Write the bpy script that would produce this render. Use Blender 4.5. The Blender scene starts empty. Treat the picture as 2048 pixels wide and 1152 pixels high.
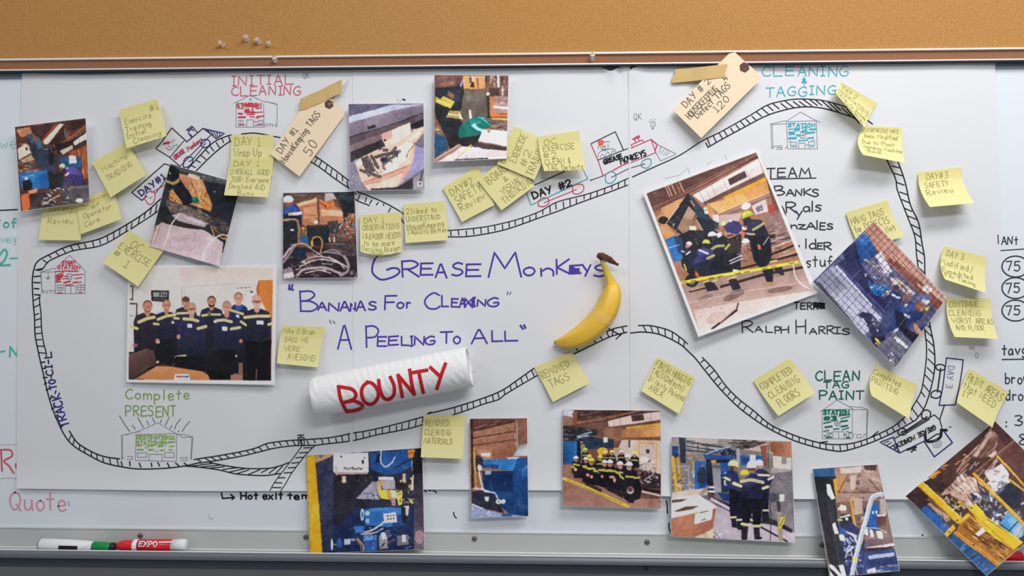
import bpy, math, random
import numpy as np
from mathutils import Vector, Euler, Matrix

# ------------------------------------------------------------------ camera, world, lamps, exposure
SC = bpy.context.scene
COL = SC.collection
F = 1607.0                       # focal length in pixels of a 2048 x 1152 frame
S0 = 0.00086                     # metres per pixel on the board at the frame centre
DIST = F * S0
YAW, PITCH = math.radians(2.1), math.radians(0.7)
cam_data = bpy.data.cameras.new('camera')
cam = bpy.data.objects.new('camera', cam_data)
COL.objects.link(cam)
cam_data.sensor_width = 36.0
cam_data.lens = F / 2048.0 * 36.0
cam_data.clip_start = 0.05
CAM_R = Euler((math.radians(90) + PITCH, 0, YAW), 'XYZ').to_matrix()
CAM_P = Vector((0, 0, 1.5)) - CAM_R @ Vector((0, 0, -1)) * DIST
cam.location = CAM_P
cam.rotation_euler = CAM_R.to_euler()
SC.camera = cam
SC.view_settings.view_transform = 'Standard'
SC.view_settings.look = 'None'
SC.view_settings.gamma = 1.0
SC.view_settings.use_curve_mapping = False
SC.view_settings.exposure = -0.24

world = bpy.data.worlds.new('room_light')
SC.world = world
world.use_nodes = True
world.node_tree.nodes['Background'].inputs[0].default_value = (0.92, 0.95, 1.0, 1)
world.node_tree.nodes['Background'].inputs[1].default_value = 0.28

def area(name, loc, target, sx, sy, power, colr):
    L = bpy.data.lights.new(name, 'AREA')
    L.shape = 'RECTANGLE'; L.size = sx; L.size_y = sy; L.energy = power; L.color = colr
    o = bpy.data.objects.new(name, L); COL.objects.link(o)
    o.location = loc
    o.rotation_euler = (Vector(target) - Vector(loc)).to_track_quat('-Z', 'Y').to_euler()
    return o
area('ceiling_or_fill_lamp', (0.70, -0.92, 2.72), (0.45, 0, 1.30), 1.2, 0.30, 18.0, (1.0, 0.985, 0.985))
area('ceiling_or_fill_lamp', (-1.35, -1.35, 2.85), (-0.6, 0, 1.30), 1.2, 0.30, 8.0, (1.0, 0.985, 0.985))
area('ceiling_or_fill_lamp', (0.80, -2.60, 2.80), (0.60, 0, 0.90), 1.2, 0.30, 27.0, (1.0, 0.985, 0.985))  # added frontal fill lamp, put in to even out the light on the board

# ------------------------------------------------------------------ pixel -> place on (or in front of) the board
RM = np.array(CAM_R)
CP = np.array(CAM_P)
def P(u, v, d):
    """point at distance d (m) in front of the board plane y = 0, seen at pixel (u, v)"""
    u = np.asarray(u, float); v = np.asarray(v, float); d = np.asarray(d, float)
    u, v, d = np.broadcast_arrays(u, v, d)
    c = np.stack([(u - 1024) / F, (576 - v) / F, -np.ones_like(u)], -1)
    w = c @ RM.T
    t = (-d - CP[1]) / w[..., 1]
    return CP + w * t[..., None]
def P1(u, v, d):
    return P(np.array([u]), np.array([v]), np.array([d]))[0]

# ------------------------------------------------------------------ colours and materials
GAIN = 0.70
def lin(c):
    c = np.asarray(c, float) / 255.0
    return np.where(c <= 0.04045, c / 12.92, ((c + 0.055) / 1.055) ** 2.4)
def hexrgb(h):
    return (int(h[0:2], 16), int(h[2:4], 16), int(h[4:6], 16))
def alb(c):
    if isinstance(c, tuple) and max(c) <= 1.0: return np.array(c, float)
    if isinstance(c, str): c = hexrgb(c)
    return np.clip(lin(c) / GAIN, 0.0, 0.92)
MATS = {}
def mat(name, c, rough=0.6, metal=0.0, spec=0.3, trans=0.0, bump=None, transl=0.0, vary=None, alpha=1.0):
    if name in MATS: return MATS[name]
    m = bpy.data.materials.new(name); m.use_nodes = True
    nt = m.node_tree; b = nt.nodes['Principled BSDF']
    r = alb(c)
    b.inputs['Base Color'].default_value = (*r, 1)
    b.inputs['Roughness'].default_value = rough
    b.inputs['Metallic'].default_value = metal
    b.inputs['Specular IOR Level'].default_value = spec
    b.inputs['Transmission Weight'].default_value = trans
    b.inputs['Alpha'].default_value = alpha
    tc = nt.nodes.new('ShaderNodeTexCoord')
    if vary:                                   # (scale, amount) soft mottling of the surface's own colour
        n = nt.nodes.new('ShaderNodeTexNoise'); n.inputs['Scale'].default_value = vary[0]
        n.inputs['Detail'].default_value = 4
        nt.links.new(tc.outputs['Object'], n.inputs['Vector'])
        mx = nt.nodes.new('ShaderNodeMix'); mx.data_type = 'RGBA'
        mx.inputs[6].default_value = (*(r * (1 - vary[1])), 1)
        mx.inputs[7].default_value = (*np.minimum(r * (1 + vary[1]), 0.95), 1)
        nt.links.new(n.outputs['Fac'], mx.inputs[0])
        nt.links.new(mx.outputs[2], b.inputs['Base Color'])
    if bump:                                   # (scale, strength, distance)
        n = nt.nodes.new('ShaderNodeTexNoise'); n.inputs['Scale'].default_value = bump[0]
        nt.links.new(tc.outputs['Object'], n.inputs['Vector'])
        bp = nt.nodes.new('ShaderNodeBump'); bp.inputs['Strength'].default_value = bump[1]
        bp.inputs['Distance'].default_value = bump[2]
        nt.links.new(n.outputs['Fac'], bp.inputs['Height'])
        nt.links.new(bp.outputs['Normal'], b.inputs['Normal'])
    if transl:
        out = nt.nodes['Material Output']
        tr = nt.nodes.new('ShaderNodeBsdfTranslucent'); tr.inputs[0].default_value = (*r, 1)
        mx = nt.nodes.new('ShaderNodeMixShader'); mx.inputs[0].default_value = transl
        nt.links.new(b.outputs[0], mx.inputs[1]); nt.links.new(tr.outputs[0], mx.inputs[2])
        nt.links.new(mx.outputs[0], out.inputs['Surface'])
    MATS[name] = m
    return m
def attr_mat(name, rough=0.4, spec=0.3):
    if name in MATS: return MATS[name]
    m = bpy.data.materials.new(name); m.use_nodes = True
    nt = m.node_tree; b = nt.nodes['Principled BSDF']
    a = nt.nodes.new('ShaderNodeAttribute'); a.attribute_name = 'tone'
    nt.links.new(a.outputs['Color'], b.inputs['Base Color'])
    b.inputs['Roughness'].default_value = rough
    b.inputs['Specular IOR Level'].default_value = spec
    MATS[name] = m
    return m
def ink(c):
    return mat('ink_' + c, c, 0.7, spec=0.1)

# ------------------------------------------------------------------ objects
def make(name, verts, faces, m, origin=None, parent=None, smooth=True, midx=None):
    verts = np.asarray(verts, float)
    if origin is None:
        origin = parent['_o'] if parent is not None else verts.mean(0)
    origin = np.asarray(origin, float)
    me = bpy.data.meshes.new(name)
    me.from_pydata((verts - origin).tolist(), [], [tuple(int(i) for i in f) for f in faces])
    for q in (m if isinstance(m, (list, tuple)) else [m]): me.materials.append(q)
    if midx is not None: me.polygons.foreach_set('material_index', np.asarray(midx, np.int32))
    if smooth: me.polygons.foreach_set('use_smooth', np.ones(len(me.polygons), bool))
    me.update()
    o = bpy.data.objects.new(name, me); COL.objects.link(o)
    if parent is not None: o.parent = parent
    else: o.location = origin
    o['_o'] = [float(x) for x in origin]
    return o
def empty(name, origin):
    o = bpy.data.objects.new(name, None); COL.objects.link(o)
    o.empty_display_size = 0.02
    o.location = origin; o['_o'] = [float(x) for x in origin]
    return o
def tag(o, label, cat, group=None):
    o['label'] = label; o['category'] = cat
    if group: o['group'] = group
    return o
def solid(o, th):
    md = o.modifiers.new('thickness', 'SOLIDIFY'); md.thickness = th; md.offset = -1.0
    es = o.modifiers.new('crisp_edges', 'EDGE_SPLIT'); es.split_angle = math.radians(50)
def gridfaces(nr, nc):
    i = np.arange((nr - 1) * (nc - 1)); r = i // (nc - 1); c = i % (nc - 1)
    a = r * nc + c
    return np.stack([a, a + nc, a + nc + 1, a + 1], -1)
def fastgrid(name, verts, faces, m, tone, origin):
    me = bpy.data.meshes.new(name)
    nv, nf = len(verts), len(faces)
    me.vertices.add(nv); me.vertices.foreach_set('co', (verts - origin).astype(np.float32).ravel())
    me.loops.add(nf * 4); me.loops.foreach_set('vertex_index', faces.astype(np.int32).ravel())
    me.polygons.add(nf); me.polygons.foreach_set('loop_start', (np.arange(nf) * 4).astype(np.int32))
    me.update(calc_edges=True); me.validate()
    me.polygons.foreach_set('use_smooth', np.ones(nf, bool))
    at = me.color_attributes.new('tone', 'FLOAT_COLOR', 'POINT')
    at.data.foreach_set('color', np.concatenate([tone, np.ones((nv, 1))], 1).astype(np.float32).ravel())
    me.materials.append(m)
    o = bpy.data.objects.new(name, me); COL.objects.link(o)
    o.location = origin; o['_o'] = [float(x) for x in origin]
    return o
def lathe(profile, p0, p1, n=28):
    """profile: list of (t along p0->p1, radius)"""
    p0 = np.asarray(p0, float); p1 = np.asarray(p1, float)
    ax = p1 - p0; L = np.linalg.norm(ax); ax /= L
    q = np.array([0, 0, 1.0]) if abs(ax[2]) < 0.9 else np.array([1.0, 0, 0])
    e1 = np.cross(ax, q); e1 /= np.linalg.norm(e1); e2 = np.cross(ax, e1)
    an = np.arange(n) * 2 * math.pi / n
    V = []
    for t, r in profile:
        V.append(p0 + ax * (t * L) + r * (np.cos(an)[:, None] * e1 + np.sin(an)[:, None] * e2))
    V = np.concatenate(V); Fc = []
    for k in range(len(profile) - 1):
        for i in range(n):
            j = (i + 1) % n
            Fc.append((k * n + i, (k + 1) * n + i, (k + 1) * n + j, k * n + j))
    Fc.append(tuple(range(n))); Fc.append(tuple(range((len(profile) - 1) * n + n - 1, (len(profile) - 1) * n - 1, -1)))
    return V, Fc
def box(x0, x1, y0, y1, z0, z1):
    V = [(x, y, z) for x in (x0, x1) for y in (y0, y1) for z in (z0, z1)]
    return V, [(0, 1, 3, 2), (4, 6, 7, 5), (0, 4, 5, 1), (2, 3, 7, 6), (0, 2, 6, 4), (1, 5, 7, 3)]
def extrude_x(profile, x0, x1):
    """profile: closed list of (y, z)"""
    n = len(profile)
    V = [(x0, y, z) for y, z in profile] + [(x1, y, z) for y, z in profile]
    Fc = [(i, (i + 1) % n, n + (i + 1) % n, n + i) for i in range(n)]
    Fc.append(tuple(range(n - 1, -1, -1))); Fc.append(tuple(range(n, 2 * n)))
    return V, Fc

# ------------------------------------------------------------------ pen strokes
def smooth(p, sub=6):
    p = np.asarray(p, float)
    if len(p) < 3: return dens(p)
    q = np.concatenate([[2 * p[0] - p[1]], p, [2 * p[-1] - p[-2]]])
    out = []
    for i in range(1, len(q) - 2):
        t = np.linspace(0, 1, sub, endpoint=False)[:, None]
        a, b, c, d = q[i - 1], q[i], q[i + 1], q[i + 2]
        out.append(0.5 * (2 * b + (c - a) * t + (2 * a - 5 * b + 4 * c - d) * t ** 2 + (3 * b - a - 3 * c + d) * t ** 3))
    out.append(p[-1:])
    return np.concatenate(out)
def dens(p, step=6.0):
    p = np.asarray(p, float); out = [p[:1]]
    for a, b in zip(p[:-1], p[1:]):
        n = max(1, int(np.linalg.norm(b - a) / step))
        t = (np.arange(1, n + 1) / n)[:, None]
        out.append(a + (b - a) * t)
    return np.concatenate(out)
def ribbon(p, w):
    p = np.asarray(p, float)
    keep = np.concatenate([[True], np.linalg.norm(np.diff(p, axis=0), axis=1) > 1e-6])
    p = p[keep]
    if len(p) < 2: p = np.concatenate([p, p + [w * 0.6, 0]])
    d = np.diff(p, axis=0); L = np.linalg.norm(d, axis=1, keepdims=True); d = d / L
    t = np.concatenate([d[:1], (d[:-1] + d[1:]), d[-1:]])
    n = np.linalg.norm(t, axis=1, keepdims=True)
    t = np.where(n > 0.3, t / np.maximum(n, 1e-6), np.concatenate([d[:1], d]))
    mit = np.clip(2.0 / np.maximum(n, 0.5), 1.0, 1.4); mit[0] = mit[-1] = 1.0
    p = p.copy(); p[0] -= d[0] * w * 0.35; p[-1] += d[-1] * w * 0.35
    nn = np.stack([-t[:, 1], t[:, 0]], -1) * (w * 0.5) * mit
    k = len(p)
    V = np.concatenate([p + nn, p - nn])
    i = np.arange(k - 1)
    return V, np.stack([i, i + k, i + k + 1, i + 1], -1)
class Ink:
    """collects strokes on one surface; put(stroke, width, colour)"""
    def __init__(self): self.V = []; self.F = []; self.M = []; self.E = []; self.cols = []; self.n = 0
    def put(self, p, w, c):
        V, Fc = ribbon(p, w)
        self._add(V, Fc, c)
    def fill(self, p, c):
        p = np.asarray(p, float)
        self._add(p, [tuple(range(len(p)))], c)
    def _add(self, V, Fc, c):
        if c not in self.cols: self.cols.append(c)
        self.E.append(np.full(len(V), (len(self.E) % 50) * 4e-6)); self.V.append(V); self.F += [tuple(int(x) + self.n for x in f) for f in Fc]
        self.M += [self.cols.index(c)] * len(Fc); self.n += len(V)
    def build(self, name, fn, parent):
        if not self.V: return None
        V = np.concatenate(self.V)
        W = fn(V); W[:, 1] -= np.concatenate(self.E)
        Fc = []
        for f in self.F:                       # every face looks at the room
            a, b, c = W[f[0]], W[f[1]], W[f[2]]
            Fc.append(f if np.cross(b - a, c - a)[1] <= 0 else tuple(reversed(f)))
        return make(name, W, Fc, [ink(c) for c in self.cols], parent=parent, smooth=False, midx=self.M)

GL = {
'A': "0,1 .42,.02 .52,0 1,1|.2,.62 .85,.6", 'B': "0,0 .05,1|~0,.03 .6,0 .82,.2 .5,.43 .1,.5|~.1,.5 .6,.5 1,.72 .7,.97 .02,1",
'C': "~.95,.15 .6,0 .15,.25 0,.6 .25,.95 .7,1 1,.85", 'D': "0,0 .05,1|~0,.02 .6,.08 1,.45 .8,.85 .03,1",
'E': "1,0 .05,.03 0,1 1,.97|.02,.48 .85,.46", 'F': "1,0 .05,.03 0,1|.03,.48 .8,.46",
'G': "~.95,.12 .6,0 .15,.25 0,.6 .25,.97 .75,1 1,.75 .95,.55|.55,.58 .97,.55", 'H': "0,0 .03,1|1,0 1,1|0,.5 1,.48",
'I': "0,.02 1,0|.5,0 .5,1|0,1 1,.98", 'J': "0,0 1,0|~.6,0 .62,.8 .35,1 0,.85", 'K': "0,0 .03,1|.95,0 .05,.55 1,1",
'L': "0,0 .02,1 1,.97", 'M': "0,1 .18,0 .5,.65 .82,0 1,1", 'N': "0,1 .05,0 .93,1 1,0",
'O': "~.5,0 .1,.2 0,.6 .3,1 .75,.95 1,.5 .8,.1 .45,0", 'P': "0,0 .05,1|~0,.03 .6,0 1,.2 .75,.5 .05,.55",
'Q': "~.5,0 .1,.2 0,.6 .3,1 .75,.95 1,.5 .8,.1 .45,0|.6,.7 1.05,1.1", 'R': "0,0 .05,1|~0,.03 .6,0 .95,.22 .6,.47 .08,.52|.3,.5 1,1",
'S': "~.95,.1 .5,0 .1,.2 .3,.42 .8,.55 .95,.8 .5,1 0,.9", 'T': "0,.03 1,0|.5,.02 .48,1", 'U': "~0,0 .02,.7 .3,1 .7,.97 .95,.6 1,0",
'V': "0,0 .5,1 1,0", 'W': "0,0 .25,1 .5,.35 .75,1 1,0", 'X': "0,0 1,1|1,0 0,1", 'Y': "0,0 .5,.5|1,0 .35,1", 'Z': "0,0 1,0 0,1 1,1",
'a': "~.85,.45 .4,.4 .05,.7 .3,1 .8,.8 .85,.45|.85,.42 .95,1", 'b': "0,0 .05,1|~.05,.6 .5,.42 1,.7 .6,1 .05,.95", 'c': "~.95,.5 .5,.4 .05,.7 .4,1 1,.9",
'd': "~.9,.55 .5,.42 .05,.7 .4,1 .9,.85|.9,0 .95,1", 'e': "~.05,.7 .9,.65 .7,.42 .2,.45 .05,.75 .4,1 1,.9", 'f': "~1,.08 .6,0 .4,.3 .4,1|0,.45 .9,.42",
'g': "~.85,.45 .4,.4 .05,.65 .4,.9 .85,.7|~.85,.42 .9,1.1 .5,1.35 .05,1.2", 'h': "0,0 .03,1|~.03,.65 .5,.42 .9,.6 .95,1", 'i': ".5,.42 .5,1|.5,.2 .52,.26",
'k': "0,0 .05,1|.85,.42 .05,.7 .95,1", 'l': ".5,0 .5,1", 'm': "0,.42 .03,1|~.03,.6 .25,.42 .48,.6 .5,1|~.5,.6 .75,.42 .97,.6 1,1", 'n': "0,.42 .03,1|~.03,.65 .5,.42 .9,.6 .95,1",
'o': "~.5,.42 .1,.55 .05,.8 .4,1 .85,.9 .95,.6 .5,.42", 'p': "0,.42 .05,1.4|~.03,.55 .5,.42 1,.65 .6,.95 .05,.9", 'q': "~.85,.45 .4,.4 .05,.65 .4,.9 .85,.7|.85,.42 .9,1.4",
'r': "0,.42 .05,1|~.05,.65 .4,.45 .9,.5", 's': "~.9,.45 .4,.42 .15,.58 .8,.78 .6,1 .05,.95", 't': ".5,.05 .52,1|0,.4 1,.38", 'u': "~0,.42 .05,.85 .4,1 .85,.8 .9,.42|.9,.42 1,1",
'v': "0,.42 .5,1 1,.42", 'w': "0,.42 .25,1 .5,.55 .75,1 1,.42", 'x': "0,.42 1,1|1,.42 0,1", 'y': "0,.42 .5,.95|1,.42 .2,1.4", 'z': "0,.42 1,.42 0,1 1,1",
'0': "~.5,0 .1,.3 .1,.75 .5,1 .9,.7 .85,.2 .5,0", '1': ".15,.2 .5,0 .5,1|.05,1 .95,.98", '2': "~0,.25 .3,0 .85,.1 .8,.45 0,1|0,1 1,.95", '3': "~0,.05 .6,0 .9,.2 .35,.47 .95,.65 .7,.97 0,.95",
'4': ".1,0 .05,.55 .95,.5|.75,.05 .7,1", '5': ".95,0 .15,.02 .1,.42|~.1,.42 .7,.4 .95,.7 .6,1 0,.93", '6': "~.8,0 .2,.4 .05,.8 .5,1 .9,.75 .5,.55 .1,.75", '7': "0,.05 .95,0 .4,1", '8': "~.8,.1 .4,0 .15,.2 .8,.7 .5,1 .1,.8 .85,.2 .8,.1",
'#': ".3,0 .2,1|.75,0 .65,1|0,.35 1,.3|0,.7 1,.65", '!': ".5,0 .45,.7|.45,.93 .46,1", '&': "~1,1 .2,.25 .5,0 .7,.25 .05,.75 .4,1 .9,.6", '(': "~.8,-.05 .3,.4 .4,.8 .8,1.1", ')': "~.2,-.05 .7,.4 .6,.8 .2,1.1",
'/': "1,-.1 .1,1.1", '"': ".3,0 .2,.3|.8,0 .7,.3", "'": ".5,0 .4,.3", '-': "0,.55 1,.52", '.': ".3,.95 .5,1", ',': ".5,.9 .3,1.2", ':': ".4,.45 .42,.52|.4,.93 .42,1", '|': ".5,0 .5,1", '=': "0,.4 1,.4|0,.7 1,.7",
'>': "0,.2 1,.5 0,.9",
}
WID = {'I': .34, 'M': .95, 'W': .95, '1': .45, 'i': .25, 'l': .25, 'm': .75, 'w': .7, '.': .25, ',': .25, "'": .25, '!': .25, ':': .25, '|': .2, 't': .45, 'f': .45, 'r': .42, '-': .45, '#': .7}
def gstrokes(ch):
    out = []
    for s in GL[ch].split('|'):
        sm = s.startswith('~'); s = s.lstrip('~')
        p = np.array([[float(q) for q in t.split(',')] for t in s.split()])
        out.append(smooth(p, 5) if sm else p)
    return out
RT = random.Random(5)
def text(put, s, x0, y0, w, h, wd, c, dx=(1, 0), dy=None, jit=.05, cap=None, slope=0.0):
    """writes s in the box (x0, y0, w, h); dx/dy tilt it; cap = scale of word-initial capitals"""
    dx = np.array(dx, float); dy = np.array([-dx[1], dx[0]]) if dy is None else np.array(dy, float)
    adv = []
    for i, ch in enumerate(s):
        a = .45 if ch == ' ' else WID.get(ch, .68 if ch.isupper() or ch.isdigit() else .52)
        adv.append(a)
    tot = sum(adv) + .25 * (len(s) - 1)
    k = w / tot
    x = 0
    for ch, a in zip(s, adv):
        if ch != ' ':
            jx, jy, js = RT.uniform(-jit, jit) * h, RT.uniform(-jit, jit) * h, 1 + RT.uniform(-jit, jit)
            for st in gstrokes(ch):
                q = np.array([[x0, y0]]) + np.outer((x + st[:, 0] * a) * k + jx, dx) + np.outer(st[:, 1] * h * js + jy + slope * x * k, dy)
                put(q, wd, c)
        x += a + .25
def letters(put, spec, wd, c):
    """spec: 'G,x0,y0,x1,y1 R,...' one box per letter, in pixels"""
    for it in spec.split():
        ch, b = it[0], [float(t) for t in it[2:].split(',')]
        kx, ky, sk = RT.uniform(.95, 1.05), RT.uniform(.96, 1.05), RT.uniform(-1, 1)
        for st in gstrokes(ch):
            if ch in 'aceomnrsuvwxz' :
                st = st.copy(); st[:, 1] = (st[:, 1] - .42) / .58
            q = np.stack([b[0] + st[:, 0] * (b[2] - b[0]) * kx, b[1] + st[:, 1] * (b[3] - b[1]) * ky + st[:, 0] * sk], -1)
            put(q, wd, c)
def pts(s):
    return np.array([[float(q) for q in t.split(',')] for t in s.split()])

# ------------------------------------------------------------------ the setting
def zat(v, d): return float(P1(1024, v, d)[2])
XL, XR = -1.25, 1.25
V, Fc = box(-1.7, 1.7, 0.022, 0.07, 0.75, 2.45)
o = make('wall_back', V, Fc, mat('wall_paint', '9a9a9b', 0.85, bump=(60, .15, .002)), smooth=False); o['kind'] = 'structure'

def cork_mat(name, c0, c1, c2, dark):
    m = bpy.data.materials.new(name); m.use_nodes = True
    nt = m.node_tree; b = nt.nodes['Principled BSDF']; b.inputs['Roughness'].default_value = .85
    b.inputs['Specular IOR Level'].default_value = .15
    tc = nt.nodes.new('ShaderNodeTexCoord')
    def noise(sc, det):
        n = nt.nodes.new('ShaderNodeTexNoise'); n.inputs['Scale'].default_value = sc; n.inputs['Detail'].default_value = det
        nt.links.new(tc.outputs['Object'], n.inputs['Vector']); return n
    def ramp(src, stops):
        r = nt.nodes.new('ShaderNodeValToRGB'); e = r.color_ramp.elements
        e[0].position, e[0].color = stops[0][0], (*stops[0][1], 1)
        e[1].position, e[1].color = stops[-1][0], (*stops[-1][1], 1)
        for p, c in stops[1:-1]:
            q = e.new(p); q.color = (*c, 1)
        nt.links.new(src, r.inputs[0]); return r
    n1 = noise(620, 4)
    r1 = ramp(n1.outputs['Fac'], [(.36, alb(c0)), (.5, alb(c1)), (.66, alb(c2))])
    vo = nt.nodes.new('ShaderNodeTexVoronoi'); vo.inputs['Scale'].default_value = 170
    nt.links.new(tc.outputs['Object'], vo.inputs['Vector'])
    sp = nt.nodes.new('ShaderNodeSeparateColor'); nt.links.new(vo.outputs['Color'], sp.inputs[0])
    lt = nt.nodes.new('ShaderNodeMath'); lt.operation = 'LESS_THAN'; lt.inputs[1].default_value = .10
    nt.links.new(vo.outputs['Distance'], lt.inputs[0])
    pick = nt.nodes.new('ShaderNodeMath'); pick.operation = 'GREATER_THAN'; pick.inputs[1].default_value = .82
    nt.links.new(sp.outputs[0], pick.inputs[0])
    mu = nt.nodes.new('ShaderNodeMath'); mu.operation = 'MULTIPLY'
    nt.links.new(lt.outputs[0], mu.inputs[0]); nt.links.new(pick.outputs[0], mu.inputs[1])
    mx = nt.nodes.new('ShaderNodeMix'); mx.data_type = 'RGBA'
    nt.links.new(mu.outputs[0], mx.inputs[0]); nt.links.new(r1.outputs[0], mx.inputs[6]); mx.inputs[7].default_value = (*alb(dark), 1)
    nt.links.new(mx.outputs[2], b.inputs['Base Color'])
    bp = nt.nodes.new('ShaderNodeBump'); bp.inputs['Strength'].default_value = .25; bp.inputs['Distance'].default_value = .001
    nt.links.new(n1.outputs['Fac'], bp.inputs['Height']); nt.links.new(bp.outputs['Normal'], b.inputs['Normal'])
    return m
CORK = cork_mat('cork', '91673a', '9d7341', 'a97f4c', '5a3a22')
CORK2 = cork_mat('rail_cork', '765038', '7f5840', '886048', '4a3022')
ALU = mat('brushed_aluminium', (.9, .9, .9), 0.42, metal=0.15, spec=.5)
ALU2 = mat('satin_aluminium', 'b4b8b6', 0.5, metal=0.25, spec=.4, vary=(25, .05))

V, Fc = box(XL, XR, -0.008, 0.012, zat(108, .008), zat(-330, .008))
tag(make('cork_board', V, Fc, CORK, smooth=False), 'wide tan cork pin board above the whiteboard', 'notice board')

rail = empty('map_rail', (0, 0, zat(118, .01)))
tag(rail, 'long aluminium map rail with brown cork insert between cork board and whiteboard', 'rail')
za, zb, zc, zd = zat(105.5, .014), zat(109.5, .014), zat(127.5, .015), zat(131.0, .015)
V, Fc = extrude_x([(0.0, zb), (-.0125, zb), (-.014, zb + .0006), (-.014, za - .0006), (-.0125, za), (0.0, za)], XL, XR)
make('upper_lip', V, Fc, ALU, parent=rail, smooth=False)
V, Fc = extrude_x([(0.0, zd), (-.0135, zd), (-.015, zd + .0006), (-.015, zc - .0006), (-.0135, zc), (0.0, zc)], XL, XR)
make('lower_lip', V, Fc, ALU, parent=rail, smooth=False)
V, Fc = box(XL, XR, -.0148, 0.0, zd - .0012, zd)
make('lip_shade_strip', V, Fc, mat('lip_shade_dark', '2e353d', .8), parent=rail, smooth=False)  # dark strip added below the lip, stands in for its shaded underside
V, Fc = box(XL, XR, -.0095, 0.0, zc, zb)
make('cork_insert', V, Fc, CORK2, parent=rail, smooth=False)

board = empty('whiteboard', (0, 0, zat(600, 0)))
tag(board, 'long white dry erase board hung with paper sheets and prints', 'whiteboard')
zt0, zt1 = zd, zat(1064, .002)
V, Fc = box(XL, XR, 0.0, .012, zt1, zt0)
make('writing_surface', V, Fc, mat('white_enamel', 'c6cdd2', 0.28, spec=.45, vary=(3, .03)), parent=board, smooth=False)
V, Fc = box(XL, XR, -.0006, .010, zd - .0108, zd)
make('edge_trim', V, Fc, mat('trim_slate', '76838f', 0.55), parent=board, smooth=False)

tray = empty('marker_tray', (0, 0, zat(1100, .02)))
tag(tray, 'grey aluminium marker tray running along the bottom of the whiteboard', 'tray')
p0, p1 = zat(1064.5, .004), zat(1104, .004)
V, Fc = extrude_x([(0.0, p0), (-.0030, p0), (-.0042, p0 - .001), (-.0042, p0 - .0025), (-.0030, p0 - .004), (-.0030, p1), (0.0, p1)], XL, XR)
make('back_plate', V, Fc, ALU2, parent=tray, smooth=False)
lz = p1
V, Fc = extrude_x([(0.0, lz), (-.0030, lz), (-.0035, lz - .0012), (-.040, lz - .002), (-.040, lz - .006), (0.0, lz - .006)], XL, XR)
make('ledge', V, Fc, mat('ledge_aluminium', '959997', 0.45, metal=.2, spec=.5), parent=tray, smooth=False)
for ya in (-.0052, -.0190):
    V, Fc = extrude_x([(ya, lz - .0016), (ya - .0001, lz - .0002), (ya - .0008, lz + .0003), (ya - .0016, lz - .0002), (ya - .0017, lz - .0016)], XL, XR)
    make('ridge', V, Fc, ALU, parent=tray, smooth=False)
tz = zat(1113.5, .047)
V, Fc = extrude_x([(-.0405, tz - .002), (-.0405, tz + .0009), (-.0415, tz + .0013), (-.0432, tz + .0009), (-.0436, tz - .002)], XL, XR)
make('lip_edge', V, Fc, ALU, parent=tray, smooth=False)
prof = [(-.040, tz - .0005), (-.041, tz)]
for k in range(7):
    a = k / 6 * math.pi / 2
    prof.append((-.044 - .006 * math.sin(a), tz - .008 + .008 * math.cos(a)))
prof += [(-.0495, tz - .011), (-.0455, tz - .0125), (-.040, tz - .0125)]
V, Fc = extrude_x(prof, XL, XR)
make('front_lip', V, Fc, mat('lip_aluminium', '62676d', 0.45, metal=.35, spec=.4), parent=tray, smooth=False)
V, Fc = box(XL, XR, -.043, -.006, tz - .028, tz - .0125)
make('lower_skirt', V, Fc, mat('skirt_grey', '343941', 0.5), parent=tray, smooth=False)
SCREW = mat('screw_steel', '6b6c68', 0.45, metal=.5)
def screw(u, v, d, r, up):
    c = P1(u, v, d)
    prof = [(0, r), (.6, r), (1, r * .7)]
    V, Fc = lathe(prof, c, c + np.array([0, -.0022, 0]), 20)
    s = make('screw', V, Fc, SCREW, parent=tray)
    V, Fc = box(c[0] - r * .75, c[0] + r * .75, c[1] - .0026, c[1] - .0021, c[2] - .0005, c[2] + .0005)
    q = make('screw_slot', V, Fc, mat('slot_dark', '3b3b3a', .7), origin=tray['_o'], smooth=False)
    q.location = (0, 0, 0); q.parent = s
for u, v in [(281, 1071), (612, 1074), (949, 1077), (1294, 1084), (1644, 1090)]:
    screw(u, v, .0030, .0046, True)
c = P1(1292, 1136, .043)
V, Fc = lathe([(0, .0032), (1, .0032)], c, c + np.array([0, -.0015, 0]), 16)
make('screw', V, Fc, mat('screw_black', '232528', .6), parent=tray)

# ------------------------------------------------------------------ the three big paper sheets
def ripple(u, v):
    return .0006 * np.sin(u / 71.0 + v / 160.0) * np.cos(v / 95.0 - u / 230.0) + .0004 * np.sin(u / 33.0 - v / 120.0 + 1.3)
SH = [
 dict(base=.0018, L=[(145, 44), (400, 36), (980, 33)], R=[(140, 708), (985, 708)], T=[(44, 146), (180, 149), (350, 144), (708, 139)], B=[(33, 977), (250, 980), (400, 982), (708, 982)]),
 dict(base=.0026, L=[(138, 706), (480, 706), (590, 705.5), (720, 707), (980, 706.5)], R=[(127, 1261), (700, 1262), (990, 1262)], T=[(706, 138), (960, 134), (1150, 130.5), (1192, 130), (1222, 143), (1238, 134), (1261, 131)], B=[(706, 979), (905, 979), (1058, 980.5), (1262, 982)]),
 dict(base=.0034, L=[(140, 1257), (300, 1258), (700, 1260), (990, 1262)], R=[(118, 1990), (540, 2000), (690, 2003), (1000, 2008)], T=[(1257, 143), (1268, 134), (1285, 131.5), (1320, 130), (1500, 127), (1990, 120)], B=[(1262, 991), (1590, 998), (1770, 998.6), (2008, 1000)]),
]
PAPER = mat('flip_chart_paper', (.885, .895, .925), 0.75, spec=.12, transl=.12)
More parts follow.
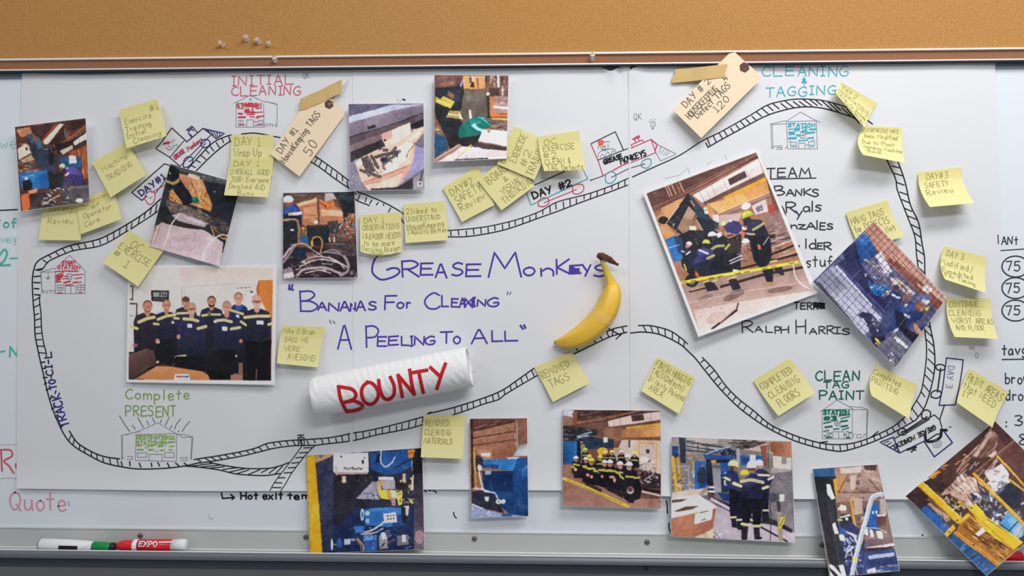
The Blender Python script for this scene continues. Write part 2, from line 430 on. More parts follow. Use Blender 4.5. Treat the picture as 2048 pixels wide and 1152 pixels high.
def sheet_depth(k, u, v):
    d = SH[k]['base'] + ripple(np.asarray(u, float), np.asarray(v, float))
    d = d + .006 * np.clip((np.asarray(v, float) - 920) / 62.0, 0, 1.3) ** 2
    if k == 1: d = d + .007 * np.exp(-((u - 1232) / 26.0) ** 2 - ((v - 133) / 20.0) ** 2) * np.abs(np.sin((u - 1205) / 11.0))
    if k == 2: d = d + .004 * np.exp(-((u - 1266) / 18.0) ** 2 - ((v - 133) / 30.0) ** 2)
    return d
SHEETS = []
NAMES = ['large white paper sheet on the left with start station and team print',
         'large white paper sheet in the middle with purple title lettering and banana',
         'large white paper sheet on the right with team name list']
for k, q in enumerate(SH):
    nr, nc = 90, 80
    s, t = np.meshgrid(np.linspace(0, 1, nc), np.linspace(0, 1, nr))
    def ip(a, x): a = np.array(a, float); return np.interp(x, a[:, 0], a[:, 1])
    u0 = q['T'][0][0] + s * (q['T'][-1][0] - q['T'][0][0])
    top = ip(q['T'], u0); bot = ip(q['B'], q['B'][0][0] + s * (q['B'][-1][0] - q['B'][0][0]))
    v = top + (bot - top) * t
    u = ip(q['L'], v) * (1 - s) + ip(q['R'], v) * s
    V = P(u.ravel(), v.ravel(), sheet_depth(k, u, v).ravel())
    o = make('paper_sheet', V, gridfaces(nr, nc), PAPER)
    solid(o, .00025)
    tag(o, NAMES[k], 'paper sheet', 'large paper sheets taped to the whiteboard')
    SHEETS.append(o)

INKS = {}
def on_board(u, v): return (u < 40) | (u > 2001) | ((v > 981) & (u < 1258)) | (v > 999)
def draw(key, p, w, c, raw=False):
    """a pen stroke in pixels, laid on whichever sheet (or the board) lies there"""
    p = dens(p, 5.0)
    ids = np.where(on_board(p[:, 0], p[:, 1]), -1, np.where(p[:, 0] < 706, 0, np.where(p[:, 0] < 1258, 1, 2)))
    cut = np.flatnonzero(np.diff(ids)) + 1
    for seg, i in zip(np.split(p, cut), np.split(ids, cut)):
        if len(seg) < 2: continue
        INKS.setdefault((int(i[0]), key), Ink()).put(seg, w, c)
def finish_inks():
    for (k, key), I in INKS.items():
        par = board if k < 0 else SHEETS[k]
        fn = (lambda V: P(V[:, 0], V[:, 1], .0004)) if k < 0 else (lambda V, k=k: P(V[:, 0], V[:, 1], sheet_depth(k, V[:, 0], V[:, 1]) + .0004))
        o = I.build(key.split('#')[0], fn, par)
        if key in LAB: o['label'] = LAB[key]
LAB = {}
def Z(ox, oy, sc):
    def f(s, sm=False):
        p = pts(s) * sc + np.array([ox, oy]); return smooth(p, 6) if sm else p
    return f
ZA = Z(0, 180, .1953125); ZB = Z(200, 180, .1953125); ZC = Z(0, 370, .1953125); ZD = Z(240, 320, .1953125)
ZG = Z(860, 250, .1953125); ZH = Z(1130, 220, .1953125); ZI = Z(1500, 130, .1953125); ZJ = Z(1600, 320, .1953125)
ZK = Z(0, 480, .1953125); ZL = Z(540, 480, .1953125); ZM = Z(900, 480, .1953125); ZN = Z(40, 700, .1953125)
ZO = Z(540, 640, .2153); ZP = Z(400, 790, .1953125); ZQ = Z(900, 640, .2441); ZR = Z(1380, 680, .1953125); ZS = Z(1648, 690, .1953125)
ZT = Z(1270, 290, .1953125); ZU = Z(1270, 470, .1953125); ZV = Z(400, 0, .25); ZW = Z(1200, 0, .25); ZX = Z(600, 800, .30556)

# ---- railway track
BK = '26262c'
RR = random.Random(11)
def rail_line(s, w=2.3): draw('railway_track_drawing', smooth(pts(s), 6), w, BK)
def ties(a, b, n, full=.45, f0=0.0, f1=1.0):
    a = smooth(pts(a), 8); b = smooth(pts(b), 8)
    def samp(p, t):
        L = np.concatenate([[0], np.cumsum(np.linalg.norm(np.diff(p, axis=0), axis=1))])
        return np.array([np.interp(t * L[-1], L, p[:, 0]), np.interp(t * L[-1], L, p[:, 1])])
    for i in range(n):
        t = f0 + (f1 - f0) * (i + .5) / n + RR.uniform(-.1, .1) / n
        p, q = samp(a, t), samp(b, t)
        if RR.random() > full:
            if RR.random() < .5: q = p + (q - p) * RR.uniform(.6, .85)
            else: p = p + (q - p) * RR.uniform(.15, .3)
        draw('railway_track_drawing', np.array([p, q]), 2.1, BK)
A1 = "330,393 320,399 293,423 260,445 215,470.6 187.5,481 137,492 101.6,507.7 75,523 67,542 64.5,565 66.4,605 69,636 70,669 76,701 85,741 98.6,797.7 112,835 130,872 149,893 180.6,912 209.7,926 251.6,935 283,938 330,936.5 369.6,931.8 400,925"
rail_line(A1, 2.6)
rail_line("324,416 316,422 301,432.5 277,448 262,458"); rail_line("256,461 221,482 195,493 158,499 140.6,503 113,514.5 95.7,524 85,538 75,541")
rail_line("80,589 79,601 82,628 83,656 87,685 92,704 92.7,714"); rail_line("138.6,862 155,885.5 182.6,903 208,913 239,917.8", 2.6)
ties("320,399 293,423 260,445 215,470.6 187.5,481 137,492 101.6,507.7 78,521", "316,422 301,432.5 262,458 221,482 195,493 158,499 113,514.5 90,530", 18)
for s in ["365,870 440,855", "348,938 412,933", "345,998 410,1000", "350,1060 398,1062", "355,1122 400,1126"]: draw('railway_track_drawing', ZC(s), 2.6, BK)
ties("65,597 66.4,605 69,636 70,669 76,701 78,712", "80,589 79,601 82,628 83,656 87,685 93,714", 9)
for s in ["215,128 255,122", "228,188 262,186", "238,282 278,280", "248,350 272,335", "268,412 300,392", "305,505 328,482", "325,605 358,585", "362,690 388,660", "415,795 440,770"]: draw('railway_track_drawing', ZN(s), 2.6, BK)
ties("132,875 149,893 180.6,912 209.7,926 243,934", "138.6,862 155,885.5 182.6,903 208,913 239,917.8", 9, .5)
for s in ["925,280 932,310", "990,278 992,310", "1062,290 1075,322", "1155,290 1158,318", "1203,285 1218,312", "1277,290 1292,320", "1340,290 1365,312", "1405,290 1425,305"]: draw('railway_track_drawing', Z(0, 850, .2621)(s), 2.5, BK)
rail_line("372,340 376.8,336 422.6,288 450,273.7 464,269.5"); rail_line("388,346 392,342 425.6,309 454,286.4 466,281")
ties("376.8,336 422.6,288 450,273.7 464,269.5", "392,342 425.6,309 454,286.4 466,281", 8, .4)
rail_line("483,268 504.6,266 524,268 560,275")
rail_line("629,312 640.6,319 670,340 699,362 712,372"); rail_line("621,323 640.6,335.5 668,356 703,380 712,388")
ties("629,312 640.6,319 670,340 699,362", "621,323 640.6,335.5 668,356 703,380", 7, .3)
rail_line("714,383 755,399 782,412 805.6,426.6 812,432"); rail_line("708,396 716,402 739,411")
for s in ["920,100 900,152", "988,128 975,172", "1045,152 1022,190", "1108,178 1090,205", "1165,192 1162,208", "1235,235 1215,275", "1345,345 1368,390"]: draw('railway_track_drawing', Z(540, 370, .1953)(s), 2.2, BK)
a = "895,461 944,457 985,451 1036,438.5 1079,423 1114,404 1172.5,388.7 1221,372 1256.5,356.5"; b = "897,473.6 938,472.7 995,463 1036,451 1081,434.6 1114,423 1161,405 1211.6,386.7 1255.5,370"
rail_line("885,461 " + a, 2.0); rail_line("885,474 " + b, 2.2); ties(a, b, 26, .45)
rail_line("1257,357.7 1306,335 1358.5,311 1403,282.5 1442.5,263 1501,230 1535,210 1570,201 1597.6,198 1629,199 1656,203 1695,215 1712,222", 2.2)
b = "1416,294.6 1442,279.6 1491,253 1530,232.7 1564.5,221 1601.6,214 1636.7,215 1670,222.8 1707,235.5 1718,246"
rail_line(b, 2.4); ties("1411,281 1442.5,263 1501,230 1535,210 1570,201 1597.6,198 1629,199 1656,203 1695,215", b, 25, .25)
rail_line("1733,239 1745,248"); rail_line("1257,370 1265,373"); draw('railway_track_drawing', pts("1412,286 1416,294.6"), 2.4, BK)
a = "1770,305 1775,322 1791,357 1795,380.5 1815,433 1829.5,472 1833,507.5 1837,542.7 1842,600 1851,672 1853,695 1852,725 1846,766 1840,787.7 1820,823"
b = "1790,310 1797,326 1810,363 1821,410 1837,445 1844,486 1849,515 1850,553 1854,610 1861,656 1867.6,689 1869.7,731 1863,772 1849,815 1831.6,840"
rail_line(a, 2.3); rail_line(b, 2.5)
ties(a, b, 30, .5)
rail_line("1831.6,840 1800,858 1765,875.5 1726,891 1687,902 1663,900.7 1630,894 1583,879 1536,856 1497,830 1470,808 1438.6,775.7 1415,747 1392,718 1380,706 1359,687.6 1320,669 1286,664 1261,666", 2.5)
rail_line("1820,823 1808,835.5 1785,854 1742,874.6 1706.6,886 1677,889 1648,887 1614,879 1581,867.5 1542,850 1509,822.6 1477.6,798 1452,772 1429,740.5 1405,715", 2.4)
ties("1831,838 1800,858 1765,875.5 1726,891 1687,902 1663,900.7 1630,894 1583,879 1536,856 1497,830 1470,808 1438.6,775.7 1415,747 1396,722", "1820,823 1808,835.5 1785,854 1742,874.6 1706.6,886 1677,889 1648,887 1614,879 1581,867.5 1542,850 1509,822.6 1477.6,798 1452,772 1429,740.5 1405,715", 36, .5)
rail_line("1640,885 1655,883"); rail_line("1742,874.6 1756,863", 2.4)
rail_line("1277,651 1303,651.5 1339,661 1362,676 1375,687.6", 2.4)
ties("1277,651 1303,651.5 1339,661 1375,687.6", "1286,664 1320,669 1359,687.6 1372,699", 7, .6)
rail_line("1213.7,663 1232,656 1254,651.7"); rail_line("1148,708 1193,686 1224.7,671.7 1260,663", 2.4)
for s in ["1285,98 1300,135", "1340,70 1330,120", "1300,70 1400,125", "1405,115 1362,155", "1412,60 1425,98", "1235,138 1245,155", "1185,172 1190,182", "1035,235 1045,252"]: draw('railway_track_drawing', ZQ(s), 2.3, BK)
a = "1068,736.4 1032,762 1007,779 980.6,791 944,803.6 900,817 855,827.5"; b = "1074.5,751 1046.5,767 1010,789 997.6,798.7 966,808.5 936.6,819.5 903.7,830.5"
rail_line(a, 2.4); rail_line(b, 2.3); ties("1068,736.4 1032,762 1007,779 980.6,791 944,803.6 903,816", b, 14, .5)
a = "850,832 846,833.6 789.5,849 737.5,861 707,866 661,875 606,879.5 595,880 568,882 535,886.7 513,895.5 488,902 439,911 400,917 388,919"
b = "850,847.5 846,849 814,858 753,870 707,881 646,888.6 630,890.6 585.5,891.5 548,896.5 525,902 488,911 439,920 400,926"
rail_line(a, 2.3); rail_line(b, 2.3); ties(a, b, 34, .6)
draw('railway_track_drawing', pts("855,827.5 862,824"), 2.3, BK)
a = "419.5,925 458.6,932.6 497.7,937 536.7,936.5 560,931.6 577.7,925"; b = "370,932 400,934.5 439,940 474,948 527,951 560,947"
rail_line(a, 2.4); rail_line(b, 2.4); ties(a, b, 10, .4)
a = "604,891.6 585.5,917 566,942 548.4,965.8 540,981"; b = "629.5,891.6 620.7,900 607,915 583.6,946 572,966 562,981"
rail_line(a, 1.7); rail_line(b, 1.8); ties(a, b, 9, .0)

# ---- stations (thin pencil outline, coloured planks)
PN = '6f737b'
def house(key, zf, lines, c, planks, words=(), w=1.0):
    for s in lines.split('|'): draw(key, zf(s), w, PN)
    for s in planks: draw(key, zf(s[0]), s[1], c)
    for (t, x, y, ww, hh, wd) in words:
        p = zf("%f,%f %f,%f" % (x, y, x + ww, y + hh))
        text(lambda q, a, b: draw(key, q, a, b), t, p[0, 0], p[0, 1], p[1, 0] - p[0, 0], p[1, 1] - p[0, 1], wd, c)
RED, TEAL, DGRN, LGRN = 'b43a48', '3a9aa8', '1f6a50', '7fa04a'
house('station_drawing#a', ZK, "565,295 712,155 880,325|565,315 565,550 870,548 870,330|410,330 545,290 565,295|415,330 565,325|415,335 430,545|420,345 432,540|492,335 494,375|470,385 515,395|480,400 510,375|490,375 492,408|665,470 665,548|665,470 780,470 782,548|725,470 725,548|585,460 650,460 645,515 590,515 585,460|618,460 618,515|585,488 650,488|795,458 858,458 858,512 800,512 795,458|828,458 828,512|795,485 858,485|685,350 735,350 735,400 685,400 685,350|685,375 735,375|440,545 440,515 460,520 460,545|475,520 495,520 475,545 495,545|505,515 535,515|520,515 520,545|545,545 550,520 575,520", RED,
  [("570,322 710,315", 2), ("705,320 800,318", 2.4), ("575,360 650,330", 1.8), ("575,375 645,355", 3.2), ("580,395 640,372", 3.4), ("580,410 620,400", 3), ("745,358 855,350", 1.8), ("765,395 838,385", 1.8), ("655,375 690,365", 1.5), ("640,398 700,392", 1.6), ("575,428 620,425", 3), ("655,437 720,422", 3.2), ("750,435 800,432", 2.6), ("812,432 832,430", 2), ("665,463 745,455", 2), ("590,540 635,540", 1.8), ("805,535 840,535", 1.8)],
  [("START", 635, 215, 140, 34, 1.9), ("STATION", 590, 262, 228, 36, 1.9)])
house('station_drawing#b', ZB, "1370,135 1535,55 1690,125|1395,140 1392,380 1680,378 1675,140|1690,115 1815,150 1812,380|1690,115 1800,140|1530,90 1548,88 1545,104 1528,104|1502,375 1502,305 1572,305 1572,375|1420,310 1465,310 1465,350 1420,350 1420,310|1442,310 1442,350|1620,310 1668,310 1668,350 1620,350 1620,310|1645,310 1645,350|1690,375 1690,345 1710,350 1712,378|1722,350 1740,350|1740,340 1742,375|1750,350 1770,352 1770,375|1795,378 1795,350 1815,355", RED,
  [("1418,188 1470,190", 1.6), ("1602,190 1650,186", 1.8), ("1560,232 1665,225", 1.8), ("1420,240 1455,245", 3.6), ("1418,278 1485,278", 3.6), ("1505,250 1580,250", 2), ("1535,272 1580,276", 2), ("1605,272 1680,266", 2.2), ("1595,290 1640,275", 1.6), ("1418,360 1488,358", 1.5), ("1590,360 1670,356", 1.5), ("1580,325 1610,325", 1.4), ("1510,225 1580,230", 4), ("1470,155 1560,140", 3), ("1500,165 1600,158", 3)],
  [("STATION", 1400, 135, 250, 40, 2.4), ("#1", 1485, 190, 95, 45, 2.4)])
house('station_drawing#c', ZI, "390,565 518,482 660,560 720,588|375,580 385,858 690,858 680,570|375,580 680,570|205,605 350,572 385,570|215,610 375,600|215,610 222,860|228,620 235,862|498,858 498,798 562,798 562,858|415,790 475,790 475,822 415,822 415,790|600,785 662,785 662,820 600,820 600,785|515,685 565,690 565,748 515,748 515,685|515,718 565,718|540,685 540,748|235,860 240,835 262,830 330,826|270,850 290,842 330,845 330,862 275,862|365,860 365,840 380,838", TEAL,
  [("395,658 440,656", 2), ("612,658 680,656", 3.2), ("400,690 452,690", 4), ("572,698 660,688", 3.8), ("400,712 462,706", 2.4), ("480,720 512,720", 4), ("398,750 470,748", 4.4), ("590,750 650,742", 3), ("495,775 590,768", 2.4), ("630,770 662,765", 1.2), ("400,785 420,780", 1.2), ("412,835 485,838", 1.2), ("595,838 662,835", 1.2), ("575,815 592,818", 1.2)],
  [("STATION", 390, 598, 275, 35, 2.2), ("#2", 455, 640, 130, 36, 2.2)])
house('station_drawing#d', ZR, "1335,735 1505,615 1635,685 1685,718|1355,715 1355,1010 1660,1012 1665,710|1355,715 1665,708|1630,680 1760,690 1820,712 1665,712|1815,712 1805,1000|1822,715 1812,995|1465,1010 1462,938 1578,938 1578,1010|1520,938 1525,1005|1510,830 1540,850 1535,875 1510,882 1485,870 1482,845 1510,830|1482,858 1540,858|1510,830 1510,882|1395,925 1420,920 1430,980 1400,985 1395,925|1410,922 1418,982|1600,935 1620,932 1630,985 1605,985 1600,935|1670,1000 1672,965 1690,962|1705,970 1750,966 1755,1000 1710,1002 1705,970|1780,1000 1782,965 1800,962", DGRN,
  [("1525,778 1640,762", 2.2), ("1545,805 1635,782", 2), ("1370,852 1440,838", 2.8), ("1545,834 1610,826", 3.6), ("1385,893 1452,884", 3.8), ("1550,886 1612,876", 3.6), ("1470,912 1525,908", 2.4), ("1558,918 1625,898", 2.2), ("1368,938 1400,925", 2), ("1440,955 1448,955", 2.6), ("1375,980 1380,980", 3), ("1395,998 1450,994", 2.8), ("1600,1002 1635,998", 2.8), ("1585,970 1592,970", 2.4), ("1632,948 1650,948", 2.4)],
  [("STATION", 1368, 718, 262, 44, 3.0), ("#3", 1375, 780, 125, 42, 3.2)])
house('station_drawing#e', ZN, "1035,875 1195,840 1410,745 1600,855 1665,895 1770,892|1180,868 1600,855|1040,880 1042,1125|1050,880 1048,1120|1190,868 1180,1130 1602,1140 1605,860|1770,890 1755,1120|1762,892 1748,1118|1600,860 1700,870 1772,892|1200,1055 1298,1050 1300,1098 1205,1098 1200,1055|1480,1050 1575,1048 1578,1100 1480,1100 1480,1050|1320,1135 1322,1068 1455,1068 1455,1135|1045,1105 1070,1105|1095,1090 1150,1090 1150,1120 1095,1120|1640,1105 1710,1100 1710,1130 1645,1130|1080,870 1200,835 1225,838", LGRN,
  [("1545,885 1585,885", 2.4), ("1535,910 1585,908", 3), ("1515,945 1585,940", 3.4), ("1200,978 1240,980", 3), ("1305,982 1360,980", 3), ("1415,985 1470,982", 3), ("1530,988 1575,982", 2.4), ("1205,1020 1260,1020", 3.4), ("1320,1022 1362,1020", 3.4), ("1435,1028 1475,1025", 2.8), ("1525,1022 1555,1020", 2.4), ("1280,998 1310,1005", 1.4), ("1380,1035 1410,1038", 1.4)],
  [("DESTINATION", 1195, 875, 335, 36, 2.2), ("STATION#4", 1195, 930, 305, 40, 2.2)])
for s in ["1018,672 1070,760 1125,835", "1150,770 1180,810", "1205,690 1262,792", "1297,725 1320,768", "1357,692 1380,745", "1450,712 1435,745", "1530,685 1488,772", "1555,772 1538,802", "1645,705 1600,760 1582,812", "1740,730 1690,785 1660,835", "1630,825 1618,838"]: draw('station_drawing#e', ZN(s), 1.5, '5c6068')
LAB.update({'station_drawing#a': 'red start station', 'station_drawing#b': 'red station number one', 'station_drawing#c': 'teal station number two', 'station_drawing#d': 'green station number three', 'station_drawing#e': 'light green destination station'})

# ---- trains
NV = '2c2f63'
def tr(key, zf, items):
    for s, w, c in items:
        sm = s.startswith('~'); s = s.lstrip('~')
        draw(key, zf(s, sm), w, c)
DK = '33333f'; CR = 'b04058'; TL = '3f93a3'
K = 'train_drawing#a'
tr(K, ZB, [("640,520 735,388 890,530 1055,392 1120,440", 2.3, DK), ("640,520 572,600 715,690 825,785 720,760", 2.0, DK), ("715,690 860,520", 1.7, DK), ("905,445 940,485 950,478", 2, NV), ("885,410 940,370 950,378 905,415 885,410", 2, NV), ("905,445 918,410 948,402 960,420", 2, NV), ("925,450 945,480|".rstrip('|'), 1.6, NV), ("950,378 1000,440", 2, NV), ("1070,398 1275,445 1190,498 1070,398", 2.2, NV), ("1105,412 1130,445", 1.8, NV), ("1135,420 1160,465", 1.8, NV), ("1165,430 1190,480", 1.8, NV), ("1195,435 1205,480", 1.8, NV), ("1225,440 1225,470", 1.8, NV),
  ("~1035,570 1045,520 1090,505 1125,530 1115,570 1070,590 1035,570", 2.2, NV), ("~855,760 865,710 910,682 948,700 940,750 900,785 855,790 855,760", 2.2, NV), ("1060,570 1080,545", 1.6, NV), ("910,735 940,715", 1.6, NV), ("815,785 1130,465", 1.8, NV), ("945,720 1060,580", 1.6, NV), ("720,775 660,755 325,1050 430,1130 480,1085", 2.2, DK),
  ("530,1050 680,960", 1.8, CR), ("~455,1110 480,1050 540,1040 565,1080 545,1150 500,1170 455,1110", 1.8, CR), ("500,1110 535,1095", 1.2, CR), ("565,1060 700,880", 1.6, DK)])
text(lambda q, a, b: draw(K, q, a, b), "DAY#1", *ZB("385,1040")[0], 62, 12, 2.6, NV, dx=(.80, -.60))
text(lambda q, a, b: draw(K, q, a, b), "GREASE", *ZB("748,680")[0], 25, 8, 1.9, 'a3344a', dx=(.80, -.60))
text(lambda q, a, b: draw(K, q, a, b), "Monkeys", *ZB("880,590")[0], 36, 9, 1.9, 'a3344a', dx=(.80, -.60))
for s, w, c in [("655,550 705,535", 4, 'a03040'), ("690,560 765,510", 1.2, PN), ("~670,580 700,610 740,600 750,570", 1.2, PN), ("700,570 720,590", 1.2, PN), ("760,570 790,560 800,600", 1, PN)]: draw(K, ZB(s.lstrip('~'), s[0] == '~'), w, c)
K = 'train_drawing#b'
tr(K, ZG, [("1075,612 1380,475", 2.2, DK), ("1560,440 1615,550", 1.8, TL), ("985,690 1035,820 1615,550", 2.0, TL), ("1170,795 1500,660", 1.8, CR), ("~1110,830 1110,780 1160,745 1210,755 1215,800 1165,835 1110,830", 2, CR), ("~1460,670 1465,625 1520,605 1570,620 1570,670 1520,705 1470,700 1460,670", 2, CR), ("1060,615 985,690", 1.6, TL)])
text(lambda q, a, b: draw(K, q, a, b), "DAY #2", *ZG("1035,690")[0], 82, 14, 3.2, '222226', dx=(.945, -.327))
tr(K, ZH, [("265,345 515,222 600,410", 1.9, DK), ("265,345 340,520 390,672", 1.8, CR), ("340,512 640,395", 1.8, DK), ("655,400 880,300", 1.8, CR), ("880,300 930,435 650,550", 1.7, CR), ("880,300 945,355 920,420", 2.6, CR), ("390,672 590,565 650,540", 2.2, CR), ("690,380 680,355 790,305 810,335", 1.8, CR), ("725,335 715,305 690,298 755,262 765,280 700,300", 2.0, CR), ("745,290 765,320", 1.8, CR), ("735,275 760,270", 3.5, CR),
  ("935,345 1140,450 980,520 930,435", 1.1, PN), ("960,440 990,380", 1, PN), ("985,450 1020,395", 1, PN), ("1010,465 1045,410", 1, PN), ("1035,465 1070,425", 1, PN), ("965,395 985,370", 1, PN),
  ("~415,720 420,660 470,630 515,650 520,700 480,745 430,745 415,720", 2, TL), ("~785,580 790,530 840,500 880,510 875,560 835,595 785,580", 2, TL), ("475,690 650,600 820,550", 1.4, DK), ("390,675 255,722 275,710", 1.5, DK),
  ("~345,400 340,370 370,360 390,350", 1, PN), ("~365,350 375,400 410,415 440,390 440,350", 1.1, PN), ("340,325 455,325", 1.3, PN), ("~340,480 345,440 390,410 440,400 500,400 530,440", 1.1, PN), ("385,375 392,380", 2, '444444'), ("405,368 412,374", 2, '444444'), ("~385,398 400,405 418,390", 1.2, '555555'), ("~365,490 375,455 395,460 405,480", 1, PN), ("~415,470 430,430 450,440 455,465", 1, PN), ("~470,455 485,420 505,430", 1, PN), ("345,322 385,318", 5, 'e0584a'), ("350,342 388,338", 5, 'e0584a'), ("348,352 386,350", 3, 'e0584a')])
text(lambda q, a, b: draw(K, q, a, b), "GREASE", *ZH("390,510")[0], 38, 9, 2.8, '222226', dx=(.945, -.327))
text(lambda q, a, b: draw(K, q, a, b), "MONKEYS", *ZH("555,500")[0], 54, 11, 2.6, '222226', dx=(.945, -.327))
K = 'train_drawing#c'
tr(K, ZS, [("1180,612 1215,440 1255,132 1425,152 1415,250 1390,400 1345,612 1180,618", 2.4, NV), ("~1150,245 1150,210 1195,198 1235,215 1235,245 1195,262 1150,245", 2.6, '2a2a33'), ("~1095,530 1105,485 1150,465 1195,480 1195,520 1150,545 1095,530", 2.6, '2a2a33'), ("1195,240 1162,480", 3, '2a2a33'), ("1235,612 1185,762", 2.4, '2a2a33'),
  ("720,960 1130,715 1185,765 1210,850", 2.2, '2a2a33'), ("1235,890 1315,1000 1130,1145 1025,985", 2.6, NV), ("1025,985 775,1105 575,995 710,945 775,1105", 2.4, NV), ("620,1000 665,985", 1.8, '2a2a33'), ("645,1025 690,1000", 1.8, '2a2a33'), ("680,1045 705,1030", 2, '2a2a33'), ("715,1070 728,1055", 2, '2a2a33'), ("740,1090 755,1080", 2, '2a2a33'), ("855,1070 940,1045", 5, '2a2a33'), ("895,1095 920,1070 940,1075", 3, '2a2a33'),
  ("~1000,720 1010,680 1055,665 1090,690 1085,735 1045,760 1005,745 1000,720", 2.6, '2a2a33'), ("~755,900 770,865 815,855 850,885 830,915 780,920 755,900", 2.6, '2a2a33'), ("790,895 850,870 1055,735", 3.0, '2a2a33'), ("840,905 1080,760", 2, '2a2a33'),
  ("~1035,920 1045,975 1080,990 1150,975 1195,935 1205,880 1250,870", 5.5, '222228'), ("1060,975 1150,915 1185,910", 2.5, '222228'), ("1195,865 1260,875", 4, '222228'), ("1280,840 1305,840", 2, '555555'), ("~1115,1000 1140,975 1190,985 1205,1015 1180,1045 1130,1045 1115,1000", 1.1, PN), ("~1140,1020 1160,1000 1185,1015 1165,1030 1140,1020", 1.1, PN)])
text(lambda q, a, b: draw(K, q, a, b), "DAY 3", *ZS("1338,222")[0], 44, 13, 1.6, '7c7f88', dx=(-.12, .99))
text(lambda q, a, b: draw(K, q, a, b), "GREASE MONKEYS", *ZS("1150,860")[0], 92, 9, 2.2, '222228', dx=(-.90, .44))
LAB.update({'train_drawing#a': 'day one locomotive and wagon', 'train_drawing#b': 'day two locomotive and wagon', 'train_drawing#c': 'day three locomotive and wagon'})
K = 'plunger_box_drawing'
tr(K, ZP, [("1005,435 1065,435 1068,515 1008,518 1005,435", 2.2, '2a2a33'), ("1000,412 1060,410", 2.4, '2a2a33'), ("1032,412 1034,435", 2.4, '2a2a33'), ("1020,450 1045,470 1020,490 1048,505", 1.8, '2a2a33'), ("1045,450 1020,470", 1.8, '2a2a33')])

# ---- titles and headings
PU = '4a3690'
T = lambda key: (lambda q, a, b: draw(key, q, a, b))
K = 'title_lettering#a'
draw(K, smooth(pts("757.8,508 750,518 745,532 745.5,546 757,557 768.5,559 788,553 798.8,544.5 796,537.6 785,536 774,539.6"), 6), 3.8, PU)
letters(T(K), "R,803.7,522,836.9,555 E,841,526,865,549 A,871,528,894.5,554 S,904,526,925,551 E,932,528,960.5,553 M,977,505,1039.6,553 O,1047.5,535,1070,550 n,1082,537,1108,552 K,1113,519,1139,549 E,1139,531,1162,548 Y,1164.6,529,1181,551 S,1188,530,1213,553", 3.6, PU)
draw(K, pts("1142,534 1158,542 1143,543"), 5, PU)
K = 'title_lettering#b'
letters(T(K), "B,600,582,635,622 A,636,605,653,620.6 N,657,606,679,621.6 A,680.6,603,698,621.6 N,701,606,711,621.6 A,713,603,730,621.6 S,737,603,753,619.6 F,769.5,591,794,618.7 o,794,605,808.5,616.7 r,813.4,605,822,615.7 C,849.6,586,879,617.7 L,883.7,591,896.5,613.8 E,903,597,917,613.8 A,919,597,931,615 N,929,596,945,614 I,946,595,951,613 N,954.7,599,972,612 G,975,596,997.7,613", 3.3, PU)
for s in ["579,570 578,578 581,579", "585,570 583,577 586,580"]: draw(K, pts(s), 4, PU)
for s in ["1016,583.5 1014,589", "1022,584 1019,589"]: draw(K, pts(s), 2, '55556a')
draw(K, pts("930,598 945,612 943,598 931,611"), 3, PU)
K = 'title_lettering#c'
letters(T(K), "A,675.7,651,702,697 P,732,652,757,693 E,755,673,773,692 E,777,673,797,691 L,803,673,819,691 I,821,673,826,692 N,829,673,848.6,689 G,850.5,673,870,689 T,881,663.6,906,687 o,907,673,921,687 A,943,659.7,975,688 L,984,661.6,1006,683 L,1010,662.6,1036.7,681", 3.3, PU)
for s in ["659,640 662,647", "666,642 670,647"]: draw(K, pts(s), 1.8, '55556a')
for s in ["1041,651 1046,658", "1048,650 1051,656"]: draw(K, pts(s), 4, PU)
K = 'heading_lettering#a'; RD = 'b65562'
text(T(K), "INITIAL", 463, 152, 124, 19, 2.0, RD, slope=-.02); text(T(K), "CLEANING", 463, 173, 138, 18, 2.0, RD, slope=-.01)
K = 'heading_lettering#b'; TQ = '3f98a6'
text(T(K), "CLEANING", 1525, 134, 172, 19, 2.1, TQ, slope=-.005); text(T(K), "&", 1604, 157, 9, 9, 2.2, TQ); draw(K, pts("1608,150 1609,173"), 1.2, TQ); text(T(K), "TAGGING", 1532, 175, 140, 18, 2.1, TQ, slope=-.03)
K = 'heading_lettering#c'; OG = '6f8f4c'
text(T(K), "Complete", 251, 779, 127, 20, 2.1, OG); text(T(K), "PRESENT", 252, 812, 100, 21, 2.1, OG)
K = 'heading_lettering#d'; GN = '1f5c4a'
text(T(K), "CLEAN", 1631, 742, 88, 19, 2.9, GN); text(T(K), "TAG", 1647, 763, 50, 13, 2.6, GN); text(T(K), "PAINT", 1638, 782, 90, 17, 2.9, GN)
K = 'heading_lettering#e'
text(T(K), "TRACK", 121, 857, 68, 17, 3.0, '2f3272', dx=(-.27, -.963)); draw(K, pts("110,787 112,781"), 2.6, '2f3272')
text(T(K), "TO", 100, 779, 18, 13, 3.0, '2f3272', dx=(-.2, -.98)); draw(K, pts("102,757 103,751"), 2.4, '2f3272')
text(T(K), "CI-L", 92, 751, 46, 14, 2.8, '2b2b55', dx=(-.08, -.997))
K = 'team_list_lettering'; TB = '35363c'
text(T(K), "TEAM", 1533, 336, 88, 18, 2.7, TB); draw(K, pts("1540,358 1632,356"), 2.3, TB)
letters(T(K), "B,1549,372,1570,391 A,1573,379,1588,391 N,1591,379,1604,391 K,1608,377,1622,391 S,1624,378,1637,392 R,1572,404,1592,424 y,1592,415,1604,432 a,1606,413,1620,423 l,1621,403,1628,423 s,1630,410,1644,422 n,1582,450,1594,457 Z,1597,449,1611,458 A,1613,446,1631,458 l,1631,441,1637,459 E,1640,445,1651,459 S,1654,447,1666,458 l,1608,478,1616,497 d,1618,478,1632,497 E,1635,486,1645,498 R,1648,485,1662,500", 2.7, TB)
draw(K, pts("1564,413 1568,420 1571,430"), 2.4, TB); draw(K, smooth(pts("1594,490 1599,492 1596,496"), 4), 2.2, TB)
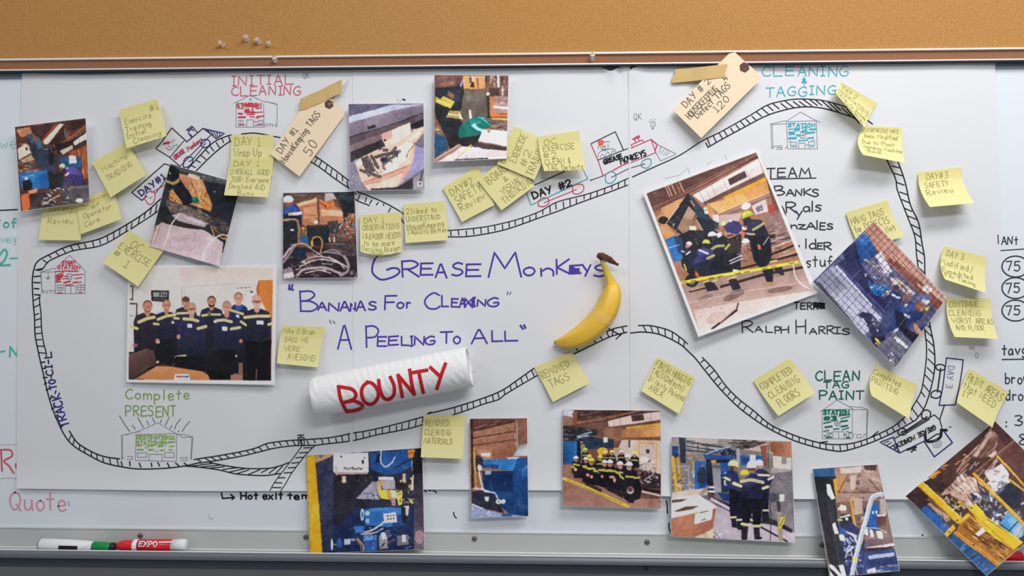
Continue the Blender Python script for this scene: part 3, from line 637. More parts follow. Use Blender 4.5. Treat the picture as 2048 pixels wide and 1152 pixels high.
text(T(K), "stuf", 1612, 512, 52, 22, 2.4, TB); text(T(K), "TERRL", 1588, 605, 62, 13, 2.7, TB); draw(K, pts("1631,610 1646,611"), 11, '222228')
letters(T(K), "R,1484,642,1507,666 A,1510,653,1525,664 L,1532,652,1545,664 P,1550,653,1560,666 H,1562,653,1577,666 H,1592,640,1612,668 A,1619,657,1634,668 R,1638,653,1650,668 R,1654,652,1668,668 I,1668,654,1681,667 S,1684,657,1699,668", 2.5, TB)
K = 'pencil_mark'
text(T(K), "QK", 1268, 227, 16, 12, 1.0, PN); draw(K, smooth(pts("1305,256 1301,250 1303,244 1308,244 1311,249 1307,255 1305,256"), 5), 1.1, PN); draw(K, pts("1304,257 1307,257"), 1.8, PN)
for s in ["1300,244 1298,242", "1304,241 1303,238", "1309,241 1311,238", "1306,247 1306,252"]: draw(K, pts(s), .9, PN)
text(T(K), "QK", 606, 145, 13, 11, .9, PN); text(T(K), "PK", 1939, 693, 11, 6, .9, PN); draw(K, smooth(pts("1952,706 1957,708 1955,716 1951,712 1952,706"), 4), .9, PN)
for s in ["1330,357 1360,350 1372,338", "1375,335 1380,350", "1415,328 1425,322", "1450,310 1454,322", "794,195 798,207 804,197", "1340,364 1360,355"]: draw(K, pts(s), .8, '9a9ca3')
draw(K, pts("806,198.5 810,200"), 3, '2a2a30')
# ---- writing on the whiteboard itself
K = 'board_writing#a'; WT = '4fa595'
text(T(K), "bwe", -16, 274, 48, 24, 1.6, '86b9ae'); text(T(K), "8of", -14, 438, 46, 18, 3.0, WT); text(T(K), "weig", 2, 470, 30, 16, 1.3, '7fb0a4'); draw(K, smooth(pts("-2,512 8,499 14,506 8,522 -2,530 20,530"), 5), 4, WT); draw(K, pts("20,517 36,516"), 3, WT); draw(K, pts("-4,421 36,419"), 2.6, '2c2f33'); draw(K, pts("-6,705 10,702"), 3, WT); text(T(K), "N", 20, 692, 16, 20, 3.4, WT)
K = 'board_writing#b'; RW = 'bd5060'
draw(K, pts("2,902 4,942"), 3.4, RW); draw(K, smooth(pts("0,900 20,900 24,912 8,922 18,932 27,946"), 5), 3.4, RW); draw(K, smooth(pts("36,925 31,930 34,938 38,938"), 5), 3, RW); draw(K, pts("-4,890 36,889"), 1, 'c98a94'); draw(K, smooth(pts("2,957 20,956 36,958"), 4), 1.4, '9a9aa4')
text(T(K), "Quote", 20, 986, 112, 34, 3.2, 'c48890', slope=.0); draw(K, pts("137,1002 138,1012"), 1, '55555c')
K = 'board_writing#c'
draw(K, pts("443,986 445,997 468,995"), 3, '1f2024'); draw(K, pts("461,989 469,995 464,999"), 3, '1f2024'); text(T(K), "Hot", 481, 985, 34, 13, 3.2, '1f2024'); text(T(K), "exit", 525, 984, 40, 15, 3.2, '1f2024'); text(T(K), "tem", 575, 985, 44, 13, 3.2, '1f2024')
K = 'board_writing#d'
for s in ["849,979 853,981", "858,978.6 862,979", "866,979 872,981 873,984", "907,1022 909,1030 913,1034"]: draw(K, pts(s) + np.array([0, 2.5]), 2.2, '222228')
draw(K, pts("1331,994 1334,1008 1335,1027"), 2.4, '222228'); draw(K, smooth(pts("1338,1046 1338,1056 1342,1066"), 4), 2.4, '222228'); draw(K, pts("1845,1070 1846,1076"), 3, '222228')
draw(K, smooth(pts("418,1029 420,1038 426,1036"), 4), 1.2, '9ba3a6')
K = 'board_writing#e'; WB = '33353b'
draw(K, pts("1996,470 1997,487"), 2, WB); text(T(K), "ANt", 2003, 473, 32, 16, 2.2, WB); text(T(K), "K", 2052, 472, 14, 16, 2.2, WB); draw(K, pts("2002,501 2062,497"), 2, WB)
for y in (533, 576, 621):
    an = np.linspace(.3, 6.5, 26); draw(K, np.stack([2031 + 27 * np.cos(an), y + 21 * np.sin(an)], -1), 2.6, WB)
    text(T(K), "75", 2012, y - 10, 28, 19, 2.4, WB)
text(T(K), "tavg", 2004, 690, 50, 20, 2.6, WB); draw(K, pts("2004,719 2062,718"), 2.4, WB); text(T(K), "brow", 2011, 746, 48, 20, 2.4, WB); text(T(K), "drop", 2012, 780, 48, 20, 2.4, WB)
text(T(K), ":", 2010, 836, 6, 18, 3, WB); text(T(K), "30", 2031, 832, 36, 20, 2.4, WB); text(T(K), "8", 2037, 868, 20, 20, 2.4, WB)
LAB.update({'board_writing#a': 'green and black writing on the left edge of the board', 'board_writing#b': 'red writing low on the left of the board', 'board_writing#c': 'black exit temperature note under the sheet', 'board_writing#d': 'stray black marks', 'board_writing#e': 'black column of figures on the right'})
finish_inks()

# ------------------------------------------------------------------ curled paper pieces
class Leaf:
    """a sheet given by its four corners in pixels (TL TR BR BL), its distance from the board and how far each corner lifts (m)"""
    def __init__(s, q, base, lift=(0, 0, 0, 0), power=1.9, bulge=(0, 0, 0, 0), bot=(0, 0)):
        s.q = pts(q); s.base = base; s.lift = lift; s.p = power; s.bl = np.array(bulge[:2], float); s.br = np.array(bulge[2:], float); s.bot = np.array(bot, float)
        w = (np.linalg.norm(s.q[1] - s.q[0]) + np.linalg.norm(s.q[2] - s.q[3])) / 2
        h = (np.linalg.norm(s.q[3] - s.q[0]) + np.linalg.norm(s.q[2] - s.q[1])) / 2
        s.w, s.h = w, h
    def px(s, a, b):
        a = np.asarray(a, float)[:, None]; b = np.asarray(b, float)[:, None]
        q = s.q
        p = q[0] * (1 - a) * (1 - b) + q[1] * a * (1 - b) + q[2] * a * b + q[3] * (1 - a) * b
        k = 4 * b * (1 - b)
        return p + s.bl * (1 - a) * k + s.br * a * k + s.bot * b ** 2 * 4 * a * (1 - a)
    def depth(s, a, b):
        l = s.lift; top = l[0] * (1 - a) + l[1] * a; low = l[3] * (1 - a) + l[2] * a
        return s.base + top * np.clip(1 - b, 0, 1) ** s.p + low * np.clip(b, 0, 1.05) ** s.p
    def at(s, a, b, eps=0.0):
        a = np.asarray(a, float); b = np.asarray(b, float)
        p = s.px(a, b)
        return P(p[:, 0], p[:, 1], s.depth(a, b) + eps)
    def grid(s, nr, nc):
        a, b = np.meshgrid(np.linspace(0, 1, nc), np.linspace(0, 1, nr))
        return s.at(a.ravel(), b.ravel()), gridfaces(nr, nc)
NOTE = mat('yellow_note_paper', (.92, .86, .425), 0.8, spec=.08, transl=.12, vary=(40, .015))
GUM = mat('yellow_note_gummed_strip', (.86, .79, .34), 0.8, spec=.08, transl=.08)
def note(label, q, base, lift, lines, bulge=(0, 0, 0, 0), c='857f4c', wd=1.25, bot=(0, 0)):
    lf = Leaf(q, base * .001, tuple(x * .001 for x in lift), 2.0, bulge, bot)
    V, Fc = lf.grid(19, 16)
    midx = [1 if i // 15 < 5 else 0 for i in range(len(Fc))]
    o = make('sticky_note', V, Fc, [NOTE, GUM], midx=midx)
    solid(o, .00018)
    tag(o, label, 'sticky note', 'yellow sticky notes on the paper sheets')
    I = Ink(); k = 87.0
    for it in lines:
        t, x, y, w, h = it[:5]
        sl = it[5] if len(it) > 5 else 0
        text(lambda p, a, cc: I.put(p, a, cc), t, x * k, y * k, w * k, h * k, wd * .72, c, jit=.07, slope=sl)
    def fn(V):
        a, b = V[:, 0] / k, V[:, 1] / k
        return lf.at(a, b, .0004)
    I.build('handwriting', fn, o)
    return o
B = 7.0
note('sticky note reading Safety Review, half under the left machine print', "88,400 167,401 161,481 77,480", B, (0, 0, 7, 5), [("Safety", .14, .14, .62, .13), ("Review", .17, .44, .62, .15)])
note('sticky note reading Overview of Operator Care, below the Machine Training note', "152,404 226,373 243,438 162,468.5", B + 2, (0, 0, 9, 7), [("Overview", .12, .06, .78, .14), ("of", .38, .26, .18, .12), ("Operator", .12, .43, .72, .16), ("Care", .12, .68, .38, .15)])
note('sticky note reading Machine Training, between two notes at upper left', "184,325 254,284 293,349 221,395", B + 4, (0, 0, 10, 9), [("Machine", .14, .22, .68, .14), ("TRAINING", .14, .48, .68, .14)])
note('sticky note reading Exercise #1 Training Initial Cleaning, above the locomotive drawing', "237,220 314.5,197.6 333,272 253,297", B + 7, (0, 0, 14, 11), [("Exercise", .08, .26, .66, .15), ("#1", .76, .10, .2, .17), ("Training", .08, .47, .62, .14), ("Initial", .06, .63, .48, .14), ("Cleaning", .2, .80, .68, .13)], bulge=(0, 0, 2, 0))
note('diamond tilted sticky note reading OC Exercise #1, on top of the group print corner', "258,461 326,503 276,573 206,525", 13, (0, 0, 9, 7), [("OC", .26, .12, .3, .2), ("EXERCISE", .06, .33, .86, .17), ("#", .06, .56, .14, .14), ("1", .42, .6, .13, .2)], wd=1.5)
note('sticky note reading Day 1 Wrap Up, directly below station number one', "462.7,269 546.5,270 545.5,352 460,351", B, (0, 0, 5, 4), [("DAY 1", .1, .06, .6, .2), ("Wrap Up", .06, .33, .66, .19)], wd=1.5)
note('sticky note reading Overall Good Job, lower one under the Wrap Up note', "461,318 547,318 536,394.5 448,390.5", 13.5, (0, 0, 13, 10), [("DAY 1", .1, .05, .6, .15), ("OVERALL GOOD", .06, .28, .9, .14), ("JOB! Everyone", .1, .48, .86, .14), ("Involved AND", .08, .67, .82, .14), ("Busy", .3, .85, .36, .13)], wd=1.3)
note('sticky note reading Day 1 Observations, above the purple title capital G', "719,430.5 802,424 804,503 721,503", B, (0, 0, 4, 10), [("DAY 1", .1, .08, .5, .14), ("OBSERVATIONS", .06, .28, .9, .13), ("1)LEADER NEEDS", .06, .5, .92, .13), ("to be more", .1, .68, .74, .12), ("Decising,Assign", .06, .82, .9, .12), ("AREAS", .26, .97, .32, .10)], bot=(-3, 7), wd=1.3)
note('sticky note reading Need to Understand Housekeeping Tagging Better, right of the Observations note', "806.6,409 889.6,402 896,480 811,486", B, (0, 0, 7, 6), [("2)Need to", .06, .12, .72, .14), ("UNDERSTAND", .05, .32, .8, .13), ("HouseKeeping", .06, .50, .88, .14), ("TAGGING Better", .06, .66, .92, .13)], wd=1.4)
note('sticky note reading Day #2 Safety Review, lowest left of the four clustered notes', "885,376 955,331 989,410 924,444", B, (0, 0, 4, 4), [("DAY#2", .12, .13, .62, .18), ("SAFETY", .12, .36, .75, .19), ("Review", .14, .58, .72, .18)], wd=1.6)
note('sticky note reading Boards & Visual Thinking, second from left of the clustered notes', "955,360 1021,308 1069,372 1003.5,420.5", 11.5, (0, 0, 4, 4), [("BOARDS", .16, .08, .75, .2), ("&", .5, .36, .1, .12), ("VISUAL", .26, .55, .6, .17), ("THINKING", .16, .74, .88, .17)], wd=1.5)
note('sideways sticky note reading OC Exercise #2 Training, right of the green glove print', "994,328 1027,252 1102,284 1069,360", 15.8, (0, 0, 4, 4), [("OC", .08, .06, .2, .13), ("EXERCISE", .2, .24, .72, .17), ("#2", .2, .5, .4, .17), ("TRAINING", .06, .74, .88, .18)], wd=1.5)
note('sticky note reading OC Exercise #2 Clean & Tag Defects, rightmost of the clustered notes', "1075,274 1158,261 1170.5,340 1088.5,342", 20.5, (0, 0, 8, 7), [("OC", .14, .10, .3, .15), ("EXERCISE", .1, .29, .74, .15), ("#2", .08, .49, .3, .15), ("CLEAN &", .08, .66, .6, .15), ("TAG Defects", .1, .84, .86, .14)], wd=1.5, bulge=(-2, 0, 0, 0))
note('strongly curled sticky note reading Day 2 Observations, at the top right bend of the track', "1683,165 1755,206 1730,256 1671,186", B, (6, 0, 14, 34), [("DAY 2", .1, .12, .42, .2), ("OBSERVATIONS", .03, .42, .92, .16), ("1)Exer. to Include", .05, .66, .9, .13), ("Safety Review", .3, .84, .6, .11)], wd=1.4, bulge=(-2, 2, -3, 0))
note('curled sticky note reading Exercise Has been Modified, right of station number two', "1731,252 1804.7,255 1809.6,326 1726.6,309.7", B + 3, (0, 0, 26, 32), [("2)EXERCISE HAS", .0, .06, .9, .11), ("been Modified", .12, .25, .78, .12), ("Due to Plant", .1, .46, .72, .11), ("Needing Machine", .12, .63, .86, .10), ("Back", .18, .76, .32, .09)], bulge=(-13, 0, -3, 0), wd=1.35)
note('curled sticky note reading Day #3 Safety Review, alone at the upper right', "1837,344 1923,334.6 1949.6,406 1860,414", B, (0, 0, 30, 30), [("DAY#3", .18, .06, .5, .18), ("SAFETY", .12, .32, .54, .15), ("Review", .12, .52, .58, .15)], bulge=(-8, 0, -7, 0), wd=1.4)
note('sticky note reading Hang Tags for Defects, behind the top corner of the wire grid print', "1692,424.5 1775,400 1809,472 1723,500", B, (0, 0, 9, 2), [("HANG TAGS", .04, .18, .8, .17), ("for DEFECTS", .06, .4, .82, .17), ("IN Areas Not", .07, .64, .84, .15)], wd=1.5, bulge=(-3, 0, -4, 0))
note('curled sticky note reading Day 3 Modified Expedited, right of the wire grid print', "1890,492 1974,514.6 1972,586 1890,558.6", B, (0, 0, 24, 26), [("DAY 3", .1, .08, .4, .17), ("Modified/", .0, .36, .72, .17), ("Expedited", .02, .6, .7, .15), ("For Timing", .06, .78, .7, .12)], bulge=(-9, 0, -3, 0), wd=1.5)
note('curled sticky note reading Continue Cleaning Worst Areas, lower right of the wire grid print', "1893,596.7 1981,597 1996.5,678 1909.6,674", B, (0, 0, 23, 24), [("CONTINUE", .07, .07, .64, .14), ("CLEANING", .05, .30, .7, .14), ("WORST AREAS", .09, .5, .92, .13), ("AND FLOOR", .12, .68, .64, .13)], bulge=(-6, 0, -4, 0), wd=1.4)
note('sticky note praising the team as awesome, right of the group print', "565.4,651 649.4,654 635.8,734.7 554,727", B, (0, 0, 9, 12), [("Mike O Brian", .04, .06, .74, .13), ("SAID WE", .12, .29, .56, .12), ("WERE", .14, .52, .36, .12), ("AWESOME!", .26, .71, .66, .15)], wd=1.2, bulge=(-2, 0, 0, 0))
note('sticky note reading Removed Cleaning Materials, over the upper right corner of the mist collector print', "847,830 930,830.6 925.5,917.7 841.4,914.6", 14, (0, 0, 9, 8), [("REMOVED", .06, .11, .58, .14), ("CLEANING", .06, .34, .62, .13), ("MATERIALS", .05, .54, .68, .13)], wd=1.5)
note('sticky note reading Removed Tags, half under the tip of the banana', "1068.5,734 1143,704 1179.6,765.7 1106,804", B - .8, (0, 0, 8, 8), [("REMOVED", .04, .16, .74, .2), ("TAGS", .13, .46, .5, .2)], wd=1.6)
note('sticky note reading Finish Hanging Tags in Newly Painted Area, below the large tilted print', "1315,713 1390,754.8 1357.8,828 1282,781.6", B, (0, 0, 11, 10), [("FINISH HANGING", .04, .08, .92, .17), ("TAGS(Defects)", .03, .3, .86, .16), ("IN Newly Painted", .03, .52, .95, .15), ("AREA.", .14, .72, .38, .14)], wd=1.5)
note('sticky note reading Completed Cleaning Floors, left of the clean tag paint heading', "1506,761 1580,716 1631,785.5 1557,832", B, (0, 0, 16, 14), [("COMPLETED", .06, .15, .8, .17), ("CLEANING", .11, .42, .76, .17), ("FLOORS", .17, .67, .52, .19)], wd=1.5, bulge=(-2, 0, 0, 0))
note('curled sticky note reading Completed Painting, just right of the clean tag paint heading', "1754.5,730 1834.5,770 1819,838.5 1743.7,791.6", B, (0, 0, 26, 22), [("Completed", .02, .1, .62, .17), ("PAINTING", .03, .34, .62, .17)], wd=1.5, bulge=(-9, 0, -2, 0))
note('curled sticky note reading Paint Areas that Need It, right of the day three wagon drawing', "1939,737 2018,784 1985,855 1913.6,805", B, (0, 0, 26, 20), [("PAINT AREAS", .05, .1, .88, .19), ("that NEED", .05, .34, .82, .19), ("IT", .09, .58, .16, .14)], wd=1.6, bulge=(-3, 0, -3, 0))

# ------------------------------------------------------------------ hang tags and the tape that holds them
MAN = mat('manila_card', (.92, .75, .53), 0.75, spec=.12, vary=(30, .02))
def tri_fan(poly): return [tuple(range(len(poly)))]
def ccw(p):
    a = 0.5 * np.sum(p[:, 0] * np.roll(p[:, 1], -1) - np.roll(p[:, 0], -1) * p[:, 1])
    return p if a < 0 else p[::-1]          # pixels: v points down
def hang_tag(label, poly, eye, r, depthf, lines, dx, wire):
    p = ccw(pts(poly)); e = np.array(eye, float)
    # card with a punched hole: bridge the outline to the hole
    an = np.linspace(0, 2 * math.pi, 16, endpoint=False)
    bm_v = [tuple(x) for x in p]
    hole = e + 3.2 * np.stack([np.cos(an), np.sin(an)], -1)
    import bmesh
    bm = bmesh.new()
    n = 12                                    # subdivide the outline so the card can bend
    out = dens(np.concatenate([p, p[:1]]), 9.0)[:-1]
    vs = [bm.verts.new((x, y, 0)) for x, y in out]; hs = [bm.verts.new((x, y, 0)) for x, y in hole]
    es = [bm.edges.new((vs[i], vs[(i + 1) % len(vs)])) for i in range(len(vs))] + [bm.edges.new((hs[i], hs[(i + 1) % 16])) for i in range(16)]
    bmesh.ops.triangle_fill(bm, edges=es, use_beauty=True)
    bmesh.ops.subdivide_edges(bm, edges=[x for x in bm.edges if x.calc_length() > 18], cuts=1)
    bmesh.ops.triangulate(bm, faces=bm.faces[:])
    bm.verts.ensure_lookup_table()
    q = np.array([v.co[:2] for v in bm.verts]); Fc = []
    for i, v in enumerate(bm.verts): v.index = i
    for f in bm.faces:
        i = [v.index for v in f.verts]; a, b, c = q[i[0]], q[i[1]], q[i[2]]
        cr = (b[0] - a[0]) * (c[1] - a[1]) - (b[1] - a[1]) * (c[0] - a[0])
        Fc.append(i if cr < 0 else i[::-1])
    bm.free()
    V = P(q[:, 0], q[:, 1], depthf(q[:, 0], q[:, 1]))
    o = make('hang_tag', V, Fc, MAN, smooth=True)
    solid(o, .0004)
    tag(o, label, 'tag', 'manila hang tags')
    hx = np.arange(6) * math.pi / 3 + .4
    ring_o = e + r * np.stack([np.cos(hx), np.sin(hx)], -1)
    ring_o = dens(np.concatenate([ring_o, ring_o[:1]]), 2)[:-1]; m = len(ring_o)
    a2 = np.arctan2(ring_o[:, 1] - e[1], ring_o[:, 0] - e[0])
    ring_i = e + 3.0 * np.stack([np.cos(a2), np.sin(a2)], -1)
    rv = np.concatenate([ring_o, ring_i])
    make('reinforcing_patch', P(rv[:, 0], rv[:, 1], depthf(rv[:, 0], rv[:, 1]) + .0006), [(i, m + i, m + (i + 1) % m, (i + 1) % m) for i in range(m)], mat('tag_patch', '55382f', .7), parent=o, smooth=False)['label'] = 'dark brown reinforcing patch around the hole'
    I = Ink()
    for t, x, y, w, h in lines:
        text(lambda s, a, c: I.put(s, a, c), t, x, y, w, h, 1.4, '5c5650', dx=dx, jit=.06)
    I.build('handwriting', lambda V: P(V[:, 0], V[:, 1], depthf(V[:, 0], V[:, 1]) + .0005), o)
    if wire:
        J = Ink()
        for s in wire: J.put(smooth(pts(s), 5), .9, '9a9a98')
        J.build('tie_wire', lambda V: P(V[:, 0], V[:, 1], np.maximum(depthf(V[:, 0], V[:, 1]), .0075) + .0008), o)
    return o
def df1(u, v): return .0078 + .008 * np.clip((np.asarray(v) - 215) / 140, 0, 1) ** 1.6
def df2(u, v): return .0170 + .006 * np.clip((np.asarray(v) - 150) / 130, 0, 1) ** 1.8
ax = np.array([686 - 599, 232 - 352.]); ax /= np.linalg.norm(ax)
hang_tag('manila hang tag counting 50 housekeeping tags, taped left of the bolts print', "540,308 599,353 687,233 689.5,222 664,199 652,198 640,202 606,213", (658, 208.5), 9.5, df1,
         [("DAY #1", 552, 299, 58, 13), ("HouseKeeping TAGS", 559, 320, 122, 13), ("50", 605, 301, 28, 18)], tuple(ax), ["662,206 675,190 684,175 698,158", "663,208 680,193 699,160"])
ax2 = np.array([1520 - 1402.5, 158 - 276.]); ax2 /= np.linalg.norm(ax2)
hang_tag('manila hang tag counting 120 defect tags, taped over the map rail', "1346,220 1402.5,276 1520,160 1520,150 1470,104.5 1457.5,107.5 1436,129", (1489, 134.5), 10.5, df2,
         [("DAY # 2", 1362, 206, 72, 14), ("HOUSEKEEPING", 1370, 229, 82, 13), ("Defect TAGS", 1387, 229, 92, 13), ("4", 1446, 157, 8, 9), ("120", 1424, 216, 38, 14)], tuple(ax2), None)
TAPE = mat('masking_tape', 'b59a66', 0.6, spec=.2, vary=(60, .05))
def tape(label, top, bottom, depths):
    t = dens(pts(top), 5); b = pts(bottom)
    n = 24; tt = pts(top); 
    def res(p):
        L = np.concatenate([[0], np.cumsum(np.linalg.norm(np.diff(p, axis=0), axis=1))]); x = np.linspace(0, L[-1], n)
        return np.stack([np.interp(x, L, p[:, 0]), np.interp(x, L, p[:, 1])], -1)
    a, b = res(pts(top)), res(pts(bottom)); g = np.stack([a * (1 - k) + b * k for k in np.linspace(0, 1, 7)])
    s = np.tile(np.linspace(0, 1, n), (7, 1))
    g[:, 0, :] += np.random.RandomState(3).uniform(-1.6, 1.6, (7, 2)); g[:, -1, :] += np.random.RandomState(4).uniform(-2.2, 2.2, (7, 2))
    d = np.interp(s, depths[0], depths[1]) + .0003 * np.sin(s * 19)
    o = make('masking_tape', P(g[..., 0].ravel(), g[..., 1].ravel(), d.ravel()), gridfaces(7, n), TAPE)
    solid(o, .00012)
    tag(o, label, 'tape', 'masking tape strips')
tape('torn masking tape strip across the top of the 50 housekeeping tag', "600,198 640,180 682,159", "602,222 640,206 681,186", ([0, .2, 1], [.0086, .0092, .0088]))
tape('torn masking tape strip across the 120 defect tag', "1351,138 1400,134 1453,128", "1344,166 1395,161 1449,154", ([0, .35, .62, 1], [.0082, .0100, .0182, .0186]))

# ------------------------------------------------------------------ banana
bz = Z(1060, 490, .1953125)
cp = pts("738,148 757,205 788,285 822,375 842,450 832,540 796,645 726,755 628,855 516,935 410,980 330,996 275,998 250,993")
rad = np.array([25, 27, 34, 54, 84, 104, 114, 118, 114, 104, 84, 58, 33, 14.])
cs = smooth(cp, 7) * .1953125 + np.array([1060, 490]); rs = smooth(np.stack([rad, rad], -1), 7)[:, 0] * .1953125
nseg = len(cs); nr = 40
dC = .0056 + np.maximum(rs * S0 * .97, .006 + .004 * np.linspace(1, 0, nseg))
dC[:25] = np.linspace(.026, dC[25], 25)
C3 = P(cs[:, 0], cs[:, 1], dC)
V = []; tone = []
yel, grn, yg, dk, tipc = [alb(c) for c in ((.86, .53, .055), (.42, .40, .06), (.66, .54, .07), '4a3a20', '55502a')]
for i in range(nseg):
    tg = C3[min(i + 1, nseg - 1)] - C3[max(i - 1, 0)]; tg /= np.linalg.norm(tg)
    nrm = np.array([0, -1.0, 0]); nrm -= tg * nrm.dot(tg); nrm /= np.linalg.norm(nrm)
    sd = np.cross(tg, nrm)
    an = np.arange(nr) * 2 * math.pi / nr
    r = rs[i] * S0 * DIST / (DIST + 0) * (1 - dC[i] / DIST)
    k = r * (1 + 0.045 * np.cos(5 * (an - .55)) + .012 * np.cos(10 * (an - .55)))
    V.append(C3[i] + k[:, None] * (np.cos(an)[:, None] * nrm + np.sin(an)[:, None] * sd))
    f = i / (nseg - 1)
    neck = np.clip(1 - (f - .08) / .16, 0, 1); tip = np.clip((f - .92) / .08, 0, 1)
    ridge = np.clip(np.cos(5 * (an - .55)), 0, 1) ** 6
    col = yel * np.ones((nr, 1))
    col = col * (1 - .75 * neck) + (yg * .5 + grn * .5) * .75 * neck
    col = col * (1 - .35 * ridge[:, None]) + grn * .35 * ridge[:, None] if f < .5 else col * (1 - .15 * ridge[:, None]) + grn * .15 * ridge[:, None]
    col = col * (1 - tip * .8) + tipc * tip * .8
    tone.append(col)
V = np.concatenate(V); tone = np.concatenate(tone)
Fc = np.array([(k * nr + i, (k + 1) * nr + i, (k + 1) * nr + (i + 1) % nr, k * nr + (i + 1) % nr) for k in range(nseg - 1) for i in range(nr)])
bm_ = attr_mat('banana_peel', .42, .35)
nt = bm_.node_tree
if not any(n.type == 'TEX_NOISE' for n in nt.nodes):
    tc = nt.nodes.new('ShaderNodeTexCoord'); vo = nt.nodes.new('ShaderNodeTexNoise'); vo.inputs['Scale'].default_value = 90; vo.inputs['Detail'].default_value = 3
    nt.links.new(tc.outputs['Object'], vo.inputs['Vector'])
    rp = nt.nodes.new('ShaderNodeValToRGB'); rp.color_ramp.elements[0].position = .70; rp.color_ramp.elements[1].position = .76
    rp.color_ramp.elements[1].color = (.55, .55, .55, 1); rp.color_ramp.elements[0].color = (0, 0, 0, 1)
    nt.links.new(vo.outputs['Fac'], rp.inputs[0])
    mx = nt.nodes.new('ShaderNodeMix'); mx.data_type = 'RGBA'; mx.inputs[7].default_value = (*alb('6e4a1c'), 1)
    nt.links.new(rp.outputs[0], mx.inputs[0]); at_ = [n for n in nt.nodes if n.type == 'ATTRIBUTE'][0]
    nt.links.new(at_.outputs['Color'], mx.inputs[6]); nt.links.new(mx.outputs[2], nt.nodes['Principled BSDF'].inputs['Base Color'])
ban = empty('banana', C3[len(C3) // 2])
tag(ban, 'ripe yellow banana taped upright to the middle paper sheet', 'banana')
o = fastgrid('peel', V, Fc[:, ::-1] if np.cross(V[nr] - V[0], V[1] - V[0])[1] * 1 > 0 else Fc, bm_, tone, np.array(ban['_o'])); o.location = (0, 0, 0); o.parent = ban
bpy.context.view_layer.update()
# dried stem stub: a flattened dark knob lying across the top of the neck
sp = smooth(bz("688,98 715,112 760,128 810,150 860,180 905,205"), 4); sr = np.interp(np.linspace(0, 1, len(sp)), [0, .1, .3, .5, .68, .85, 1], [14, 30, 38, 36, 28, 15, 12]) * .1953
sd_ = np.interp(np.linspace(0, 1, len(sp)), [0, .4, 1], [.027, .028, .022]); S3 = P(sp[:, 0], sp[:, 1], sd_)
V = []; rr = np.random.RandomState(8); m = 16
for i in range(len(sp)):
    tg = S3[min(i + 1, len(sp) - 1)] - S3[max(i - 1, 0)]; tg /= np.linalg.norm(tg)
    nrm = np.array([0, -1.0, 0]); nrm -= tg * nrm.dot(tg); nrm /= np.linalg.norm(nrm); sv = np.cross(tg, nrm)
    an = np.arange(m) * 2 * math.pi / m; k = sr[i] * S0 * (1 + rr.uniform(-.16, .16, m))
    V.append(S3[i] + k[:, None] * (.75 * np.cos(an)[:, None] * nrm + np.sin(an)[:, None] * sv))
V = np.concatenate(V); n = len(sp)
Fc = [(k * m + i, k * m + (i + 1) % m, (k + 1) * m + (i + 1) % m, (k + 1) * m + i) for k in range(n - 1) for i in range(m)] + [tuple(range(m)), tuple(range(n * m - 1, (n - 1) * m - 1, -1))]
make('stem_stub', V, Fc, mat('dried_stem', '4a2d20', .7, vary=(160, .75)), parent=ban)
V, Fc = lathe([(0, .0022), (.6, .0030), (1, .0012)], C3[-3], C3[-1] + (C3[-1] - C3[-3]) * .35, 14)
make('blossom_end', V, Fc, mat('banana_tip', '3d3620', .8), parent=ban)

# clear tape scraps over the banana
CLEAR = bpy.data.materials.new('clear_tape'); CLEAR.use_nodes = True
b_ = CLEAR.node_tree.nodes['Principled BSDF']; b_.inputs['Base Color'].default_value = (.9, .9, .9, 1); b_.inputs['Alpha'].default_value = .07; b_.inputs['Roughness'].default_value = .25; b_.inputs['Specular IOR Level'].default_value = .5
def clear(label, q, dA, nseg=14):
    """strip from (TL,BL) to (TR,BR); dA = [(s, depth)]"""
    lf = Leaf(q, 0)
    a, b = np.meshgrid(np.linspace(0, 1, nseg), np.linspace(0, 1, 5)); p = lf.px(a.ravel(), b.ravel())
    d = np.interp(a.ravel(), [x[0] for x in dA], [x[1] for x in dA]) + .0004 * np.sin(a.ravel() * 23 + b.ravel() * 4)
    o = make('clear_tape', P(p[:, 0], p[:, 1], d), gridfaces(5, nseg), CLEAR)
    tag(o, label, 'tape', 'clear tape holding the banana')
clear('clear tape bridging the dark stem of the banana', "1173,499 1252,541 1232,538 1186,522", [(0, .0064), (.22, .012), (.4, .0335), (.62, .033), (.8, .018), (1, .0066)])
clear('clear tape wrapped across the middle of the banana', "1160,604 1246,645 1243,655 1165,634", [(0, .0064), (.12, .0078), (.2, .0250), (.32, .0462), (.5, .0510), (.7, .0480), (.86, .030), (.93, .008), (1, .0064)])

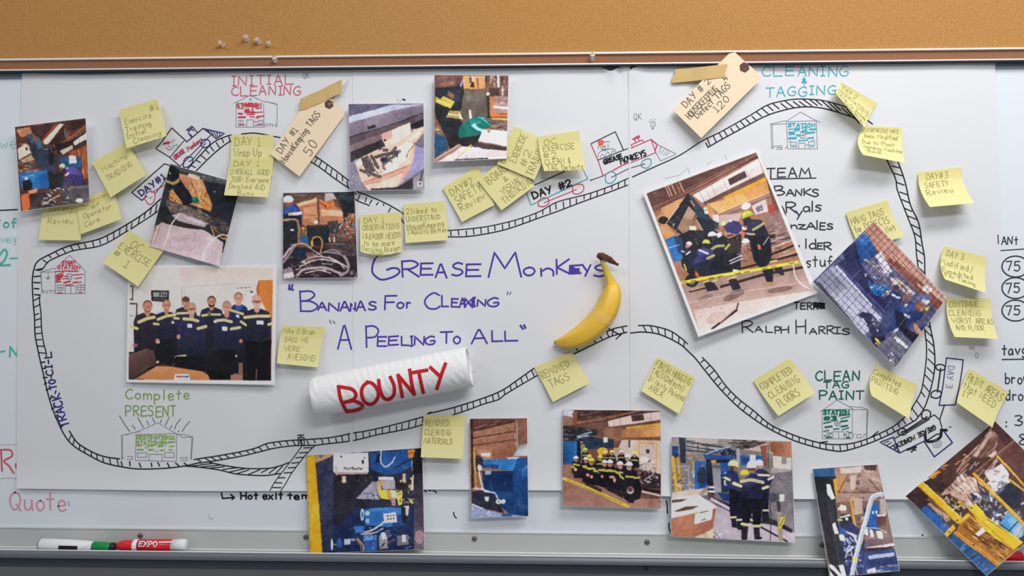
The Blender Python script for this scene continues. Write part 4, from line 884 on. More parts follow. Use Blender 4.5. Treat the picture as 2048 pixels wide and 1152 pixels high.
# ------------------------------------------------------------------ paper towel roll with red lettering
RAD = .0335
dAx = .0062 + RAD
a0 = P1(630, 794, dAx); a1 = P1(940, 733.5, dAx)
axv = (a1 - a0) / np.linalg.norm(a1 - a0); e1 = np.array([0, -1.0, 0]); e1 -= axv * e1.dot(axv); e1 /= np.linalg.norm(e1); e2 = np.cross(e1, axv)
roll = empty('paper_towel_roll', (a0 + a1) / 2)
tag(roll, 'white quilted paper towel roll with big red hand lettering', 'paper towel roll')
TOW = bpy.data.materials.new('quilted_towel'); TOW.use_nodes = True
nt = TOW.node_tree; b_ = nt.nodes['Principled BSDF']; b_.inputs['Base Color'].default_value = (*alb('efeeec'), 1); b_.inputs['Roughness'].default_value = .9; b_.inputs['Specular IOR Level'].default_value = .05
tc = nt.nodes.new('ShaderNodeTexCoord'); hs = []
for rot, sc in ((.6, 26), (-.5, 30)):
    mp = nt.nodes.new('ShaderNodeMapping'); mp.inputs['Rotation'].default_value = (0, rot, 0); nt.links.new(tc.outputs['Object'], mp.inputs[0])
    wv = nt.nodes.new('ShaderNodeTexWave'); wv.inputs['Scale'].default_value = sc; wv.inputs['Distortion'].default_value = 5; wv.inputs['Detail Scale'].default_value = .6; wv.inputs['Detail'].default_value = 0
    nt.links.new(mp.outputs[0], wv.inputs['Vector']); hs.append(wv)
vo = nt.nodes.new('ShaderNodeTexVoronoi'); vo.inputs['Scale'].default_value = 420; nt.links.new(tc.outputs['Object'], vo.inputs['Vector'])
ck = nt.nodes.new('ShaderNodeTexNoise'); ck.inputs['Scale'].default_value = 32; nt.links.new(tc.outputs['Object'], ck.inputs['Vector'])
rp = nt.nodes.new('ShaderNodeValToRGB'); rp.color_ramp.elements[0].position = .46; rp.color_ramp.elements[1].position = .54; nt.links.new(ck.outputs['Fac'], rp.inputs[0])
mx = nt.nodes.new('ShaderNodeMix'); nt.links.new(rp.outputs[0], mx.inputs[0]); nt.links.new(hs[0].outputs['Fac'], mx.inputs[2]); nt.links.new(vo.outputs['Distance'], mx.inputs[3])
bp = nt.nodes.new('ShaderNodeBump'); bp.inputs['Strength'].default_value = .55; bp.inputs['Distance'].default_value = .0011; nt.links.new(mx.outputs[0], bp.inputs['Height']); nt.links.new(bp.outputs['Normal'], b_.inputs['Normal'])
def ring(c, r, n=56, sq=1.0):
    an = np.arange(n) * 2 * math.pi / n
    return c + r * (np.cos(an)[:, None] * e1 + np.sin(an)[:, None] * e2)
L = np.linalg.norm(a1 - a0)
prof = [(0.004, RAD * .80), (.000, RAD * .86), (.003, RAD * .955), (.012, RAD * .985), (.04, RAD), (.3, RAD * 1.0), (.7, RAD * 1.0), (.97, RAD * 1.005), (1.0, RAD * 1.0), (1.0, RAD * .90), (.93, RAD * .86)]
V = np.concatenate([ring(a0 + axv * L * t, r) for t, r in prof]); n = 56
Fc = [(k * n + i, k * n + (i + 1) % n, (k + 1) * n + (i + 1) % n, (k + 1) * n + i) for k in range(len(prof) - 1) for i in range(n)]
Fc.append(tuple(range(n)))
make('towel_wrap', V, Fc, TOW, parent=roll)
core = [(.05, RAD * .42), (.985, RAD * .42), (.985, RAD * .37), (.05, RAD * .37)]
V = np.concatenate([ring(a0 + axv * L * t, r, 32) for t, r in core]); n = 32
Fc = [(k * n + i, k * n + (i + 1) % n, (k + 1) * n + (i + 1) % n, (k + 1) * n + i) for k in range(3) for i in range(n)]
make('cardboard_core', V, Fc, mat('cardboard', '8d7355', .85), parent=roll)
V = np.concatenate([ring(a0 + axv * L * .93, RAD * .87, 40), ring(a0 + axv * L * .93, RAD * .42, 40)])
make('rolled_layers', V, [(i, (i + 1) % 40, 40 + (i + 1) % 40, 40 + i) for i in range(40)], mat('towel_layers', 'd6d4d0', .9), parent=roll)
# loose corner of the outer sheet at the lower right
lc = np.stack([P1(949, 742, .055), P1(953, 770, .040), P1(946, 768, .048), P1(943, 740, .062)])
make('loose_corner', lc, [(0, 3, 2, 1)], TOW, parent=roll, smooth=False)
def on_roll(V2, eps):
    out = []
    for u, v in V2:
        c = np.array([(u - 1024) / F, (576 - v) / F, -1.0]); w = RM @ c; w /= np.linalg.norm(w)
        q = CP - a0; qp = q - axv * q.dot(axv); wp = w - axv * w.dot(axv)
        A, Bq, Cq = wp.dot(wp), qp.dot(wp), qp.dot(qp) - (RAD + eps) ** 2
        D = max(Bq * Bq - A * Cq, 0); t = (-Bq - math.sqrt(D)) / A
        out.append(CP + w * t)
    return np.array(out)
I = Ink()
for s in ["~635,618 645,680 655,730 680,790 712,852", "~635,618 700,628 765,645 798,690 772,738 672,770", "~705,762 780,752 845,782 858,812 800,840 712,852", "~905,578 862,620 850,685 875,755 922,785 968,770 1005,712 1000,652 955,592 900,575", "~1010,558 1020,640 1055,722 1105,738 1150,692 1152,610 1118,530", "1230,715 1212,620 1190,512", "1190,512 1260,595 1340,692", "1340,692 1318,600 1298,462", "1305,492 1380,478 1460,465", "1383,485 1402,580 1424,676", "1490,440 1568,512", "1630,405 1592,508 1550,640"]:
    q = ZO(s.lstrip('~'), s[0] == '~'); I.put(dens(q, 2.0), 6.9, 'ae2029')
I.build('red_lettering', lambda V: on_roll(V, .0007), roll)

# ------------------------------------------------------------------ markers on the tray
def marker(name, label, u0, v0, u1, v1, dd, parts):
    p0, p1 = P1(u0, v0, dd), P1(u1, v1, dd)
    o = empty(name, (p0 + p1) / 2); tag(o, label, 'marker', 'dry erase markers on the tray')
    for nm, c, pr, lab in parts:
        V, Fc = lathe(pr, p0, p1, 28)
        q = make(nm, V, Fc, mat('marker_' + c, c, .35, spec=.4), parent=o)
        if lab: q['label'] = lab
    return o, p0, p1
R_ = .0098
g, g0, g1 = marker('dry_erase_marker', 'white barrel dry erase marker with green cap at the left of the tray', 81, 1089, 231, 1095, .028, [
    ('barrel', 'dde0e0', [(0, R_ * .86), (.02, R_ * 1.08), (.45, R_ * 1.05), (.62, R_ * .98), (.70, R_ * .86), (.72, R_ * .80)], 'white barrel'),
    ('end_plug', '6d7470', [(-.012, R_ * .8), (0.004, R_ * .95), (.006, R_ * 1.0)], 'grey end plug'),
    ('cap', '117a3e', [(.705, R_ * .84), (.71, R_ * .90), (.92, R_ * .84), (.94, R_ * .82)], 'green cap'),
    ('cap_end', '1c1f1e', [(.938, R_ * .80), (.945, R_ * .86), (.985, R_ * .84), (1.0, R_ * .70)], 'black cap end')])
I = Ink(); I.put(pts("119,1094.8 152,1095.6"), 7.2, '1e2022'); I.put(pts("158,1100 172,1093 182,1089"), .6, '9aa0a0')
I.build('label_block', lambda V: P(V[:, 0], V[:, 1], .0290 + R_ * .99), g)
r, r0, r1 = marker('dry_erase_marker', 'red dry erase marker with white end, next to the green capped one', 235, 1091, 373, 1090, .028, [
    ('cap', 'c3202c', [(0, R_ * .42), (.02, R_ * .68), (.10, R_ * .92), (.24, R_ * .95), (.25, R_ * .93)], 'red cap'),
    ('collar', 'e6e3e2', [(.24, R_ * .98), (.25, R_ * 1.04), (.31, R_ * 1.04), (.315, R_)], 'white collar'),
    ('barrel', 'c41f2b', [(.31, R_ * 1.03), (.80, R_ * 1.03)], 'red printed barrel'),
    ('end_plug', 'e2dfde', [(.80, R_ * 1.035), (.955, R_ * 1.03), (.985, R_ * .98), (1.0, R_ * .8)], 'white end')])
I = Ink()
text(lambda s, a, c: I.put(s, a, c), "EXPO", 278.5, 1083, 36, 9.5, 2.3, 'f2eeee', jit=.01, dy=(-.14, 1))
I.put(pts("318,1084.5 343,1083.8"), 2.6, 'e9d6d6'); I.put(pts("320,1090 341,1089.6"), .8, 'd87a80'); I.put(pts("286,1096.5 340,1095.5"), .7, 'd87a80')
I.build('printed_lettering', lambda V: P(V[:, 0], V[:, 1], .0283 + R_ * 1.04 * np.sqrt(np.clip(1 - ((V[:, 1] - 1090.6) / 12.2) ** 2, .25, 1))), r)
marker('dry_erase_marker', 'red capped marker peeking out from behind the yellow crane print at far right', 1985, 1112, 2110, 1117, .022, [
    ('cap', 'c41f28', [(0, R_ * .6), (.03, R_ * .92), (.42, R_ * .98), (.47, R_ * .9)], 'red cap'),
    ('barrel', 'dcdad9', [(.46, R_ * .98), (.98, R_ * 1.0), (1.0, R_ * .8)], 'white barrel')])

# ------------------------------------------------------------------ clear push pins
PIN = mat('clear_pin_plastic', 'e8e4dc', .12, spec=.6, trans=.75)
STEEL = mat('pin_steel', 'c9c9c9', .3, metal=.9)
def pin(label, u, v, dsurf, tilt, sz=1.0):
    c = P1(u, v, dsurf + .004); dr = np.array([tilt[0], -1.0, tilt[1]]); dr /= np.linalg.norm(dr)
    r = .0048 * sz
    a = np.array([c[0], -dsurf, c[2]]); b = a + dr * .0125 * sz
    o = empty('push_pin', a); tag(o, label, 'push pin', 'clear push pins')
    V, Fc = lathe([(0, r * .85), (.12, r * .9), (.2, r * .55), (.6, r * .48), (.78, r * .6), (.9, r), (1, r * .92)], a + dr * .0003, b, 18)
    make('pin_head', V, Fc, PIN, parent=o)
    V, Fc = lathe([(0, .0006), (1, .0006)], a - dr * .006, a + dr * .002, 8)
    make('pin_needle', V, Fc, STEEL, parent=o)
for lab, u, v, d, t in [('clear push pin in the cork, leftmost of the cluster', 445, 90, .008, (-.25, .2)), ('clear push pin in the cork, topmost of the cluster', 492, 79, .008, (.15, .3)),
                        ('clear push pin in the cork, third of the cluster from the left', 517, 84, .008, (-.1, .25)), ('small clear push pin in the cork, rightmost of the cluster', 537, 89, .008, (.2, .2)),
                        ('clear push pin in the brown rail insert below the cluster', 550, 121, .0095, (.1, .2)), ('clear push pin in the rail above the torn middle sheet', 1184, 118, .0095, (.05, .5))]:
    pin(lab, u, v, d, t, .8 if 'small' in lab else 1.0)

# ------------------------------------------------------------------ printed pictures (drawn as plain shapes, then laid on the print as its own colours)
class Pic:
    SS = 2
    def __init__(s, q, bg):
        s.q = pts(q); s.x0, s.y0 = np.floor(s.q.min(0)) - 2; x1, y1 = np.ceil(s.q.max(0)) + 2
        s.W, s.H = int(x1 - s.x0) * s.SS, int(y1 - s.y0) * s.SS
        s.A = np.ones((s.H, s.W, 3), np.float32) * np.array(hexrgb(bg), np.float32)
        s.R = np.random.RandomState(int(abs(s.x0 * 7 + s.y0)) % 9999)
        s.z(0, 0, 1)
    def z(s, ox, oy, sc): s.o = np.array([ox, oy], float); s.sc = sc; return s
    def c_(s, p):
        p = pts(p) if isinstance(p, str) else np.asarray(p, float)
        return (p * s.sc + s.o - [s.x0, s.y0]) * s.SS
    def box(s, p, m=1):
        a = np.maximum(np.floor(p.min(0) - m).astype(int), 0); b = np.minimum(np.ceil(p.max(0) + m).astype(int) + 1, [s.W, s.H])
        return (a[0], b[0], a[1], b[1]) if (b > a).all() else None
    def mask(s, p):
        b = s.box(p)
        if b is None: return None, None
        X, Y = np.meshgrid(np.arange(b[0], b[1]) + .5, np.arange(b[2], b[3]) + .5)
        m = np.zeros(X.shape, bool); n = len(p)
        for i in range(n):
            (xa, ya), (xb, yb) = p[i], p[(i + 1) % n]
            if ya == yb: continue
            m ^= ((ya > Y) != (yb > Y)) & (X < (xb - xa) * (Y - ya) / (yb - ya) + xa)
        return b, m
    def put(s, b, m, c, a):
        if b is None: return
        v = s.A[b[2]:b[3], b[0]:b[1]]
        c = np.array(hexrgb(c), np.float32) if isinstance(c, str) else c
        v[m] = v[m] * (1 - a) + (c if c.ndim == 1 else c[m]) * a
    def p(s, c, p, a=1.0):
        b, m = s.mask(s.c_(p)); s.put(b, m, c, a); return s
    def g(s, c0, c1, p, ang=90, a=1.0):
        q = s.c_(p); b, m = s.mask(q)
        if b is None: return s
        X, Y = np.meshgrid(np.arange(b[0], b[1]), np.arange(b[2], b[3])); d = math.radians(ang)
        k = X * math.cos(d) + Y * math.sin(d); kk = q @ np.array([math.cos(d), math.sin(d)])
        t = np.clip((k - kk.min()) / max(kk.max() - kk.min(), 1), 0, 1)[..., None]
        c = np.array(hexrgb(c0)) * (1 - t) + np.array(hexrgb(c1)) * t
        s.put(b, m, c.astype(np.float32), a); return s
    def l(s, c, w, p, sm=False, a=1.0):
        q = s.c_(p); q = smooth(q, 6) if sm else q
        w = max(w * s.sc * s.SS * .5, .5)
        b = s.box(q, w + 1)
        if b is None: return s
        X, Y = np.meshgrid(np.arange(b[0], b[1]) + .5, np.arange(b[2], b[3]) + .5); m = np.zeros(X.shape, bool)
        for i in range(len(q) - 1):
            d = q[i + 1] - q[i]; L = d.dot(d) + 1e-9
            t = np.clip(((X - q[i, 0]) * d[0] + (Y - q[i, 1]) * d[1]) / L, 0, 1)
            m |= (X - q[i, 0] - t * d[0]) ** 2 + (Y - q[i, 1] - t * d[1]) ** 2 <= w * w
        s.put(b, m, c, a); return s
    def e(s, c, x, y, rx, ry=None, rot=0, a=1.0, half=None):
        ry = rx if ry is None else ry; an = np.linspace(0, 2 * math.pi, 28, endpoint=False) if half is None else np.linspace(math.radians(half[0]), math.radians(half[1]), 18)
        X, Y = rx * np.cos(an), ry * np.sin(an); r = math.radians(rot)
        return s.p(c, np.stack([x + X * math.cos(r) - Y * math.sin(r), y + X * math.sin(r) + Y * math.cos(r)], -1), a)
    def k(s, n, p, cols, sz, asp=(1, 3), ang=(0, 180), a=(.6, 1.0)):
        """a jumble of n small pieces inside the outline p"""
        q = pts(p); lo, hi = q.min(0), q.max(0); cols = cols.split(); done = 0
        for _ in range(n * 6):
            if done >= n: break
            x = lo + (hi - lo) * s.R.rand(2); ins = False
            for i in range(len(q)):
                (xa, ya), (xb, yb) = q[i], q[(i + 1) % len(q)]
                if (ya > x[1]) != (yb > x[1]) and x[0] < (xb - xa) * (x[1] - ya) / (yb - ya) + xa: ins = not ins
            if not ins: continue
            h = s.R.uniform(*sz); w = h * s.R.uniform(*asp); t = math.radians(s.R.uniform(*ang)); d = np.array([math.cos(t), math.sin(t)]) * w / 2; nn = np.array([-math.sin(t), math.cos(t)]) * h / 2
            s.p(cols[s.R.randint(len(cols))], np.array([x - d - nn, x + d - nn * s.R.uniform(.4, 1), x + d + nn, x - d + nn * s.R.uniform(.4, 1)]), s.R.uniform(*a)); done += 1
        return s
    def tone(s, amt=1.0, warp=True):
        S = s.SS; A = s.A; H, W = A.shape[:2]
        def field(cell):
            n = s.R.normal(0, 1, (H // cell + 3, W // cell + 3)); y = np.arange(H) / cell; x = np.arange(W) / cell
            yi, xi = y.astype(int), x.astype(int); fy, fx = (y - yi)[:, None], (x - xi)[None]
            fy = fy * fy * (3 - 2 * fy); fx = fx * fx * (3 - 2 * fx)
            return (n[yi][:, xi] * (1 - fx) + n[yi][:, xi + 1] * fx) * (1 - fy) + (n[yi + 1][:, xi] * (1 - fx) + n[yi + 1][:, xi + 1] * fx) * fy
        wx, wy = field(7) * .6 + field(26) * .7, field(7) * .6 + field(26) * .7      # hand-cut wobble of the outlines
        Y, X = np.mgrid[0:H, 0:W]
        if warp: A = A[np.clip(Y + wy, 0, H - 1).astype(int), np.clip(X + wx, 0, W - 1).astype(int)]
        A = (A + np.roll(A, 1, 0) + np.roll(A, 1, 1) + np.roll(np.roll(A, 1, 0), 1, 1)) / 4
        L = A.mean(2, keepdims=True); A = L + (A - L) * .88
        g = (field(4) * 4.5 + field(8) * 4.5 + field(20) * 5 + field(50) * 6)[..., None] * amt * (.35 + .65 * np.clip(1.2 - abs(L - 120) / 150, 0, 1))
        A = A + g
        A = A[:H // S * S, :W // S * S].reshape(H // S, S, W // S, S, 3).mean((1, 3))
        return np.clip(A + s.R.normal(0, 2.0, A.shape[:2])[..., None], 5, 252)
PRINT = attr_mat('photo_gloss', .42, .22)
BACK = mat('photo_paper', 'e6e6ea', .5, spec=.3)
def photo(label, pic, base, lift, power=2.0, cut=None, bulge=(0, 0, 0, 0), bot=(0, 0), amt=1.0, warp=True):
    A = pic.tone(amt, warp); lf = Leaf("0,0 1,0 1,1 0,1", base * .001, tuple(x * .001 for x in lift), power, bulge, bot); lf.q = pic.q
    e = lambda i, j: np.linalg.norm(pic.q[i] - pic.q[j])
    nc, nr = int(max(e(0, 1), e(3, 2)) * 1.15), int(max(e(0, 3), e(1, 2)) * 1.15)
    a, b = np.meshgrid(np.linspace(0, 1, nc), np.linspace(0, 1, nr)); a, b = a.ravel(), b.ravel()
    q = pic.q; a1, b1 = a[:, None], b[:, None]
    px = q[0] * (1 - a1) * (1 - b1) + q[1] * a1 * (1 - b1) + q[2] * a1 * b1 + q[3] * (1 - a1) * b1
    x = np.clip(px[:, 0] - pic.x0 - .5, 0, A.shape[1] - 1.01); y = np.clip(px[:, 1] - pic.y0 - .5, 0, A.shape[0] - 1.01)
    xi, yi = x.astype(int), y.astype(int); fx, fy = (x - xi)[:, None], (y - yi)[:, None]
    C = (A[yi, xi] * (1 - fx) + A[yi, xi + 1] * fx) * (1 - fy) + (A[yi + 1, xi] * (1 - fx) + A[yi + 1, xi + 1] * fx) * fy
    V = lf.at(a, b, .0003); Fc = gridfaces(nr, nc)
    def drop(Fc, nr, nc):
        if cut is None: return Fc
        fa = np.linspace(0, 1, nc); fb = np.linspace(0, 1, nr); i = np.arange(len(Fc)); r, c = i // (nc - 1), i % (nc - 1)
        return Fc[~cut((fa[c] + fa[c + 1]) / 2, (fb[r] + fb[r + 1]) / 2)]
    org = V.mean(0); o = empty('photo_print', org)
    im = fastgrid('printed_image', V, drop(Fc, nr, nc), PRINT, np.clip(lin(C) / GAIN, .004, .9), org); im.location = (0, 0, 0); im.parent = o
    m, n = (23, 23) if cut is None else (81, 81)
    mg = .6
    a, b = np.meshgrid(np.linspace(-mg / e(0, 1), 1 + mg / e(0, 1), n), np.linspace(-mg / e(0, 3), 1 + mg / e(0, 3), m)); a, b = a.ravel(), b.ravel()
    V = lf.at(a, b, .0)
    if cut is None: bk = make('paper_backing', V, gridfaces(m, n), BACK, parent=o)
    else: bk = make('paper_backing', V, drop(gridfaces(m, n), m, n), BACK, parent=o)
    solid(bk, .0003)
    tag(o, label, 'photo', 'photo prints stuck on the paper sheets')
    return o

# 1 --- robot arm and stooping worker (upper left)
q = Pic("30,254 171,236.5 179,404 42,422", '57342a').z(0, 180, .1953125)
q.p('c98058', "170,400 330,370 440,520 300,600 180,540").p('5a3428', "160,400 210,480 280,470 300,560 180,540 165,480").p('8a4a30', "300,380 440,330 470,450 420,560 340,500")
q.p('3c2826', "310,372 875,293 880,345 640,460 600,350 420,520 330,440").p('8e3a2a', "425,500 560,345 605,335 455,520").p('e2cdb2', "440,520 610,340 655,345 500,540 455,560").p('3a2722', "500,550 640,370 700,480 560,560")
q.k(14, "655,320 720,320 710,490 665,480", 'd99a52 b9743a 8a4a26 f0c890', (5, 10), (4, 12), (78, 92)).p('80492c', "600,560 885,340 892,400 640,590").l('c08a5a', 5, "610,560 880,360").p('2c2124', "560,560 700,520 895,420 890,520 740,590 620,660 580,640")
q.p('d8cec6', "745,530 885,430 892,500 760,572").l('8c8580', 4, "800,490 815,540").l('8c8580', 4, "850,460 862,515").p('c9b8a8', "610,620 740,560 745,600 640,660").p('d8c6b0', "178,600 265,540 318,640 190,715").p('302520', "255,590 275,585 282,610 262,616").p('bd9470', "200,720 340,650 400,710 250,740")
q.k(40, "185,715 380,715 385,840 190,840", '8a6a4c b4946c 3a302c d0b690 5a483a', (6, 14), (2, 6), (-12, 25)).l('3a302c', 5, "190,745 380,745").l('3a302c', 5, "190,790 380,785").p('2b3345', "270,455 320,445 345,520 440,545 540,590 560,720 530,850 420,820 330,680 290,520").p('3c5676', "270,455 312,446 350,530 322,560").p('455f78', "345,500 400,490 440,580 390,600").p('1e2026', "490,580 545,590 552,760 500,760")
q.k(16, "430,560 560,560 580,650 470,640", '20242c 384250 6a7884 9c5a3c', (8, 20), (1, 3)).p('a3522c', "700,640 900,560 905,900 860,900 830,690 720,650").k(18, "790,600 905,580 905,880 860,890", 'c4713e 8a3e22 e0985c', (6, 12), (4, 9), (80, 95))
q.p('21507f', "600,690 830,680 838,790 640,800").p('e4dfd0', "700,670 775,668 783,748 708,755").p('c94a3c', "720,655 750,655 750,668 720,668").p('1d69b4', "195,850 480,815 485,1000 215,1010").p('185a9e', "400,860 560,840 550,1000 410,1000").l('cfd4da', 4, "222,890 340,872 338,940").p('1b1b20', "228,935 300,910 328,960 320,1020 235,1030").e('e6e4dc', 268, 905, 15).l('b8402e', 4, "215,900 225,1000")
q.p('25262b', "480,830 640,850 650,1010 500,1010").p('36343a', "560,640 600,640 590,860 540,860").p('3a3468', "640,800 720,775 800,790 860,940 840,975 700,960 620,1000 680,880").p('54489a', "650,800 735,775 820,830 845,880 700,850").e('c4d3b0', 635, 775, 30, 27).e('8a6a50', 625, 800, 14).p('e8e6ea', "655,870 695,838 706,852 668,885").p('d4d8e4', "675,790 692,786 694,806 678,808")
q.p('595259', "640,985 710,980 912,970 917,1125 640,1190").p('756c74', "710,985 910,975 913,1000 715,1005").p('484048', "640,1000 710,985 715,1120 640,1150").p('ea6a30', "215,1070 290,1055 305,1190 285,1230 230,1238").p('f0986a', "285,1030 385,1000 375,1040 300,1075").p('3a2c2e', "300,1060 520,1040 560,1180 330,1225").k(46, "440,990 720,1000 720,1165 430,1185", 'e8dcd8 c0a8a0 56464a 2a2226 f4eeea 94706a', (5, 14), (2, 5), (-30, 40)).l('e6d8d0', 9, "440,1175 520,1120 600,1080", True).p('4e494e', "300,1215 780,1150 780,1170 300,1235").e('eee6dc', 810, 1130, 40, 22).p('5f595e', "840,1110 915,1105 918,1150 845,1150")
photo('print of a robot arm and a stooping worker in purple, far upper left', q, 13, (2, 4, 8, 10))

# 2 --- dark arm with green glove over a slab (tilted)
q = Pic("340,329 482,368 439,532 299,492", '26272b').z(240, 320, .1953125)
q.p('c8845a', "590,130 850,200 945,430 930,525 760,470 560,390 500,330 560,250").p('e2bc98', "700,130 825,165 800,205 690,170").p('bd7a58', "630,200 740,255 725,345 660,300").k(60, "730,200 840,210 940,440 920,520 800,480 700,350", 'e89a3a f0b850 b06a2c 6e3e22 ffd890 d88a4a', (6, 12), (3, 11), (65, 110)).k(24, "800,380 930,400 925,520 800,480", 'f0a838 a86424 f8cc70 5a3420', (6, 12), (2, 6), (20, 60))
q.p('d88c48', "510,310 620,400 640,450 500,410").k(16, "505,320 620,400 630,440 500,410", 'f0b468 a85c30 e89848 5e3622', (6, 10), (3, 8), (15, 45)).p('20252c', "840,195 1095,215 1210,375 1130,650 940,600 935,440").p('4a4d52', "560,65 1090,205 1085,255 840,200 800,150 600,110").k(20, "600,80 1085,210 1080,250 850,200", '5c6066 3a3d42 6c7076', (6, 12), (2, 4), (10, 20)).e('d8dce0', 965, 325, 6)
q.p('181a22', "512,50 600,95 610,190 745,390 740,440 660,455 560,330 470,230").p('8a7848', "470,200 540,225 605,180 608,225 545,258 473,235").l('b8a878', 9, "472,215 540,238 605,200", True).p('9aa25a', "505,110 525,140 505,150").e('0f6e5a', 770, 410, 38, 34, 20).e('1c8a70', 758, 398, 16)
q.p('675852', "470,420 640,455 760,500 920,560 950,650 850,665 640,560 470,520").k(70, "470,410 640,460 800,500 930,570 930,650 700,590 480,520", '8a7870 4a3e3a a89488 2c2624 756258', (8, 18), (1, 4), (5, 40)).p('1e1c1e', "400,480 480,470 520,560 430,580 380,600").p('3c3234', "940,580 1135,640 1100,770 960,690 900,620").k(14, "950,590 1120,640 1090,740 970,680", '54484a 2c2426 6a5c5c', (10, 24), (1, 3))
q.p('a8949a', "520,560 640,540 720,570 900,650 860,690 600,620").p('c8b8bc', "650,570 740,585 880,650 840,660 690,610").p('2a2224', "425,590 520,595 640,640 865,690 855,725 640,690 420,640").g('b69ca0', 'd2bcc4', "345,690 425,635 640,690 860,715 1055,840 1040,990 1020,1090 300,882", 70).p('a07c78', "360,665 415,660 350,865 305,855").p('d0aaa4', "385,660 402,662 335,862 322,858").k(26, "440,760 800,800 900,960 500,900", '8a7478 6a5458', (4, 8), (1, 2.5)).p('8e7f84', "310,880 480,930 300,892")
q.k(24, "940,660 1110,770 1080,830 980,760", 'c8863a 7a4a22 e0a858 4a3020', (6, 12), (3, 8), (20, 50)).l('e4ccb8', 13, "615,548 530,640 485,770 432,930", True).l('ead6d4', 12, "1105,770 1010,770 905,860 855,950 845,1040", True).l('d8b07a', 9, "930,670 960,760 1000,880 1055,970", True).l('5a4030', 4, "700,465 770,500", True).e('2a2624', 930, 620, 30, 24).e('675852', 930, 620, 20, 15)
photo('tilted print of a dark sleeved arm with green glove above a grey slab', q, 10.5, (1, 3, 7, 4))

# 3 --- bolts on a plastic bag
q = Pic("697,208 847,207 849,378.5 700,381", '786e80').z(500, 190, .1953125)
q.p('666078', "1012,95 1500,92 1012,225").g('c4ccde', 'b4b8cc', "1012,218 1440,98 1780,92 1500,160 1012,282", 60).g('8a7c8c', '76687a', "1012,282 1500,150 1780,92 1780,172 1012,425", 70).k(40, "1030,300 1500,160 1760,110 1760,170 1030,410", '9a8c9c 6c5e6e 857586', (4, 8), (2, 5), (-20, -10), (.3, .6)).l('30262c', 12, "1020,432 1450,300 1780,182").p('5a4850', "1015,440 1780,195 1780,260 1020,520").p('786064', "1020,515 1400,370 1420,440 1025,575").p('2c2a30', "1025,580 1345,455 1400,540 1080,660 1030,700").p('2e2428', "1195,325 1275,302 1292,325 1210,352").p('1e1a1e', "1640,300 1775,240 1778,330 1650,350")
q.p('7d7688', "1025,690 1090,650 1150,940 1140,985 1028,988").k(20, "1030,700 1090,680 1140,900 1035,960", '92899a 6a6274 a49cac', (6, 16), (1, 3)).p('e8c8bc', "1335,402 1635,275 1648,385 1590,450 1385,528").p('dc9a8a', "1340,402 1450,360 1450,440 1370,480").e('2a2428', 1378, 462, 12)
q.p('e4b8a2', "1070,680 1180,610 1340,540 1600,440 1680,350 1770,318 1782,375 1690,490 1665,700 1590,830 1500,945 1210,978 1140,890").p('f0dcc8', "1400,620 1600,470 1670,500 1620,640 1460,790 1380,800").p('efd0c0', "1600,450 1760,330 1740,400 1640,480").p('d89c86', "1140,890 1500,760 1660,700 1590,830 1500,945 1210,978").p('e6bca8', "1170,930 1560,800 1500,940 1220,975").l('a8604e', 8, "1145,895 1300,850 1480,780 1640,710", True).l('b4705c', 6, "1180,910 1350,880 1560,780", True).l('8e4a3c', 10, "1690,490 1620,580 1600,640", True).k(30, "1420,560 1640,480 1620,640 1440,780", 'fff0e4 e0b8a4 f4d8c8', (5, 14), (2, 5), (-60, -20), (.4, .8)).p('f2e0d8', "1085,690 1170,655 1190,690 1100,730")
for a in ["1150,650 1215,820", "1195,630 1265,770", "1240,620 1310,740", "1130,770 1330,835", "1260,640 1400,600 1500,580", "1395,640 1485,540", "1330,560 1400,560", "1180,640 1240,790", "1370,700 1500,600"]: q.l('332c30', 30, a).l('8a8080', 7, a)
q.k(34, "1130,620 1350,590 1520,550 1500,640 1400,720 1320,830 1170,800", '1e1a20 584e54 b8aca8 38343c 76706e', (7, 16), (1, 4), (20, 80)).e('24203a', 1370, 660, 38, 28).e('cfc4c0', 1340, 570, 18, 12).e('2c2628', 1525, 572, 16).e('b8aaa6', 1525, 572, 8)
q.p('948cb8', "1690,500 1785,540 1785,745 1600,860 1510,935 1600,820 1665,690").p('6a5a70', "1700,495 1782,525 1782,540 1690,512").p('2c2a2e', "1515,935 1665,845 1665,965 1240,972 1235,955 1480,945").p('968e98', "1668,850 1788,780 1788,965 1665,965").l('5a5258', 22, "1760,780 1740,900").e('c8c4c8', 1737, 908, 28).e('6a6468', 1737, 908, 12)
photo('print of dark bolts piled on a plastic bag, upper middle left', q, 11, (1, 2, 5, 5))

# 4 --- green glove
q = Pic("869,149.5 1017,151 1013,317 868,323.5", '7a5446').z(840, 130, .1953125)
q.g('8a5a4e', '4e302c', "155,100 440,105 432,165 340,222 180,250 155,240", 80).e('a06c58', 270, 190, 90, 26, -10, .7).p('d89a58', "440,108 662,108 667,238 440,242").p('6a4028', "500,108 520,108 525,180 505,180").p('3a2820', "520,172 550,172 556,225 515,225").p('8a5a38', "580,120 600,120 602,232 586,232").l('f0c080', 8, "440,120 655,120").p('d0c0b8', "520,110 545,110 560,160 540,165")
q.k(70, "665,108 890,108 880,310 700,240", '5c4640 9a8078 3a2e2c c4b4ac 7a3a30 241c1c', (7, 18), (1, 4), (70, 110)).l('c8c2c2', 22, "795,110 800,220").l('e4dede', 8, "795,110 800,220").p('4a3230', "700,235 815,235 812,315 720,315").l('b8aca8', 18, "845,220 838,460").k(10, "830,220 860,220 850,460 825,460", 'ece6e4 5a4c48', (8, 14), (1, 2)).p('7a4a42', "860,108 903,110 900,280 872,270")
